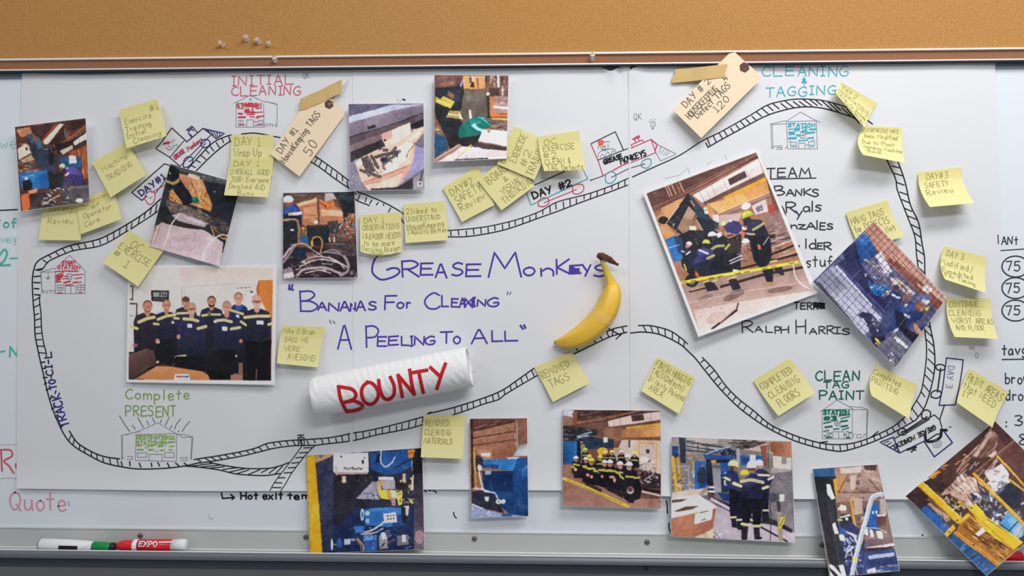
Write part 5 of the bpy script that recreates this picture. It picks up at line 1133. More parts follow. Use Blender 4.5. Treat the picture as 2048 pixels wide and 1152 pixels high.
q.p('5f544a', "445,262 685,262 702,545 420,560").p('6e6256', "470,268 660,268 650,360 480,380").p('332a26', "676,280 706,290 722,540 690,545").e('dcd4cc', 692, 295, 18).l('e2d4c4', 24, "510,465 515,545").p('c87a4a', "705,325 755,325 750,520 715,520").p('a8847c', "755,310 902,320 898,490 750,490").k(20, "760,330 895,330 890,480 760,470", 'c09c94 8a665e d4b8b0', (8, 20), (1, 3)).l('e8dcd6', 24, "755,425 900,440").p('e87428', "740,490 898,490 897,522 735,525").l('3a2018', 7, "810,500 897,498").p('f0c048', "735,540 897,540 896,558 735,552").k(40, "720,555 896,555 892,665 740,640", '6e564e 8a726a 3e302c a08a82', (6, 12), (3, 8), (-8, 8))
q.p('1c1e26', "155,235 340,222 440,175 450,290 410,470 405,560 440,600 460,745 280,785 150,500").p('232836', "160,260 330,240 420,260 380,440 200,330").l('9a9ae0', 16, "440,150 415,215").p('c0b038', "155,318 205,348 238,318 352,372 312,442 155,378").p('d4cc70', "170,350 320,410 315,425 165,365").p('aa8c4c', "300,460 418,470 402,555 262,532").p('d8cc8a', "285,490 405,510 402,525 280,508").p('745048', "292,258 355,300 330,352 272,308").p('a06048', "305,280 335,300 322,325 292,305").p('e8e0d0', "405,470 440,560 400,545").p('14426a', "148,690 270,735 285,850 148,955").p('1a1418', "260,735 460,720 640,700 575,815 300,850").p('f0d040', "150,665 200,665 178,630").p('2a2420', "160,655 185,655 176,638")
q.p('006a5e', "388,690 415,610 510,550 620,520 690,555 728,605 715,640 640,640 650,690 570,720 400,745").p('0a8a7c', "500,570 600,530 660,545 600,600 540,640").p('9ccfe0', "515,615 560,590 590,635 640,655 630,680 570,660").l('2aa494', 12, "640,535 700,600 715,620", True).l('64c4bc', 8, "600,535 640,540 685,580", True).l('004c44', 6, "640,640 600,610 570,620", True).l('004c44', 6, "560,560 610,560 650,580", True).p('e6e0ee', "640,655 893,672 890,830 590,775").p('b08a6a', "680,650 725,655 715,692 690,690").p('3c2a30', "560,790 700,810 890,840 890,872 690,862 540,835").g('e0d0d0', 'cfc0c2', "150,985 420,830 540,835 700,862 888,875 884,957 145,992", 20).k(26, "320,900 700,870 650,950 280,960", 'a08c8a 8a7674', (4, 8), (1, 3)).l('a07a68', 44, "165,970 400,828").l('cba896', 12, "160,955 385,822").l('b8a860', 9, "360,965 470,870").l('e4e048', 10, "455,880 522,815").p('231d20', "350,962 692,948 694,962 350,974").p('f0e8ec', "694,945 885,935 884,958 694,962")
photo('print of a worker with a bright green glove, top centre', q, 12, (3, 3, 9, 11))

# 5 --- tangle of cables and white hard hat
q = Pic("566,386 709,383.5 715,554.5 565.5,556.5", '6a4236').z(540, 370, .1953125)
q.p('54403c', "133,80 865,70 865,200 500,140 133,140").k(12, "140,85 640,85 560,140 140,130", '6a5450 44322e 7a625c', (8, 16), (3, 8), (-5, 5)).p('bb7048', "250,195 480,130 640,200 745,260 745,410 330,420 330,285").p('e6bc92', "260,190 475,128 475,168 295,222").p('7a4630', "255,180 475,118 475,130 258,195").p('d86a30', "515,170 655,150 665,215 540,245").k(14, "515,170 655,150 660,215 540,240", '5a2c1c f08a40 2c1814 e0702c', (5, 10), (3, 9), (10, 70)).p('dcae88', "520,245 745,262 740,320 520,310").p('c88a62', "340,230 490,215 490,380 345,390").p('6a3a28', "478,130 502,130 505,400 485,400").k(14, "335,250 740,270 740,400 340,400", 'a05a38 d89c70 8a4a2e', (5, 10), (4, 12), (-8, 8)).p('b0a8a6', "560,85 640,80 680,140 560,165")
q.p('28323a', "640,72 865,70 866,385 760,380 738,170 690,130").p('1c2026', "700,150 850,160 850,350 770,380").k(10, "700,80 860,90 850,200 720,180", '3a4854 46545e 222a32', (8, 16), (1, 4)).p('9c6246', "800,290 866,285 868,470 790,470").k(24, "770,290 866,290 866,470 780,460", 'c89468 6a3c2a e0b488 3a2420', (7, 14), (1, 4)).p('3a6aa0', "850,390 866,385 868,470 852,470").p('223a8a', "133,240 200,190 265,195 330,290 325,420 133,350").p('3450a4', "140,245 210,200 280,230 270,270 140,300").p('1e2240', "133,300 320,300 325,420 240,350 133,345").p('8a5644', "150,180 230,160 225,215 160,220").e('e8eaee', 185, 142, 52, 34).p('c4c8d0', "133,150 235,150 215,180 140,175").p('e6e4e4', "185,285 322,270 328,300 190,312").p('e0d440', "188,288 232,282 232,306 190,310")
q.p('24262c', "133,370 270,365 300,590 240,630 133,640").l('a8784e', 22, "133,358 255,350 288,395 292,590", True).l('d4b088', 7, "133,352 255,344", True).p('e6e8ea', "205,450 237,452 235,472 205,470").k(44, "308,400 395,400 400,530 310,520", 'f0c040 c88a2c f8e080 4a3018 8a5a28', (6, 14), (1, 4)).p('245c94', "305,515 400,520 405,590 310,580").p('24262a', "365,412 612,400 592,625 400,622").p('34363c', "365,412 612,400 608,420 370,430").e('e8e4d8', 470, 378, 24, 16).p('3c3a3e', "580,370 690,365 705,400 690,520 620,525").k(60, "600,360 860,380 870,600 600,590", '2a2628 5e5658 e0dcd8 8a7a74 b85a3a 463c3c c8b8ae', (6, 18), (1, 4)).p('413638', "570,590 890,560 893,720 720,720 590,690").k(40, "570,590 890,580 890,710 600,690", '5a4c4c 2a2224 746464 8a3a34', (4, 9), (3, 8)).l('a04038', 7, "830,575 868,580")
q.p('2a2226', "130,640 240,620 300,640 560,630 700,720 895,720 896,945 130,955").p('1c2438', "243,640 380,650 375,800 262,800").p('6a543c', "370,690 450,690 440,760 375,780").k(46, "140,820 360,760 600,760 760,860 720,940 260,940", 'e4d0d0 c0a8aa 8a7478 4a3a3e d8c0bc 20181c b07a70', (5, 14), (2, 7), (-40, 40))
for c, w, a in [('b09ca0', 26, "137,740 190,660 250,620"), ('8e7c82', 22, "137,790 200,700 240,640"), ('b8a6a8', 16, "330,790 420,735 600,745 780,830"), ('8c7a7e', 14, "340,770 540,690 720,710 800,800 790,860"), ('a8969a', 26, "270,935 350,860 560,845 720,905"), ('9a888c', 30, "720,920 790,880 800,810 760,730"), ('c8b4b2', 13, "300,830 480,760 680,790 760,850"), ('c0aaa8', 10, "210,610 330,600 430,660 520,720"), ('b8a098', 8, "240,620 340,590 420,640"), ('9a8488', 12, "560,680 640,660 720,690"), ('ccb8b4', 12, "360,900 500,870 620,900"), ('a45a4a', 12, "380,780 420,750 470,740"), ('c08a48', 15, "425,620 440,545 500,530 532,590 512,690"), ('7a6a6c', 10, "560,600 700,600 760,610"), ('d0bcb8', 9, "600,730 640,760 720,800")]: q.l(c, w, a, True)
q.l('e0a040', 24, "425,575 428,610").l('5c8a34', 7, "185,750 230,730").p('8e7c82', "133,860 220,840 250,935 133,945").p('cac0c4', "133,905 235,890 240,945 133,950").l('1c1618', 8, "250,935 720,940").k(12, "800,860 890,870 890,935 820,930", 'b0a4a8 7a6c70', (8, 16), (1, 2))
photo('print of tangled cables and a worker in a white hard hat, left of the title', q, 8.5, (0, 0, 3, 2))

# 6 --- the team posing in the office (white border)
q = Pic("256,531 553,530.5 549,769.5 253,764", 'e2e2e6').z(220, 530, .21701)
q.g('cdcbca', 'e0cabc', "183,25 1503,22 1485,1065 168,1055", 0).g('dcbcae', 'd2cccb', "640,22 1503,22 1503,200 640,200", 90, .8).p('cfc9c4', "655,200 1160,172 1352,190 1352,440 655,440").l('b0a8a4', 4, "655,200 1160,172 1350,188").l('a29c98', 5, "660,230 660,400").l('a8a2a0', 4, "685,200 685,300").l('4a4444', 4, "1165,212 1290,205").p('e4dcd6', "1255,250 1320,260 1315,420 1255,420").e('2a2626', 1303, 248, 12, 8).k(6, "1170,240 1340,240 1340,400 1180,400", 'b8b2ae e8e2de 8a8684', (6, 16), (1, 2))
q.p('d2762e', "1345,230 1368,140 1503,135 1490,1020 1440,1020 1430,400").p('b85c22', "1350,215 1368,140 1378,140 1362,420").p('241f20', "378,232 543,236 540,342 380,330").p('98999a', "394,248 527,250 525,296 396,292").p('4a4a4c', "396,302 526,306 525,328 397,322")
for i, ch in enumerate("846"):
    for st in gstrokes(ch): q.l('2a2a2c', 6, np.stack([452 + i * 24 + st[:, 0] * 17, 256 + st[:, 1] * 32], -1))
q.p('3a2e2c', "183,188 214,192 212,324 183,320").p('d0ccc8', "183,200 204,203 203,310 183,308").p('42342f', "183,348 252,350 250,470 183,470").p('d4cac4', "183,362 240,362 238,470 183,465").p('e4e0dc', "390,385 470,380 470,420 395,420")
q.p('a07060', "1100,1000 1490,1000 1485,1066 1100,1062").p('ab7b66', "1165,690 1265,690 1270,910 1165,900").p('8c5f52', "1165,900 1270,905 1270,1020 1165,1010").p('c09580', "1180,720 1240,740 1260,880 1180,860").p('71564e', "400,640 440,640 440,900 400,860").p('71564e', "560,720 605,720 600,930 560,930").p('8a6a60', "830,720 860,720 880,960 850,960")
q.p('3a2e2e', "172,800 880,800 1110,900 1110,1060 170,1056")
def man(cx, hy, hw, sw, sy, by, skin, hair, body, low, cap=None, beard=None, glasses=False, bald=False):
    hh = hw * 1.32
    q.p(body, [(cx - hw * .9, sy - hw * .25), (cx + hw * .9, sy - hw * .25), (cx + sw * .85, sy + hw * .35), (cx + sw, sy + hw * 1.6), (cx + sw * .98, by), (cx - sw * .98, by), (cx - sw, sy + hw * 1.6), (cx - sw * .85, sy + hw * .35)])
    q.g(body, low, [(cx - sw * .95, sy + hw * 2), (cx + sw * .95, sy + hw * 2), (cx + sw * .98, by), (cx - sw * .98, by)], 90)
    for sg in (-1, 1): q.l('14141c', hw * .09, [(cx + sg * sw * .62, sy + hw * 2.0), (cx + sg * sw * .66, sy + hw * 3.6), (cx + sg * sw * .6, sy + hw * 5.2)], True).l('3c3f60', hw * .07, [(cx + sg * sw * .78, sy + hw * 1.0), (cx + sg * sw * .86, sy + hw * 2.6)])
    q.l('15161f', hw * .07, [(cx, sy + hw * .6), (cx + hw * .05, sy + hw * 4)])
    q.p(skin, [(cx - hw * .55, hy + hh * .5), (cx + hw * .55, hy + hh * .5), (cx + hw * .5, sy + hw * .2), (cx, sy + hw * .6), (cx - hw * .5, sy + hw * .2)])
    q.e(hair, cx, hy - hh * .12, hw * .98, hh * .88); q.e(skin, cx, hy + hh * (.02 if bald else .1), hw * .9, hh * (.98 if bald else .88)); q.e(skin, cx - hw * .93, hy + hh * .1, hw * .16, hh * .2); q.e(skin, cx + hw * .93, hy + hh * .1, hw * .16, hh * .2)
    if bald: q.e('e0a88c', cx - hw * .1, hy - hh * .5, hw * .45, hh * .25, 0, .6)
    q.e('e2a488', cx - hw * .2, hy + hh * .1, hw * .4, hh * .4, 0, .45)
    if beard: q.e(beard, cx, hy + hh * .62, hw * .72, hh * .38); q.e(skin, cx, hy + hh * .36, hw * .5, hh * .2)
    q.l('5a3028', hw * .12, [(cx - hw * .5, hy + hh * .0), (cx - hw * .16, hy + hh * .02)]).l('5a3028', hw * .12, [(cx + hw * .16, hy + hh * .02), (cx + hw * .5, hy + hh * .0)])
    q.l('7a4638', hw * .1, [(cx, hy + hh * .08), (cx - hw * .06, hy + hh * .3), (cx + hw * .12, hy + hh * .32)]).l('f0dcd0', hw * .14, [(cx - hw * .28, hy + hh * .52), (cx, hy + hh * .58), (cx + hw * .28, hy + hh * .52)]).l('8a3a34', hw * .06, [(cx - hw * .3, hy + hh * .57), (cx, hy + hh * .65), (cx + hw * .3, hy + hh * .57)])
    if glasses: q.l('2a2020', hw * .09, [(cx - hw * .78, hy + hh * .02), (cx + hw * .78, hy + hh * .02)]); q.l('2a2020', hw * .07, [(cx - hw * .6, hy + hh * .02), (cx - hw * .5, hy + hh * .18), (cx - hw * .14, hy + hh * .16), (cx, hy + hh * .04), (cx + hw * .14, hy + hh * .16), (cx + hw * .5, hy + hh * .18), (cx + hw * .6, hy + hh * .02)])
    if cap: q.e(cap, cx, hy - hh * .42, hw * .98, hh * .5); q.p(cap, [(cx - hw * .9, hy - hh * .3), (cx + hw * .95, hy - hh * .3), (cx + hw * .7, hy - hh * .12), (cx - hw * .7, hy - hh * .1)])
def band(s, w=22): q.l('dccb72', w, s).l('b8b4ae', w * .3, s)
man(697, 335, 36, 100, 395, 960, 'b07058', '4a3028', '2c2a3e', '17161c', cap='5a3c3a'); man(935, 335, 40, 108, 400, 960, 'bb7c62', '30221e', '28283e', '15151a', beard='3c2822'); man(1183, 305, 42, 92, 375, 900, 'd08c72', '7a5034', '2a2c48', '17171d')
q.p('2c50a8', "1145,375 1230,372 1200,420 1160,415"); band("620,445 718,440"); band("850,465 915,455"); q.e('6a7048', 915, 448, 20, 22); band("940,455 1012,455"); band("1112,415 1230,452"); q.p('dfe2ea', "650,488 678,488 678,515 650,515"); q.p('c9d2e2', "1160,455 1192,460 1188,490 1160,480")
man(345, 380, 44, 128, 450, 960, 'cc7c64', '6e4030', '2e2838', '1a171c', beard='a8644c'); man(520, 368, 38, 108, 440, 900, 'bd7a58', '8a5a44', '26283e', '15151b', bald=True); man(1352, 332, 46, 132, 415, 1062, 'd4907a', 'c08a74', '25273c', '121217', glasses=True, bald=True, beard='d0a898')
man(752, 400, 42, 125, 470, 980, 'cf8a70', '9a8a80', '2a2c50', '15161e', glasses=True, beard='b8a498'); man(1075, 385, 42, 112, 465, 1000, 'c88670', '8a7a70', '28294a', '15161f')
band("265,525 340,492 405,480", 30); band("178,562 250,585", 26); band("440,500 520,470 598,458", 26); band("592,488 630,492"); band("405,540 445,545"); band("1240,482 1350,470 1465,470", 28); band("1460,548 1495,535", 24); band("1205,520 1250,552", 22); band("680,495 760,500 808,515", 28); band("810,585 882,565", 28); band("975,512 1050,505 1118,522", 26); band("1115,588 1195,575", 26)
for x, y, w, h in [(712, 540, 44, 38), (1032, 565, 48, 42), (1350, 510, 64, 38), (566, 515, 24, 26), (955, 510, 24, 24)]: q.p('d8dcea', [(x, y), (x + w, y + 3), (x + w, y + h), (x, y + h - 3)]).l('2c50a8', 3, [(x + w * .5, y), (x + w * .4, y - 34)])
for a in ["432,895 495,880", "500,850 556,860", "605,848 692,835", "950,880 1002,862", "1005,915 1060,925", "1058,950 1120,965", "1130,838 1160,838"]: band(a, 22)
q.p('18181e', "440,690 590,690 570,930 450,900").p('14141a', "600,840 870,840 860,980 600,920").p('16161c', "950,780 1160,780 1140,1010 920,1040 880,960").l('202028', 6, "730,840 760,900").p('0f0f14', "880,960 1110,1000 1110,1050 915,1050").p('111116', "1245,700 1490,690 1440,1066 1270,1064").l('32323c', 6, "1330,690 1390,705 1450,685", True).l('7a5a50', 10, "1350,960 1345,1060")
q.e('c8826c', 630, 660, 18, 22).e('c8826c', 437, 702, 20, 24).l('e8e8e8', 8, "440,705 455,715").e('a84a60', 232, 738, 22, 18).l('e0c040', 10, "190,740 188,775").e('b87a66', 1205, 700, 16, 20)
q.g('6a4a44', '4a3230', "172,830 345,770 400,790 432,915 330,960 200,1035 170,1054", 60).l('3a2624', 6, "345,775 385,880 430,915", True).l('8a665c', 6, "175,830 345,772").p('5c403a', "200,1030 330,935 390,920 250,1010").g('d08a54', 'c67c44', "222,1056 430,930 560,935 850,980 905,1015 922,1062", 90).p('1a1414', "240,1050 310,1048 305,1056 235,1056")
q.p('e8e8ec', "600,1005 725,1005 738,1062 588,1060")
for i, c in enumerate('a03030 d03030 d03030 38a048 3858c0 3858c0 302850'.split()): q.e(c, 618 + i * 16, 1028, 8, 10); q.l('8a8a94', 3, [(618 + i * 16, 1042), (618 + i * 16, 1060)])
q.p('e2e2e6', "150,1054 1486,1066 1518,1103 150,1080").p('e2e2e6', "1503,0 1545,0 1520,1105 1486,1066").p('e2e2e6', "160,-5 1545,-5 1545,22 160,25").p('e2e2e6', "160,-5 183,25 168,1056 148,1080")
photo('large white bordered print of eight people in navy work clothes posing in an office', q, 7.2, (1, 1, 4, 2), amt=.4, warp=False)

# 7 --- large tilted print, crew at work behind yellow tape (white border)
q = Pic("1285.5,384 1514,299 1635.5,585.5 1397,673.5", 'e9e9ec').z(1270, 290, .1953125)
IN = "115,495 1240,75 1825,1512 665,1932"
q.p('a06a50', IN).p('5e3832', "115,495 1240,75 1262,130 880,290 500,510 175,660").k(14, "130,490 480,370 560,460 200,600", '74483e 4a2a28 8a5a4c', (10, 22), (2, 5), (-25, -18))
for c, w, a in [('8a5648', 14, "180,640 520,485 1250,100"), ('3c2422', 10, "185,670 540,500 1255,118"), ('74463a', 12, "190,690 560,520 1260,140"), ('a06a56', 6, "500,470 1245,85")]: q.l(c, w, a)
for x in (310, 335, 375, 420, 455): q.l('dcb088' if x != 420 else 'b86a3a', 9, [(x, 425 - (x - 310) * .3), (x + 45, 530 - (x - 310) * .35)])
q.p('d6c6c2', "590,512 1262,135 1312,282 985,440 690,595").p('e6dcd8', "600,520 1262,150 1275,200 640,540")
for x in (660, 720, 780, 900, 1130): q.l('8a7470', 4, [(x, 480 - (x - 660) * .52), (x + 55, 590 - (x - 660) * .48)])
q.p('4c3634', "948,350 1122,262 1147,325 972,412").l('8a706c', 4, "1040,300 1062,368").p('6a4844', "690,590 985,440 1315,282 1335,322 905,535 720,615").p('d89a24', "903,530 1338,326 1352,372 912,562").p('e2a860', "735,600 912,562 1352,378 1392,470 1100,590 860,700").p('d0904c', "1100,480 1352,378 1392,470 1150,570").l('a87040', 4, "1000,520 1040,610").l('f0c890', 8, "850,700 1380,480").p('c88a58', "700,640 760,600 850,760 800,790")
q.l('846058', 46, "860,745 1090,650 1385,520").l('a87e74', 12, "855,730 1380,505").p('6a4038', "1335,330 1385,370 1440,520 1640,985 1600,1000 1420,640").p('8e6c66', "1300,740 1480,660 1610,980 1400,1050").k(26, "1300,740 1480,660 1600,980 1400,1040", 'a8847c 6e5250 c09c92 523c3a', (8, 18), (2, 6), (-25, -15)).p('c0a298', "780,790 860,720 1100,690 1060,780 880,830").p('d8cac6', "790,720 850,705 860,780 810,800")
q.p('cbbcbe', "1190,622 1340,550 1362,682 1232,712").p('7e6e70', "1232,642 1300,608 1312,662 1250,692").e('dcd6d8', 1135, 625, 52, 34, -20).p('a83a30', "1360,620 1430,600 1430,690 1372,700").k(8, "1200,640 1350,570 1355,680 1240,700", 'e8e0e0 4a4042 8c7c7e', (5, 10), (1, 2))
q.p('d09a68', "265,650 440,560 500,545 330,800 280,740").p('c08a60', "210,740 300,680 320,800 260,830").e('241c1e', 290, 770, 52, 40).p('cf925c', "248,840 318,800 422,930 310,965").p('22202a', "318,800 545,488 632,690 520,955").p('b08a70', "432,850 550,622 620,700 518,938").p('9a745c', "432,850 490,735 600,770 518,938").l('d8c8b8', 7, "318,800 380,715 450,622").k(8, "350,790 440,700 460,740 400,840", 'e0d4c8 54505a', (5, 9), (2, 5), (60, 120)).p('e8d8b8', "555,830 620,830 625,870 560,885").p('2e3c4c', "545,490 600,540 690,650 800,770 860,800 830,890 700,890 610,680").p('c87848', "560,570 575,562 612,620 600,632").p('1f262f', "620,740 800,770 830,890 720,900").l('b0b6ba', 7, "625,760 700,885").p('dcecd8', "700,640 735,640 750,700 715,705").p('58a050', "712,655 730,655 735,675 718,678").k(12, "330,800 500,860 520,940 420,900", '3c3438 54484a d8ccc0 181418', (6, 12), (1, 4))
q.p('1c1c24', "420,940 560,870 830,880 960,960 1090,900 1080,1260 760,1330 560,1330 480,1240").p('2468b0', "308,970 400,925 480,1000 500,1160 400,1205").p('1f3c62', "400,925 480,960 500,1140 440,1100").l('d0d4d8', 6, "335,1055 450,1020")
q.k(60, "800,860 1080,840 1100,1060 930,1120 850,1000", '8a8488 3c383e d8d4d6 20181c a07868 5c565c', (7, 18), (1, 4)).k(30, "1040,980 1220,940 1220,1200 1080,1240", '3a3438 7a7074 b8aeb0 1a161a', (6, 14), (1, 5)).p('3a2c2c', "930,1000 1060,950 1080,1090 960,1120")
q.p('342f66', "900,830 985,768 1060,785 1110,850 1050,915 940,890").e('cfd880', 908, 802, 22).p('e2e2ea', "960,765 990,760 992,785 965,788")
q.k(40, "1400,880 1600,960 1660,1140 1400,1180", '6e5450 4a3836 a88a80 c8b0a4 2c2224', (8, 16), (3, 9), (-25, -12)).l('d0b8a8', 10, "1400,1050 1600,980").l('1e181a', 20, "1400,1120 1640,1020").l('b89a8c', 12, "1400,1180 1690,1070").l('1e181a', 20, "980,1290 1690,1110").l('cfc6cc', 12, "960,1190 1090,1130").l('c0b8be', 12, "970,1215 1100,1160")
def dome(x, y, r, c, sh, rot=0, k=.86):
    a = np.radians(np.linspace(180, 360, 16) + rot); o = np.array([x, y])
    q.p(c, np.stack([x + r * np.cos(a), y + r * k * np.sin(a)], -1)); d = np.array([math.cos(math.radians(rot)), math.sin(math.radians(rot))]); n = np.array([-d[1], d[0]])
    q.p(c, [o - d * r * 1.18, o + d * r * 1.18, o + d * r * 1.05 + n * r * .24, o - d * r * 1.05 + n * r * .24]); q.l(sh, r * .16, [o - d * r, o + d * r]); q.l(sh, r * .1, [o - n * r * .1, o - n * r * k * .95 + d * r * .1])
def tape2(s, w=20, c='d8cc5c', m='6a6848'): q.l(c, w, s, True).l(m, w * .26, s, True)
q.k(30, "560,890 820,890 900,960 800,1060 600,1040", '30303a 14141a 3c3c48 4a484e', (8, 22), (1, 4)).p('262c3c', "640,860 720,900 700,960 640,930")
q.p('1d1f34', "1110,795 1180,758 1290,765 1328,832 1385,945 1398,1100 1392,1190 1300,1285 1215,1180 1165,975 1130,930").p('2c2f4c', "1125,800 1185,768 1285,772 1310,830 1180,905 1135,860").p('14151f', "1200,930 1370,930 1392,1100 1385,1190 1300,1280 1225,1170").l('34385a', 5, "1230,900 1260,1000 1270,1120", True).l('2a2d48', 5, "1320,880 1340,990 1330,1100", True)
q.p('232640', "1110,800 1150,830 1150,960 1120,945 1100,880").e('4a342e', 1140, 755, 40, 36).p('2a2430', "1100,770 1180,740 1190,790 1120,800"); dome(1152, 718, 54, 'd0d83a', '9aa428', -22); tape2("1208,866 1262,836 1314,802", 22); tape2("1146,905 1180,912 1218,912", 20, 'e0c894')
q.e('d8d4d4', 1118, 850, 26, 22).e('e8662e', 1104, 905, 26, 20).e('e05038', 1128, 838, 18, 12).p('e6603a', "1250,1018 1280,1020 1290,1066 1262,1070").l('c8c6cc', 8, "1312,1022 1372,935").p('e4e0e2', "1085,1000 1110,960 1150,955 1180,990 1130,1005").e('2a2629', 1405, 935, 36, 22)
q.p('1c1e30', "765,1035 830,985 920,972 968,1012 962,1062 935,1085 960,1180 1000,1300 770,1310 755,1110").p('14151e', "770,1130 940,1120 1000,1300 770,1310").p('272a44', "785,1035 840,995 915,985 940,1010 780,1060").l('2f3350', 5, "860,1060 850,1180", True).l('2f3350', 5, "900,1100 930,1250", True).e('1f1f2c', 872, 978, 40, 34).e('3a3038', 800, 945, 26, 22).p('dcdce2', "830,905 880,890 890,930 850,950"); dome(790, 920, 42, 'e8e8ee', 'b8b8c6', -8); tape2("775,1072 835,1036 905,1030", 24, 'd8cc5c'); tape2("926,1064 962,1020", 22)
q.p('302f68', "628,1088 690,1042 760,1040 806,1105 796,1180 745,1265 608,1268 596,1205").p('40408a', "640,1090 700,1052 750,1056 770,1110 660,1130").p('1d1e38', "604,1215 740,1180 790,1185 760,1268 612,1290").l('22224c', 5, "690,1120 680,1220", True).e('2a2638', 738, 1040, 28, 22); dome(728, 998, 38, 'd2d840', 'a0a82c', 4); q.l('dce0e8', 18, "656,1074 745,1112"); tape2("742,1160 806,1130", 24)
q.p('1b1d33', "482,1086 530,1046 592,1072 645,1122 606,1180 585,1255 508,1262 490,1180").p('262a48', "490,1090 532,1054 585,1076 560,1110").e('c88878', 548, 1030, 18, 18); dome(552, 1012, 30, 'e4e8e6', 'b4b8bc', 12); q.e('e8605a', 530, 1036, 15, 17).l('dce0e8', 13, "478,1086 502,1094").l('dce0e8', 15, "524,1118 562,1092").l('c8d050', 14, "503,1222 524,1280").p('1a1c2c', "612,1262 800,1262 995,1295 1000,1345 615,1345").k(10, "620,1280 980,1290 980,1340 640,1340", '24283c 101218', (10, 24), (1, 3))
q.g('9c7a70', 'c8a89e', "480,1440 660,1400 1060,1300 1710,1200 1830,1512 665,1935", 75).g('d0b4ac', 'dcc8c2', "600,1690 1040,1610 1800,1490 1825,1512 665,1932", 70).e('71504c', 1010, 1540, 120, 38, -25, .75).e('71504c', 1480, 1480, 130, 30, -10, .7).e('7a5852', 720, 1560, 90, 24, -20, .6).e('c4a89c', 830, 1770, 110, 55, -20, .8).k(24, "600,1560 1000,1560 900,1760 640,1800", '6a4c48 b8988e', (4, 9), (1, 4)).l('2c1e22', 26, "880,1450 1300,1330 1720,1250").l('2c1e22', 20, "560,1500 720,1460").l('c09a60', 8, "565,1490 720,1450")
q.l('e4ccc0', 4, "560,1610 1100,1500 1760,1400").e('1d1a1e', 580, 1390, 70, 66).e('6a5a4a', 580, 1400, 34, 30).p('d84a2c', "612,1280 650,1320 655,1350 618,1345").p('23232e', "700,1400 800,1400 860,1480 740,1500").p('20222c', "950,1370 1040,1370 1085,1470 1000,1490").p('1e1e28', "1300,1270 1420,1260 1410,1400 1350,1410").p('22212b', "1420,1260 1500,1230 1530,1330 1450,1340").e('b08a64', 1365, 1420, 68, 20).e('8a6c58', 1450, 1330, 44, 16).p('e8ece8', "1000,1270 1070,1280 1000,1310").l('e8d82c', 30, "462,1412 800,1345 1300,1265 1695,1190", True)
for i in range(14):
    t = i / 13; x, y = 480 + t * 1190, 1408 - t * 215 + 10 * math.sin(t * 3.1)
    if i % 3 < 2: q.l('5a5020', 9, [(x, y), (x + 50, y - 9)])
q.l('dcd060', 12, "700,1408 750,1390").l('dcd060', 12, "790,1400 840,1378").l('dcd060', 12, "950,1375 1030,1345").l('dcd060', 14, "1385,1195 1450,1180").l('e8d0cc', 12, "1620,1225 1640,1340 1700,1420 1800,1480", True).l('30202a', 22, "790,1880 1040,1690").l('c89a8c', 14, "870,1810 1020,1680").l('3a2226', 14, "1040,1680 1055,1620")
q.p('e9e9ec', "80,480 1250,45 1240,75 115,495").p('e9e9ec', "1250,40 1875,1515 1825,1513 1240,75").p('e9e9ec', "650,1965 1875,1515 1825,1511 665,1931").p('e9e9ec', "78,480 115,495 665,1932 648,1965")
photo('large tilted white bordered print of a crew in hard hats working behind yellow tape', q, 8.5, (4, 3, 9, 14), 1.8, amt=.8, warp=False)

# 8 --- crew seen through a wire grid
q = Pic("1747.5,443 1893,596 1791,734 1626,563", '55557a').z(1600, 500, .1953125)
q.g('b87a66', 'd0a08c', "755,-300 1510,490 1420,660 1340,520 1180,400 900,130 720,-90 650,-180", 45).p('8a4a3e', "880,100 940,60 1480,560 1430,640 1180,400").k(20, "900,0 1400,460 1340,500 960,150", 'c88a78 96584a e0b4a0', (6, 14), (3, 8), (40, 50)).p('1f4f96', "560,-80 660,-180 740,-80 770,20 560,220 420,0").p('2f6cc0', "580,-110 660,-180 720,-90 640,-40").p('20264e', "420,0 560,-80 640,180 760,340 640,350 480,150")
q.g('9a9cb4', 'b8b6cc', "150,330 340,150 840,700 620,900 580,830", 45).g('787a94', '90909c', "150,330 300,180 480,380 330,520", 45).p('2a2a56', "340,150 470,90 940,600 860,660").p('50508c', "350,140 370,120 890,640 870,660").p('c8cbe0', "360,165 372,150 740,560 728,575").p('3a3c40', "130,320 200,330 700,930 900,1150 980,1200 900,1160 250,480").p('6a6468', "560,860 700,940 880,1130 850,1150 600,920").p('e0e0e8', "560,830 720,930 700,950 580,850", .6)
q.k(90, "590,120 700,80 920,230 1180,420 1120,470 900,500 690,330", 'd8d6dc a8a4b0 58587c 2a2a48 8a6a68 e8e6ea 3a4c8a c0a8a0', (8, 24), (1, 3)).p('d4d0d8', "760,60 830,10 940,220 880,240").p('1d68b8', "690,330 770,350 900,380 860,440 780,470 720,400").k(14, "700,340 890,370 860,460 740,450", '2c7cd0 174a84 d8e0e8', (8, 18), (1, 3)).p('c8b8b0', "920,270 1010,300 1180,440 1130,470 960,360").k(24, "930,270 1180,430 1140,470 960,350", 'f0eae6 8a6a60 d8c4ba 5a4440', (6, 14), (1, 4))
q.p('2f3566', "850,500 960,400 1060,470 1010,570 900,600").p('dfe2ea', "940,440 1030,480 1020,500 935,460").p('dcd7a0', "870,420 900,410 915,450 890,460").e('4a3230', 985, 385, 32, 26).e('d8d4cc', 1300, 395, 52, 36, 20).p('5a6c9a', "1180,490 1280,440 1340,470 1300,560").p('e8ece4', "1250,500 1330,520 1300,560 1250,540").p('dfe050', "1270,590 1330,570 1300,620 1275,620").p('8a5a48', "1040,470 1110,440 1130,500 1060,530")
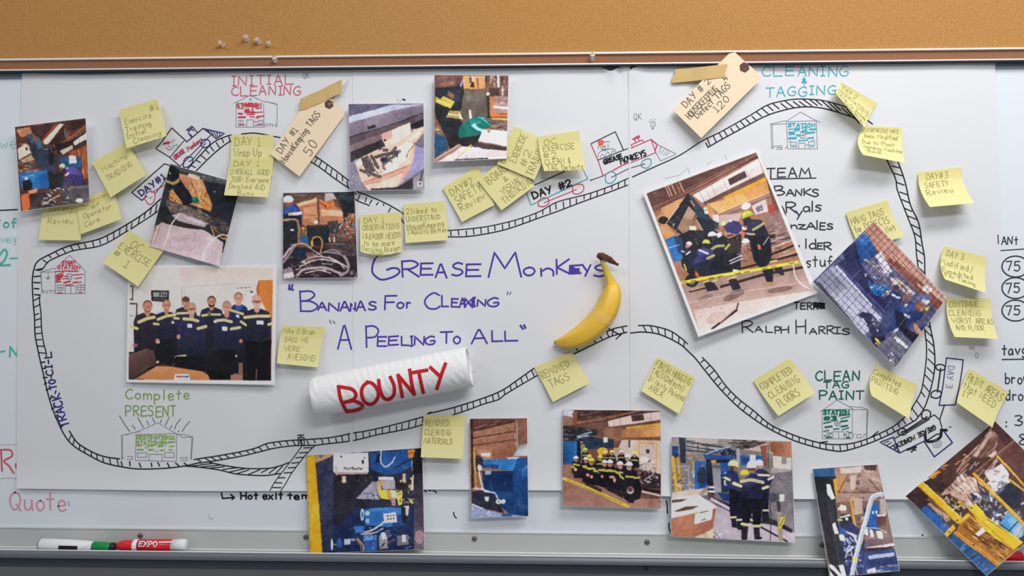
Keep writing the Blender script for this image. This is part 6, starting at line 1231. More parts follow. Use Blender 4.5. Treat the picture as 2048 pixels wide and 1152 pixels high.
q.p('28386e', "930,600 1010,550 1110,530 1190,540 1270,620 1240,700 1130,760 1100,890 980,800 850,870 830,960 800,900 850,720").p('3b4f92', "1000,560 1190,540 1200,610 1050,640").p('1c2038', "960,620 1060,640 1090,780 990,790").e('9a5236', 1228, 578, 44, 54, 15).e('b87050', 1240, 600, 20, 28).p('d8dde8', "1060,645 1130,670 1130,700 1065,670").p('dde2b8', "1070,545 1100,545 1095,580 1072,578").p('c08a70', "1160,760 1190,740 1240,830 1250,870 1215,890 1170,820").p('2e3a72', "1220,790 1330,730 1390,740 1340,810 1240,830")
q.p('2a2c4c', "590,660 640,630 730,650 860,790 840,900 760,940 700,800").p('36406c', "840,640 930,600 930,700 860,900 810,900").p('c8ccd8', "610,690 650,700 690,760 680,770").k(16, "720,680 820,700 800,860 740,760", 'd0d4dc 3a3c58 8a8ca4', (8, 20), (1, 3)).p('1c1c30', "720,880 860,880 880,930 760,1010").p('e0d850', "760,905 780,895 830,950 810,960").p('dcd46a', "775,935 830,985 815,995 765,950").g('6a687e', '4c4a5c', "800,960 960,850 1060,880 1120,1000 980,1198 880,1110", 60).p('d4d0dc', "980,880 1110,990 1080,1010 950,900").p('1e1c2a', "1000,760 1250,880 1180,960 1060,870").p('dcdcd8', "950,830 1000,790 1005,810 960,850").k(26, "900,1040 1060,1040 1050,1110 980,1195 900,1120", 'e8e0dc 2a2430 8a7c80 c0a8a4', (6, 18), (1, 3))
for i in range(0, 22):                             # the wire grid itself, drawn both ways
    t = (i + .5) / 20.5; A = np.array([755, -292.]) + t * np.array([745, 782.]); B = np.array([135, 320.]) + t * np.array([845, 878.])
    if 0 <= t <= 1: q.l('2a2434', 4.2, np.array([A, (A + B) / 2])).l('2c2c48' if i % 4 else '8a8ca4', 3.8, np.array([(A + B) / 2, B]))
for i in range(0, 16):
    t = (i + .5) / 16.0; A = np.array([755, -292.]) * (1 - t) + t * np.array([135, 320.]); B = np.array([1500, 490.]) * (1 - t) + t * np.array([980, 1198.])
    q.l('30283a' if i < 7 else '26263e', 4.2, np.array([A, B]))
photo('diamond tilted print of a crew bending behind a dark wire grid', q, 14.5, (2, 5, 9, 14), 1.6)

# 9 --- blue machine with white mist collector cabinet
q = Pic("612,911.5 844,896 849,1098.5 620,1107", '272a42').z(600, 800, .30556)
q.p('bb946a', "92,362 222,342 222,362 100,415").p('7a6656', "120,362 150,356 140,380").p('2f3350', "100,412 218,358 222,480 210,990 145,1000").g('221f26', '2a2a3e', "222,478 450,478 450,700 370,720 210,880", 90).p('182a52', "210,850 370,700 745,700 745,985 210,992").g('1c2a48', '262c4c', "150,880 300,880 300,1000 150,1000", 0).p('1f4c92', "450,345 745,318 750,420 640,480 560,490 465,450").p('2058a8', "470,380 540,350 620,400 560,460").p('12223c', "500,350 530,350 520,410 495,405").l('d4d0d6', 8, "530,325 528,400 560,435 595,410 620,370", True).p('e08030', "705,328 750,318 752,370 708,382").l('6a3418', 4, "712,350 745,342").p('1c1820', "755,315 802,313 808,480 745,490 735,400").l('c8b8b0', 4, "730,390 732,460").l('16182a', 6, "620,440 740,380")
q.p('b89a94', "220,470 445,470 440,482 230,486").p('e4d6d6', "215,347 445,343 447,470 217,470").p('f0e6e6', "225,352 440,348 440,360 226,362").p('c8b8b8', "222,430 244,430 244,466 222,466").p('2a2628', "404,390 418,388 418,415 404,415").e('2a2628', 268, 370, 6).e('2a2628', 420, 376, 5)
text(lambda s, w, c: q.l(c, 3.6, s), "MistBuster", 284, 436, 126, 17, 1, '2c2a30', jit=0)
q.p('d8b494', "272,495 298,495 300,540 274,540").k(10, "320,490 440,490 430,530 330,530", '3a3236 54484a 1c1a1e', (6, 14), (1, 3)).g('a4a0b2', '8c88a0', "365,645 472,530 500,535 515,650", 0).p('e8e2e0', "510,502 610,500 612,520 515,524").p('b0a6ae', "530,522 620,520 622,580 540,585").p('d8b060', "500,530 535,525 530,600 515,640").k(26, "415,610 500,600 520,650 420,650", '24223a 4a4868 d0ccd4', (4, 10), (1, 3)).p('f0d83c', "518,590 570,585 575,650 525,640").p('d89a50', "560,590 600,585 600,655 575,650").p('f4ecb4', "590,585 632,590 635,640 600,640").p('a88a80', "590,640 625,640 620,690 600,690").p('e8d84a', "625,590 665,585 668,680 640,690").k(40, "610,540 740,500 742,660 640,680", 'f0e060 e8dcc8 3a3034 a88868 6a5a5c d0b490 241c20', (6, 16), (1, 4)).e('2a2226', 660, 562, 34, 26).p('e4d0ac', "735,490 745,490 740,580 720,590").p('cfb08c', "670,480 690,480 690,540 672,540").p('d8c4c0', "680,690 715,690 705,760 690,750")
q.p('2a6ab8', "412,715 470,705 690,700 690,815 560,830 425,815").p('3c86d0', "460,705 580,702 560,720 440,730").p('1a3c78', "600,760 690,740 690,820 600,830").e('cfd8e6', 404, 750, 12, 40).e('2a5ca0', 404, 750, 5, 26).e('a8c8e8', 440, 740, 16).e('8ab0dc', 440, 790, 14).p('e8e8f0', "545,742 622,734 632,798 553,804")
for x, y in [(572, 758), (590, 756), (608, 755), (574, 780), (592, 778), (610, 776)]: q.e('2a2a32', x, y, 6)
q.p('20222e', "660,700 690,700 690,810 665,800").l('d0ccd8', 11, "370,860 450,858 520,820 548,795", True).l('b8b4c8', 9, "400,875 480,870 540,840", True).p('2c6cc0', "345,830 420,820 415,870 370,865").p('2a5aa8', "412,885 505,880 500,985 412,988").p('5a90d8', "414,885 500,880 495,915 416,920").p('98949e', "515,885 570,868 572,968 518,975").p('d8d8e0', "525,870 560,862 568,905 540,915").p('77727e', "632,885 708,880 712,945 638,952").p('ece8e8', "665,880 688,878 692,925 668,928").e('b0b4c0', 583, 880, 14).k(40, "400,830 745,830 740,985 420,985", '1a2a52 2c4c8c 8aa0c8 141a30 c85a50', (4, 12), (1, 5)).e('e4e2e8', 208, 945, 7, 36).l('d0ccd4', 5, "208,945 240,942").e('2a52a0', 258, 935, 22, 30).p('1c2038', "275,910 330,900 330,960 280,960").p('b8c4e0', "285,908 328,905 328,942 290,946").p('8c94b8', "330,905 360,905 358,920 332,922").l('e09c70', 7, "375,905 410,950 412,985", True).l('d08858', 5, "365,910 395,950 400,985", True)
q.g('2c2636', '6e5c72', "745,480 808,478 815,975 745,982", 90).e('b88a94', 783, 895, 34, 44, 0, .8).k(6, "795,950 812,940 814,975 790,978", 'e0dce0 3a3040', (5, 9), (1, 3)).p('e4a818', "40,367 96,360 145,1003 65,1007").l('b8860c', 3, "96,362 145,1000")
photo('print of a blue machine with a white mist collector cabinet and yellow post', q, 9, (2, 0, 9, 13), 1.8)

# 10 --- big blue cabinet machine (a corner of this print is cut away)
q = Pic("940,837.5 1054,836.5 1056.5,1032 942,1036", '94604c').z(920, 800, .20508)
q.p('603a34', "97,183 650,180 655,250 520,230 110,330").k(10, "110,190 640,190 640,240 120,290", '8a5a4a 4a2a26 a87260', (8, 18), (4, 10), (-18, -12)).g('a8765c', '94583e', "115,310 530,215 530,560 125,560", 90).l('4a2c26', 14, "105,300 530,205").l('5a342a', 12, "110,370 530,305").l('b88a74', 5, "110,385 530,320").l('5a342a', 10, "120,440 530,385").l('7a4c3c', 6, "130,540 520,520").p('80584c', "530,185 575,185 580,550 540,550").p('b89488', "545,190 560,190 562,540 548,540").k(14, "530,190 580,190 580,540 535,540", '6a463c a07c70 caa89c', (6, 12), (2, 5), (80, 100)).p('8a5546', "575,185 655,182 658,425 590,430 578,540")
q.p('3a2420', "97,185 122,185 130,850 112,850").l('e0983a', 16, "138,465 150,850").l('c07a30', 10, "140,462 305,465 310,580").p('b07a60', "155,475 300,478 300,570 215,600").p('e8e4e0', "205,515 295,515 292,550 210,545").p('22242e', "150,540 205,540 225,580 210,700 155,690").k(10, "175,550 200,550 200,680 175,670", 'd8d8dc 7a7a84', (5, 10), (1, 2)).e('e0d8c0', 190, 660, 24, 30).l('d8d0bc', 16, "185,700 205,800 225,880", True)
q.p('c0c4d4', "455,555 575,550 575,578 460,578").g('1d5fae', '2f86cc', "228,580 355,575 560,572 515,690 365,670 215,660", 0).l('7ab4e4', 3, "355,578 340,670").p('14407c', "215,625 380,628 365,672 212,660").g('174a90', '0f3468', "560,565 665,560 668,1135 500,1132 230,870 215,690 515,690", 90).p('0d2c5c', "215,690 515,690 520,900 240,870").p('1d5496', "600,660 650,630 665,640 665,740 610,740").l('3a7cc0', 8, "650,640 612,690 615,740", True).p('98a8b8', "240,688 298,690 296,728 242,724").l('788898', 4, "290,770 310,870")
q.p('262a38', "115,890 240,875 360,950 430,1100 250,1060 115,1010").p('d4dae4', "238,940 280,942 278,985 240,980").l('cfd0d8', 13, "205,860 240,890 330,905 365,960", True).l('d8dae4', 10, "130,865 200,870 270,885", True).e('dadde4', 375, 988, 30, 24).e('8a90a0', 375, 988, 14, 12).e('c8ccd8', 420, 985, 20, 22).e('b8bcc4', 150, 860, 24, 12).l('28468a', 14, "560,1000 600,1040 665,1050", True).l('a8bcd8', 3, "425,810 445,820").p('8c96be', "110,1015 230,1060 420,1110 660,1132 110,1155").k(16, "115,1040 300,1080 400,1130 120,1150", 'a8b0d0 7078a0 c4cae0', (6, 16), (1, 4)).p('b8c4dc', "115,1005 220,1050 215,1065 115,1020").p('1c4a90', "400,1110 520,1100 500,1135 410,1130")
photo('narrow print of a big blue cabinet machine with a cut away corner, bottom centre', q, 7.5, (1, 1, 8, 8), 2.0, cut=lambda a, b: (b > .262) & (b < .385) & (a > .875 - .13 * np.clip((b - .262) / .123, 0, 1)))

# 11 --- large crew crouching in a workshop
q = Pic("1125.4,819.5 1321,821.5 1322,1017 1125.6,1011", '6a443a').z(920, 800, .20508)
q.p('c8c4d0', "1002,95 1110,97 1105,170 1002,150").p('9a6e5c', "1002,150 1110,165 1090,240 1002,250").p('4a302c', "1110,97 1955,105 1955,112 1440,210 1130,240").k(40, "1110,100 1700,105 1440,200 1130,230", '5e3e38 3a2422 7a564a 2a1a1a', (8, 20), (3, 8), (-14, -4)).l('94583e', 12, "1040,245 1380,190 1750,105").l('b87a54', 5, "1040,240 1740,103").p('8a4a34', "1105,110 1140,110 1140,240 1110,250").p('d8bcb4', "1440,205 1660,150 1955,110 1955,190 1500,262 1450,258").p('4c3230', "1665,150 1785,138 1795,195 1680,210").l('8a6a62', 4, "1500,190 1505,258").l('8a6a62', 4, "1560,178 1565,245").l('8a6a62', 4, "1860,125 1862,200").p('6a4640', "1450,262 1955,195 1955,225 1500,285").p('d89a2a', "1620,262 1955,222 1955,240 1622,285").g('a86a3c', 'd89a5a', "1560,290 1955,240 1955,370 1580,375", 0).p('7a4c32', "1580,370 1955,355 1955,400 1590,395").p('8a5a42', "1400,270 1570,270 1575,400 1400,390")
q.p('28282e', "1005,250 1110,255 1340,290 1330,400 1010,400").k(60, "1005,260 1330,280 1330,400 1005,390", '1a1c24 3e3c48 6a6674 2a2a36 8a7a7c', (6, 14), (2, 6), (-25, 10)).l('7ce0e0', 8, "1140,358 1210,330 1285,312").l('c8b4e0', 10, "1150,365 1240,345").p('1e2c44', "1130,385 1330,370 1500,380 1500,470 1180,480").p('d0d0d4', "1395,365 1438,362 1440,410 1400,415").g('14487e', '1f66ac', "1005,400 1138,400 1140,615 1005,625", 0).p('10182a', "1138,400 1175,400 1180,590 1140,590").p('7a8858', "1175,430 1215,430 1230,560 1180,590").p('e08a40', "1170,402 1198,402 1198,420 1170,420").e('e0a818', 1390, 500, 52, 40).p('c8b2a6', "1580,385 1955,395 1955,720 1600,640 1500,560").p('b09a8e', "1500,470 1600,480 1600,560 1500,560").p('c4aea4', "1750,425 1915,425 1905,600 1755,590").p('3a2826', "1815,480 1845,480 1845,520 1815,520").l('e09a38', 12, "1745,410 1740,580").l('e09a38', 12, "1745,415 1920,420 1910,700").l('d8a830', 8, "1500,465 1500,520").l('d8a830', 8, "1500,468 1560,468").p('5a4038', "1640,390 1660,390 1660,460 1640,460")
q.g('8e5e4e', 'a87868', "1005,630 1090,625 1200,760 1600,960 1955,960 1958,1062 1003,1032", 70).k(30, "1010,800 1600,1000 1400,1030 1010,1020", 'a07060 7c5044 b88878', (5, 12), (2, 6), (0, 30), (.2, .5)).l('e4c030', 30, "1008,765 1300,880 1640,1038").l('6a5a20', 6, "1040,778 1590,1012").p('2c2226', "1760,700 1955,720 1955,860 1780,860").k(60, "1720,560 1900,600 1940,840 1760,800", '2a2226 5c5458 d8d2d4 8a6a60 141014 a09498', (6, 18), (1, 4)).l('ccc4c4', 8, "1850,640 1880,720 1800,780 1860,800", True).p('d0bcb0', "1770,880 1955,925 1955,940 1770,900").p('1e1618', "1780,860 1955,880 1955,910 1790,880").e('dcd8d8', 1800, 580, 40, 28).k(6, "1100,760 1700,900 1700,960 1300,860", '141016 1e181c', (20, 50), (2, 4), (10, 30))
for x, y, r, c, sk in [(1222, 482, 20, 'd8d040', '8a8a3c'), (1412, 510, 18, 'e8dcc0', 'b88a70'), (1478, 505, 20, 'e8dc60', 'a88060'), (1573, 503, 20, 'ece8f0', 'a88060'), (1700, 518, 24, 'ecd868', 'a07458'), (1260, 548, 22, 'e0d840', 'a89a4c'), (1365, 555, 24, 'dcd038', '9a8a3c'), (1632, 550, 28, 'f0f0f8', 'b08a78'), (1130, 565, 24, 'ece8f0', 'a87a68'), (1226, 575, 24, 'f0ecf0', 'b07a64'), (1280, 588, 28, 'e0d438', 'b0844c'), (1408, 605, 26, 'f0ecf4', 'b88070'), (1462, 605, 28, 'f0ecf4', 'b07868'), (1560, 622, 30, 'f4ecf0', 'c88078'), (1648, 630, 34, 'f4f0f8', 'c08878')]:
    q.p('16141e', [(x - r * 1.7, y + r * 2.0), (x - r * 1.0, y + r * 1.2), (x + r * 1.0, y + r * 1.2), (x + r * 1.9, y + r * 2.2), (x + r * 2.0, y + r * 6), (x - r * 1.6, y + r * 6)])
    q.e(sk, x, y + r * .8, r * .75, r * .95).l('3a2420', r * .16, [(x - r * .45, y + r * .6), (x + r * .45, y + r * .6)]).e(c, x, y, r, r * .95, 0, 1, (180, 360)).p(c, [(x - r * 1.15, y - 1), (x + r * 1.15, y - 1), (x + r * 1.1, y + r * .22), (x - r * 1.1, y + r * .22)])
    q.l('d8cc4c', r * .5, [(x - r * 1.2, y + r * 2.9), (x, y + r * 2.7), (x + r * 1.3, y + r * 3.0)]).l('8a8468', r * .14, [(x - r * 1.2, y + r * 2.9), (x, y + r * 2.7), (x + r * 1.3, y + r * 3.0)])
q.p('121018', "1090,640 1180,620 1200,760 1110,760").p('121018', "1200,700 1640,740 1660,900 1540,880 1190,800").p('15131c', "1600,680 1720,690 1770,860 1755,960 1650,1000 1600,960").e('e0988a', 1125, 676, 16).e('d89080', 1245, 730, 16).e('d89080', 1282, 748, 16).e('d88a80', 1385, 745, 14).e('d88a80', 1480, 750, 28, 14).e('d88a80', 1505, 780, 14, 24)
for a in ["1088,650 1110,655", "1110,625 1160,635", "1305,690 1340,692", "1360,680 1425,690", "1435,690 1515,695", "1525,700 1560,725", "1560,740 1590,765", "1620,745 1690,750", "1700,760 1745,755", "1260,672 1300,665", "1205,650 1240,660"]: q.l('d8cc48', 18, a).l('8a8440', 5, a)
q.e('1a1620', 1655, 880, 55, 60).e('b8b0b8', 1660, 880, 34, 36).e('6a3430', 1658, 872, 28, 24).p('1a161c', "1640,960 1700,960 1690,1005 1640,1000").l('2c1c1c', 5, "1935,990 1960,990")
photo('print of a large crew crouching together in hard hats, bottom centre right', q, 9, (1, 1, 7, 8), 2.0, warp=False)

# 12 --- crew standing with backs turned, cardboard box in front
q = Pic("1343.4,874 1582.7,883 1589.5,1085 1342.3,1072.5", '7a726e').z(1310, 840, .22572)
q.p('9a8c86', "148,150 700,165 640,300 148,300").p('b8aaa2', "280,160 560,165 540,260 290,240").k(30, "270,180 560,200 540,320 280,300", '3a3e4c 54586a 6a6668', (6, 10), (5, 14), (0, 10)).l('2e3444', 12, "280,190 660,250").l('2e3444', 10, "280,230 560,270").l('2e3444', 10, "280,265 540,290").l('3a4050', 8, "380,195 378,270").l('3a4050', 8, "460,210 458,280").p('2a3444', "210,155 268,158 272,380 225,380").p('1d3a78', "150,230 205,230 205,340 150,330").p('c0aa9c', "700,190 900,180 1208,195 1208,330 800,260").g('8a4a34', 'b87a58', "1010,192 1208,195 1210,330 1060,310 1010,260", 0).p('8c4a34', "930,230 990,220 985,400 960,400").l('50403c', 8, "1000,205 1005,420").l('8a8484', 8, "1018,205 1020,420").p('4a3c3a', "640,200 880,185 1000,195 880,240 740,260").k(34, "560,170 900,180 880,250 700,250", '3a3234 6a5c5c 8a7a78 241e20', (8, 20), (2, 5), (-25, 20)).p('cfc6bf', "1040,315 1210,335 1210,440 1050,430").p('8a827c', "1120,330 1165,330 1165,390 1120,385").p('a89c98', "1030,420 1210,440 1210,480 1030,470")
q.p('8a7a6c', "280,300 440,310 440,370 280,380").k(14, "280,320 430,320 430,370 280,370", 'b8a898 5a4c44 746658', (6, 12), (2, 5)).l('6a90d0', 14, "450,305 560,262 660,240").l('c8d4ec', 5, "450,300 560,256 650,236").p('222a48', "560,270 650,250 740,290 720,340 600,330").k(24, "560,260 730,270 720,340 580,330", '3a4468 8a90a8 1a1e30 5a6080', (8, 16), (1, 4)).p('1d4a94', "430,305 660,320 700,350 660,380 440,345").p('2258a8', "750,310 960,320 950,400 760,400").p('1a3c78', "760,330 830,330 830,380 770,385").p('ccd4e2', "838,308 892,308 890,370 842,372").p('a8a2aa', "720,250 750,250 745,400 725,400")
q.l('e8a820', 30, "155,330 195,650").l('d89420', 22, "200,335 230,650").l('e0a428', 12, "340,370 345,500").p('1a5cb4', "348,360 450,365 470,600 380,640 350,600").p('1a4686', "380,420 460,440 465,560 390,620").p('2a3444', "370,470 430,400 450,470 440,560 380,560").e('b8504a', 420, 405, 18, 12).l('a8a4a8', 7, "150,408 295,408 300,600").l('b8b0b0', 7, "150,575 350,575").l('b0a8a8', 6, "150,625 350,610").l('8a8488', 6, "240,410 240,620").k(30, "150,420 340,420 350,640 160,650", 'b09a88 6a5c54 d8ccc0 8a7a6e 3a4468', (6, 16), (1, 4)).p('c8b8ac', "150,640 460,600 520,660 400,670 150,690")
q.p('22232e', "450,350 500,350 525,700 470,700").p('1c1c26', "455,345 660,350 640,380 455,375").p('f0a030', "495,355 540,352 540,380 498,378").g('8a8894', '9c9aa8', "502,385 580,388 585,640 525,645", 90).p('5c5a66', "505,395 575,400 575,430 510,425").p('1e4ea0', "575,380 640,375 660,440 640,520 585,500").p('1c2e50', "580,480 640,490 650,640 590,640").p('1c3a70', "550,640 660,650 660,720 600,710").p('dad6dc', "470,585 525,585 525,605 470,605").p('dad6dc', "470,622 525,622 525,642 470,642").p('58443e', "470,650 525,650 520,700 475,700").l('a88a80', 26, "400,660 470,590").k(14, "590,440 640,440 640,640 600,640", 'e0dce0 243a6c 14182a', (8, 18), (1, 3))
q.g('b2a4b0', 'c4b6c0', "470,700 540,760 1238,1000 1238,1086 520,1050 480,980", 30).p('2e2a34', "475,700 520,690 1100,900 1215,970 1210,1000 1060,930 830,900 640,800").l('c8bcc8', 26, "500,700 780,850 1150,1040").l('34303a', 16, "830,895 960,960 1170,1075").p('8a7e88', "840,830 900,820 1000,900 880,890")
q.g('6e646c', '8e848c', "1000,520 1080,465 1208,455 1225,960 1100,900 1010,760", 60).k(120, "1010,520 1090,470 1205,460 1220,950 1110,900 1020,760", '837982 5c525a a096a0 4a4048 928890', (4, 8), (2, 6), (-10, 100), (.25, .6)).l('b0a6b0', 4, "1060,480 1000,620 1040,820", True).p('5a5a60', "1010,645 1130,645 1110,725 1020,720").e('4c4c52', 1040, 685, 40, 42).p('d8d4dc', "1100,655 1145,655 1145,720 1100,722").p('443c44', "1075,725 1110,725 1110,810 1085,810").p('a8968a', "1080,815 1115,815 1135,1080 1092,1078").p('e4d028', "1115,858 1152,855 1140,920 1110,960 1090,965").l('3a3420', 5, "1140,870 1105,940").l('26242c', 6, "1020,720 1025,950 1020,1080", True)
q.p('2a2e62', "625,490 660,445 725,455 745,520 780,660 780,880 735,960 690,950 665,860 655,640").p('17182c', "655,600 780,640 775,890 690,900 660,800").p('1e1d2a', "675,860 715,870 720,945 680,950").p('1c1b26', "730,890 775,890 780,975 730,970").e('8a5a48', 705, 420, 28, 30).p('4a3a2a', "655,400 700,400 695,450 665,450").e('dcdc98', 692, 395, 44, 42, 8, 1, (180, 360)).p('d4d48c', "650,392 738,396 736,424 720,408 650,405").l('dcd08c', 22, "620,510 660,530").l('dcd08c', 24, "692,562 760,585").l('8a8460', 6, "692,562 760,585").l('d8cc9a', 18, "668,862 715,860").l('d8cc9a', 18, "725,885 772,882").p('d8dce4', "612,530 625,530 622,580 612,575")
q.p('262a58', "890,450 940,425 1000,460 1050,520 1020,560 1000,800 1000,900 950,900 930,640").p('16172a', "940,600 1000,590 1005,890 950,900").e('b8887a', 935, 410, 24, 22).e('ece8ee', 922, 385, 38, 36, 0, 1, (180, 360)).p('e0dce4', "888,384 960,388 958,402 890,400").l('dcd4a0', 20, "905,485 1010,490").l('dcd4c0', 22, "1005,525 1045,505").l('d8cc9a', 18, "958,800 1000,800").p('1e1e2a', "955,830 1010,830 1015,900 960,905")
q.e('e8d028', 792, 470, 40, 30, 0, 1, (180, 360)).p('d8c020', "752,468 832,468 820,485 760,488").p('20223e', "755,560 830,490 850,470 900,480 985,560 1000,610 960,640 945,700 770,690 760,640").p('2d3068', "790,520 840,480 910,490 970,560 770,580").p('12131e', "770,690 945,700 940,880 925,950 870,950 860,800 840,880 825,950 770,940").e('a8705c', 858, 440, 34, 26).p('5a4438', "822,425 890,425 890,445 825,445").e('f0ecf2', 855, 410, 42, 54, 0, 1, (180, 360)).p('e4e0e8', "812,408 898,408 896,422 814,422").l('dcd498', 26, "762,545 850,530 955,552", True).l('9a9468', 7, "762,545 850,530 955,552", True).l('dcd498', 26, "700,558 760,585").l('dcd498', 24, "955,605 1000,590").l('dcd08c', 26, "770,920 828,930").l('dcd08c', 26, "875,940 928,938").p('262430', "765,945 825,945 815,1060 765,1050").p('262430', "872,950 925,950 930,1040 880,1060").e('1e1c26', 790, 1050, 26, 14).e('1e1c26', 915, 1045, 34, 14).l('2c2c40', 4, "850,560 855,690")
q.p('e8e2de', "143,700 150,690 385,660 545,765 350,815 145,865").p('d8cfc8', "145,860 350,812 545,765 540,790 350,835 145,880").p('6a4038', "148,705 290,697 240,722 148,735").p('704840', "163,808 270,765 388,760 330,790 200,812").l('b8a8a0', 4, "385,660 340,700").g('c07a5c', 'b06a4e', "145,870 350,825 540,780 510,960 325,1040 143,1030", 90).p('a86048', "350,830 540,782 512,958 330,1038").p('dcd8d4', "352,830 512,785 500,880 345,925").l('4a4444', 7, "400,822 470,805").p('8a8684', "405,880 455,868 450,885 405,895").l('b8b2ae', 3, "380,845 490,820").l('b8b2ae', 3, "375,865 485,840").p('d8b494', "340,1040 520,970 560,1050 400,1048").p('e0c8a8', "450,990 510,975 520,1045 480,1040").k(22, "505,990 600,1010 640,1055 520,1050", '4a6aa8 8aa0d0 e4e0e4 3a5090', (5, 14), (2, 5), (0, 40))
photo('print of a crew seen from behind beside a large fan and a cardboard box', q, 10.5, (1, 1, 9, 11), 1.8, warp=False)

# 13 --- tall narrow print with black post and silver pipe (hangs over the tray)
q = Pic("1625.3,938 1755.5,929 1799,1141 1660,1155", '77564c').z(1600, 820, .2881)
q.p('a08278', "235,400 545,378 580,620 250,640").k(40, "240,400 545,385 570,600 260,640", 'b89a8c 8a6a5c d0b8ac 6a4a40 a47c68', (12, 34), (1, 3), (-15, 15)).p('d0bcb4', "275,400 430,388 425,430 280,440").p('4a3230', "440,385 530,380 530,420 450,415").p('bd8a5c', "250,450 330,445 300,560 250,600").l('7a4a30', 9, "330,450 265,570").l('7a4a30', 9, "475,480 550,560").l('b06a34', 9, "390,550 310,640").p('bfa898', "345,455 390,450 385,545 350,550").l('5a3a30', 6, "250,570 560,570").p('b8988c', "370,610 430,605 435,720 375,725").l('e0a02c', 14, "352,630 380,800").l('d89428', 12, "250,720 258,790").p('2058a8', "465,650 545,640 552,830 470,850").p('16305c', "440,680 470,670 475,840 445,850").p('dce2ec', "500,700 512,700 510,720 500,720").p('dce2ec', "522,698 536,698 534,718 523,718").p('5c3430', "530,730 592,722 598,800 535,805").p('d0ccc8', "530,725 592,720 590,735 532,738").p('a8988c', "550,620 590,620 600,720 555,720").k(10, "400,740 440,740 440,800 400,800", '2a2220 5a4840 c8bcb0', (8, 16), (1, 2))
q.p('8a6e72', "440,880 600,830 640,940 460,980").p('70545c', "440,900 620,880 640,945 450,975").l('cfc4c8', 18, "470,960 650,930").p('3a1e2c', "440,960 640,945 645,960 445,985").p('28407e', "430,985 660,960 690,1110 560,1140 380,1150 320,1000").p('b0b4cc', "470,1010 650,985 655,1010 480,1035").p('1e3068', "460,1040 670,1020 680,1080 480,1100").p('2a5298', "262,800 310,790 320,880 270,870").p('202c58', "270,870 440,850 450,990 420,1150 300,1150 280,1000").k(50, "300,820 400,840 440,1080 320,1120", 'd8dce8 8a98c0 2a3c78 161a34 b8c0d8 3a5aa8', (8, 20), (1, 4)).p('c4bcc4', "310,835 400,850 390,900 350,870").p('24305c', "265,800 330,775 410,830 400,870 330,840").p('e8dcdc', "258,860 305,865 310,910 275,905").l('c8ccd8', 6, "305,880 345,940 360,1010 400,1140", True)
q.p('22222e', "270,740 300,720 350,725 365,770 345,800 280,800").e('e8e0c8', 296, 682, 24, 22).p('e8dcb8', "258,690 285,650 290,660 268,698").e('a87a64', 300, 706, 16, 12).l('d8dcc8', 12, "278,745 345,728").l('d8cc8c', 12, "262,760 290,762").p('d8dce8', "315,745 335,745 335,765 315,765").p('262c5c', "300,790 350,775 420,830 390,850 330,820").p('e6e0d8', "440,812 470,812 472,870 450,868").p('e6e0d8', "478,825 505,825 512,880 490,880").p('e6dcc8', "528,838 572,838 578,892 540,890").l('2a2a30', 5, "440,815 580,840").l('dcd8d8', 5, "450,815 540,822 600,850", True).p('d0ccd4', "460,1110 520,1090 530,1130 470,1140").k(14, "470,1090 680,1060 685,1110 480,1140", 'b8b8c4 d8d4d4 6a6478', (5, 9), (4, 12), (-20, 20)).p('55506a', "300,1060 340,1050 330,1080")
q.p('25578f', "88,410 232,400 245,460 92,465").p('1a1c24', "92,462 245,458 240,620 275,880 300,1080 205,1080 130,680 105,590").p('24262e', "185,620 240,600 300,1070 270,1080").l('4a4c54', 3, "185,620 275,1080").p('e0a02c', "228,478 258,478 252,620 238,560").p('ece4da', "182,512 208,515 240,612 218,622 190,588").p('ece4da', "222,790 242,775 268,860 240,862").p('dcd8d4', "265,870 300,865 300,905 275,900").p('e4e0e2', "200,1068 280,1090 315,1152 210,1152").p('1c1c26', "205,1090 265,1152 235,1152 208,1115").p('1c1c26', "225,1074 278,1092 300,1140 285,1140").p('f0ece4', "265,1075 300,1070 318,1150 285,1140").l('b4b6c0', 34, "358,1150 400,960 450,780 490,630 520,590 570,582", True).l('dcdee6', 9, "350,1140 392,960 442,780 482,630 515,582 568,574", True).p('e8d428', "362,1020 395,1030 390,1048 360,1040")
photo('narrow print with a black post and silver pipe hanging over the marker tray', q, 8, (2, 2, 58, 55), 1.15)

# 14 --- yellow crane frame seen aslant (bottom right corner)
q = Pic("1811.7,992 1990,842.5 2151,1001.5 1973,1151", '42302e').z(1600, 820, .2881)
q.p('4a2e2a', "735,600 1350,75 1560,290 1560,600 900,480").p('3a2426', "735,600 880,470 1200,600 1000,800").p('6a463c', "1180,330 1260,200 1340,130 1420,170 1300,330").k(44, "1080,420 1260,180 1350,120 1480,240 1330,420 1100,560", 'a8806c 8a6252 d0b0a0 54362e c49c8a', (8, 18), (3, 9), (-65, -40)).p('c8a494', "1200,320 1310,150 1340,150 1225,325").p('d0b4a4', "1300,320 1460,210 1480,240 1330,330").p('5e3630', "1380,80 1560,260 1560,620 1440,440 1360,320").p('442826', "1360,90 1480,210 1440,260 1330,130").l('6a3a34', 12, "1220,440 1500,210").l('a87a6a', 6, "1215,430 1490,205").k(24, "900,440 1140,300 1150,340 920,480", 'e8a040 c87828 5a3420 f0c070 8a5028', (6, 12), (2, 4), (-40, -20)).p('e0982c', "895,450 965,420 980,430 905,470").p('d8d0cc', "850,492 870,475 905,462 870,495")
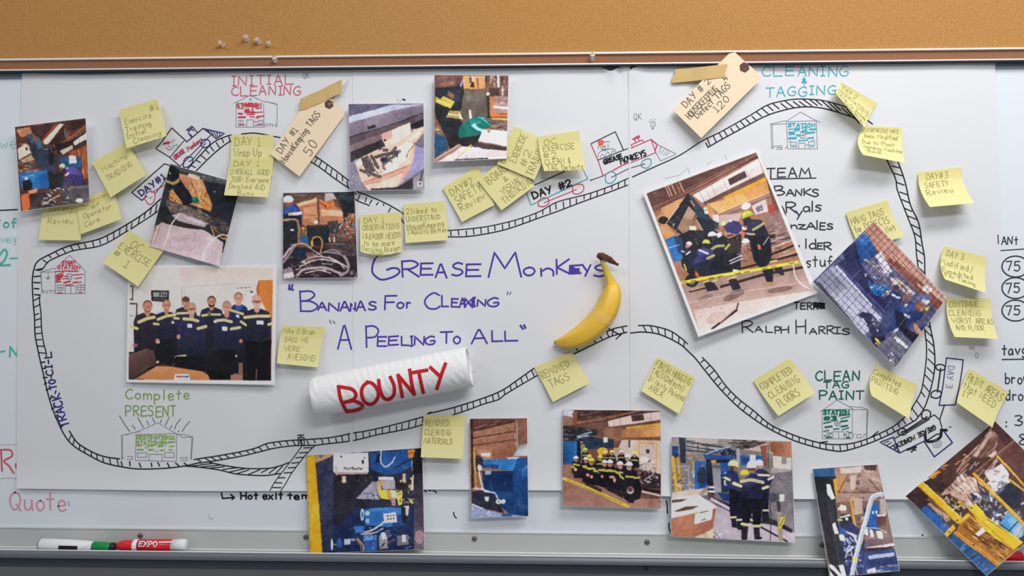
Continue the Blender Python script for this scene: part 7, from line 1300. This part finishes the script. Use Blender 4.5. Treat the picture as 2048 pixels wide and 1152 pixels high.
q.p('b89484', "960,600 1120,440 1220,470 1260,620 1160,680 1040,580").k(90, "960,590 1140,430 1260,500 1300,620 1160,690 1030,570", 'cfaa98 a4806e e4ccbc 7e5c50 b8988c 4a342e f0e0d4', (6, 14), (2, 5), (40, 60)).p('d8cccc', "1280,440 1400,370 1450,440 1440,560 1340,540").k(40, "1270,430 1420,370 1460,520 1340,560", 'f4f0f0 b8a8a8 dcd4d8 8a7c7e', (8, 22), (1, 3), (-45, 45)).k(180, "1180,600 1330,520 1480,460 1540,620 1530,760 1400,780 1260,680", '2c2e44 50526e d8d8e0 8a8a9c 1c1c2c b8bcc8 3a4468 6c7088 e8e8ee', (7, 22), (1, 3)).p('22243a', "1370,600 1450,500 1540,560 1530,680 1420,700").k(24, "1300,680 1460,680 1460,800 1340,780", '8a8a9c d8dae4 44465a 2a2a3a', (8, 20), (1, 3))
q.p('4a9ad8', "1380,790 1470,690 1540,760 1560,860 1500,900").p('74b4e8', "1440,760 1500,720 1555,800 1540,880 1490,880").l('1e1e2c', 7, "1390,790 1450,840 1510,770", False).p('a8b4c8', "1470,850 1520,790 1555,830 1510,890").l('a88a6c', 9, "1500,890 1555,800").p('1f58a0', "835,690 875,660 1010,770 1040,830 980,850 900,780").p('173c70', "835,690 980,850 1000,880 900,800").p('b0907c', "880,650 920,640 1040,740 1020,780").k(14, "980,740 1070,760 1060,830 1000,800", 'c85a40 6a2a24 e8c0a8 3a2424', (5, 12), (1, 4)).p('6a4a30', "870,620 960,560 1060,700 1020,730").k(30, "940,580 1150,640 1120,740 980,640", 'b89c70 d8c8a0 6a5034 3c2c24 e8e0c8', (6, 14), (1, 4))
q.l('e8b01c', 44, "832,510 960,630 1105,765").l('c4880e', 8, "815,520 1090,785").l('f4d050', 8, "850,498 1118,748").l('e4a828', 20, "1205,440 1330,560 1555,790").l('b87c18', 5, "1198,448 1545,800").l('e0a42a', 14, "1370,320 1555,520").l('e0a830', 14, "1450,480 1556,560").k(16, "1040,580 1170,670 1150,700 1050,620", 'e8b028 a87418 5c4418', (6, 12), (2, 4), (35, 50))
q.p('1d4a84', "1000,900 1070,850 1380,1100 1290,1160 1150,1080").p('14365f', "1000,900 1290,1160 1250,1160 1090,1030").k(20, "1080,900 1320,1090 1280,1120 1060,920", '3a6ca8 102c50 5c88b8', (5, 10), (3, 9), (-50, -35)).p('a8661c', "1100,800 1180,720 1530,960 1380,1095 1070,860").p('8a4e16', "1120,800 1180,750 1440,930 1330,1000").k(90, "1130,790 1190,740 1470,940 1400,1050 1180,860", '5a3412 d89830 3a2410 b87420 e8c060 2c1c10 8a5418', (5, 10), (4, 12), (28, 42)).p('e8e8f0', "1215,860 1265,815 1290,840 1235,875").l('c8801c', 16, "1070,850 1200,950 1400,1090").l('e4a030', 7, "1078,840 1400,1075").p('e0a828', "980,880 1060,790 1080,820 1050,850 1000,900").p('e8b020', "1090,770 1170,710 1180,730 1110,790").p('ecb818', "1165,680 1215,650 1270,700 1300,760 1545,920 1480,970 1300,850").l('f8d850', 7, "1215,652 1290,740 1540,915").l('b07c10', 6, "1170,690 1475,965").e('3a2c18', 1190, 680, 6).e('3a2c18', 1090, 765, 7).e('3a2c18', 1035, 845, 6).e('3a2c18', 1205, 935, 6)
photo('tilted print of a yellow crane frame running off the lower right corner', q, 8, (4, 2, 56, 58), 1.25)
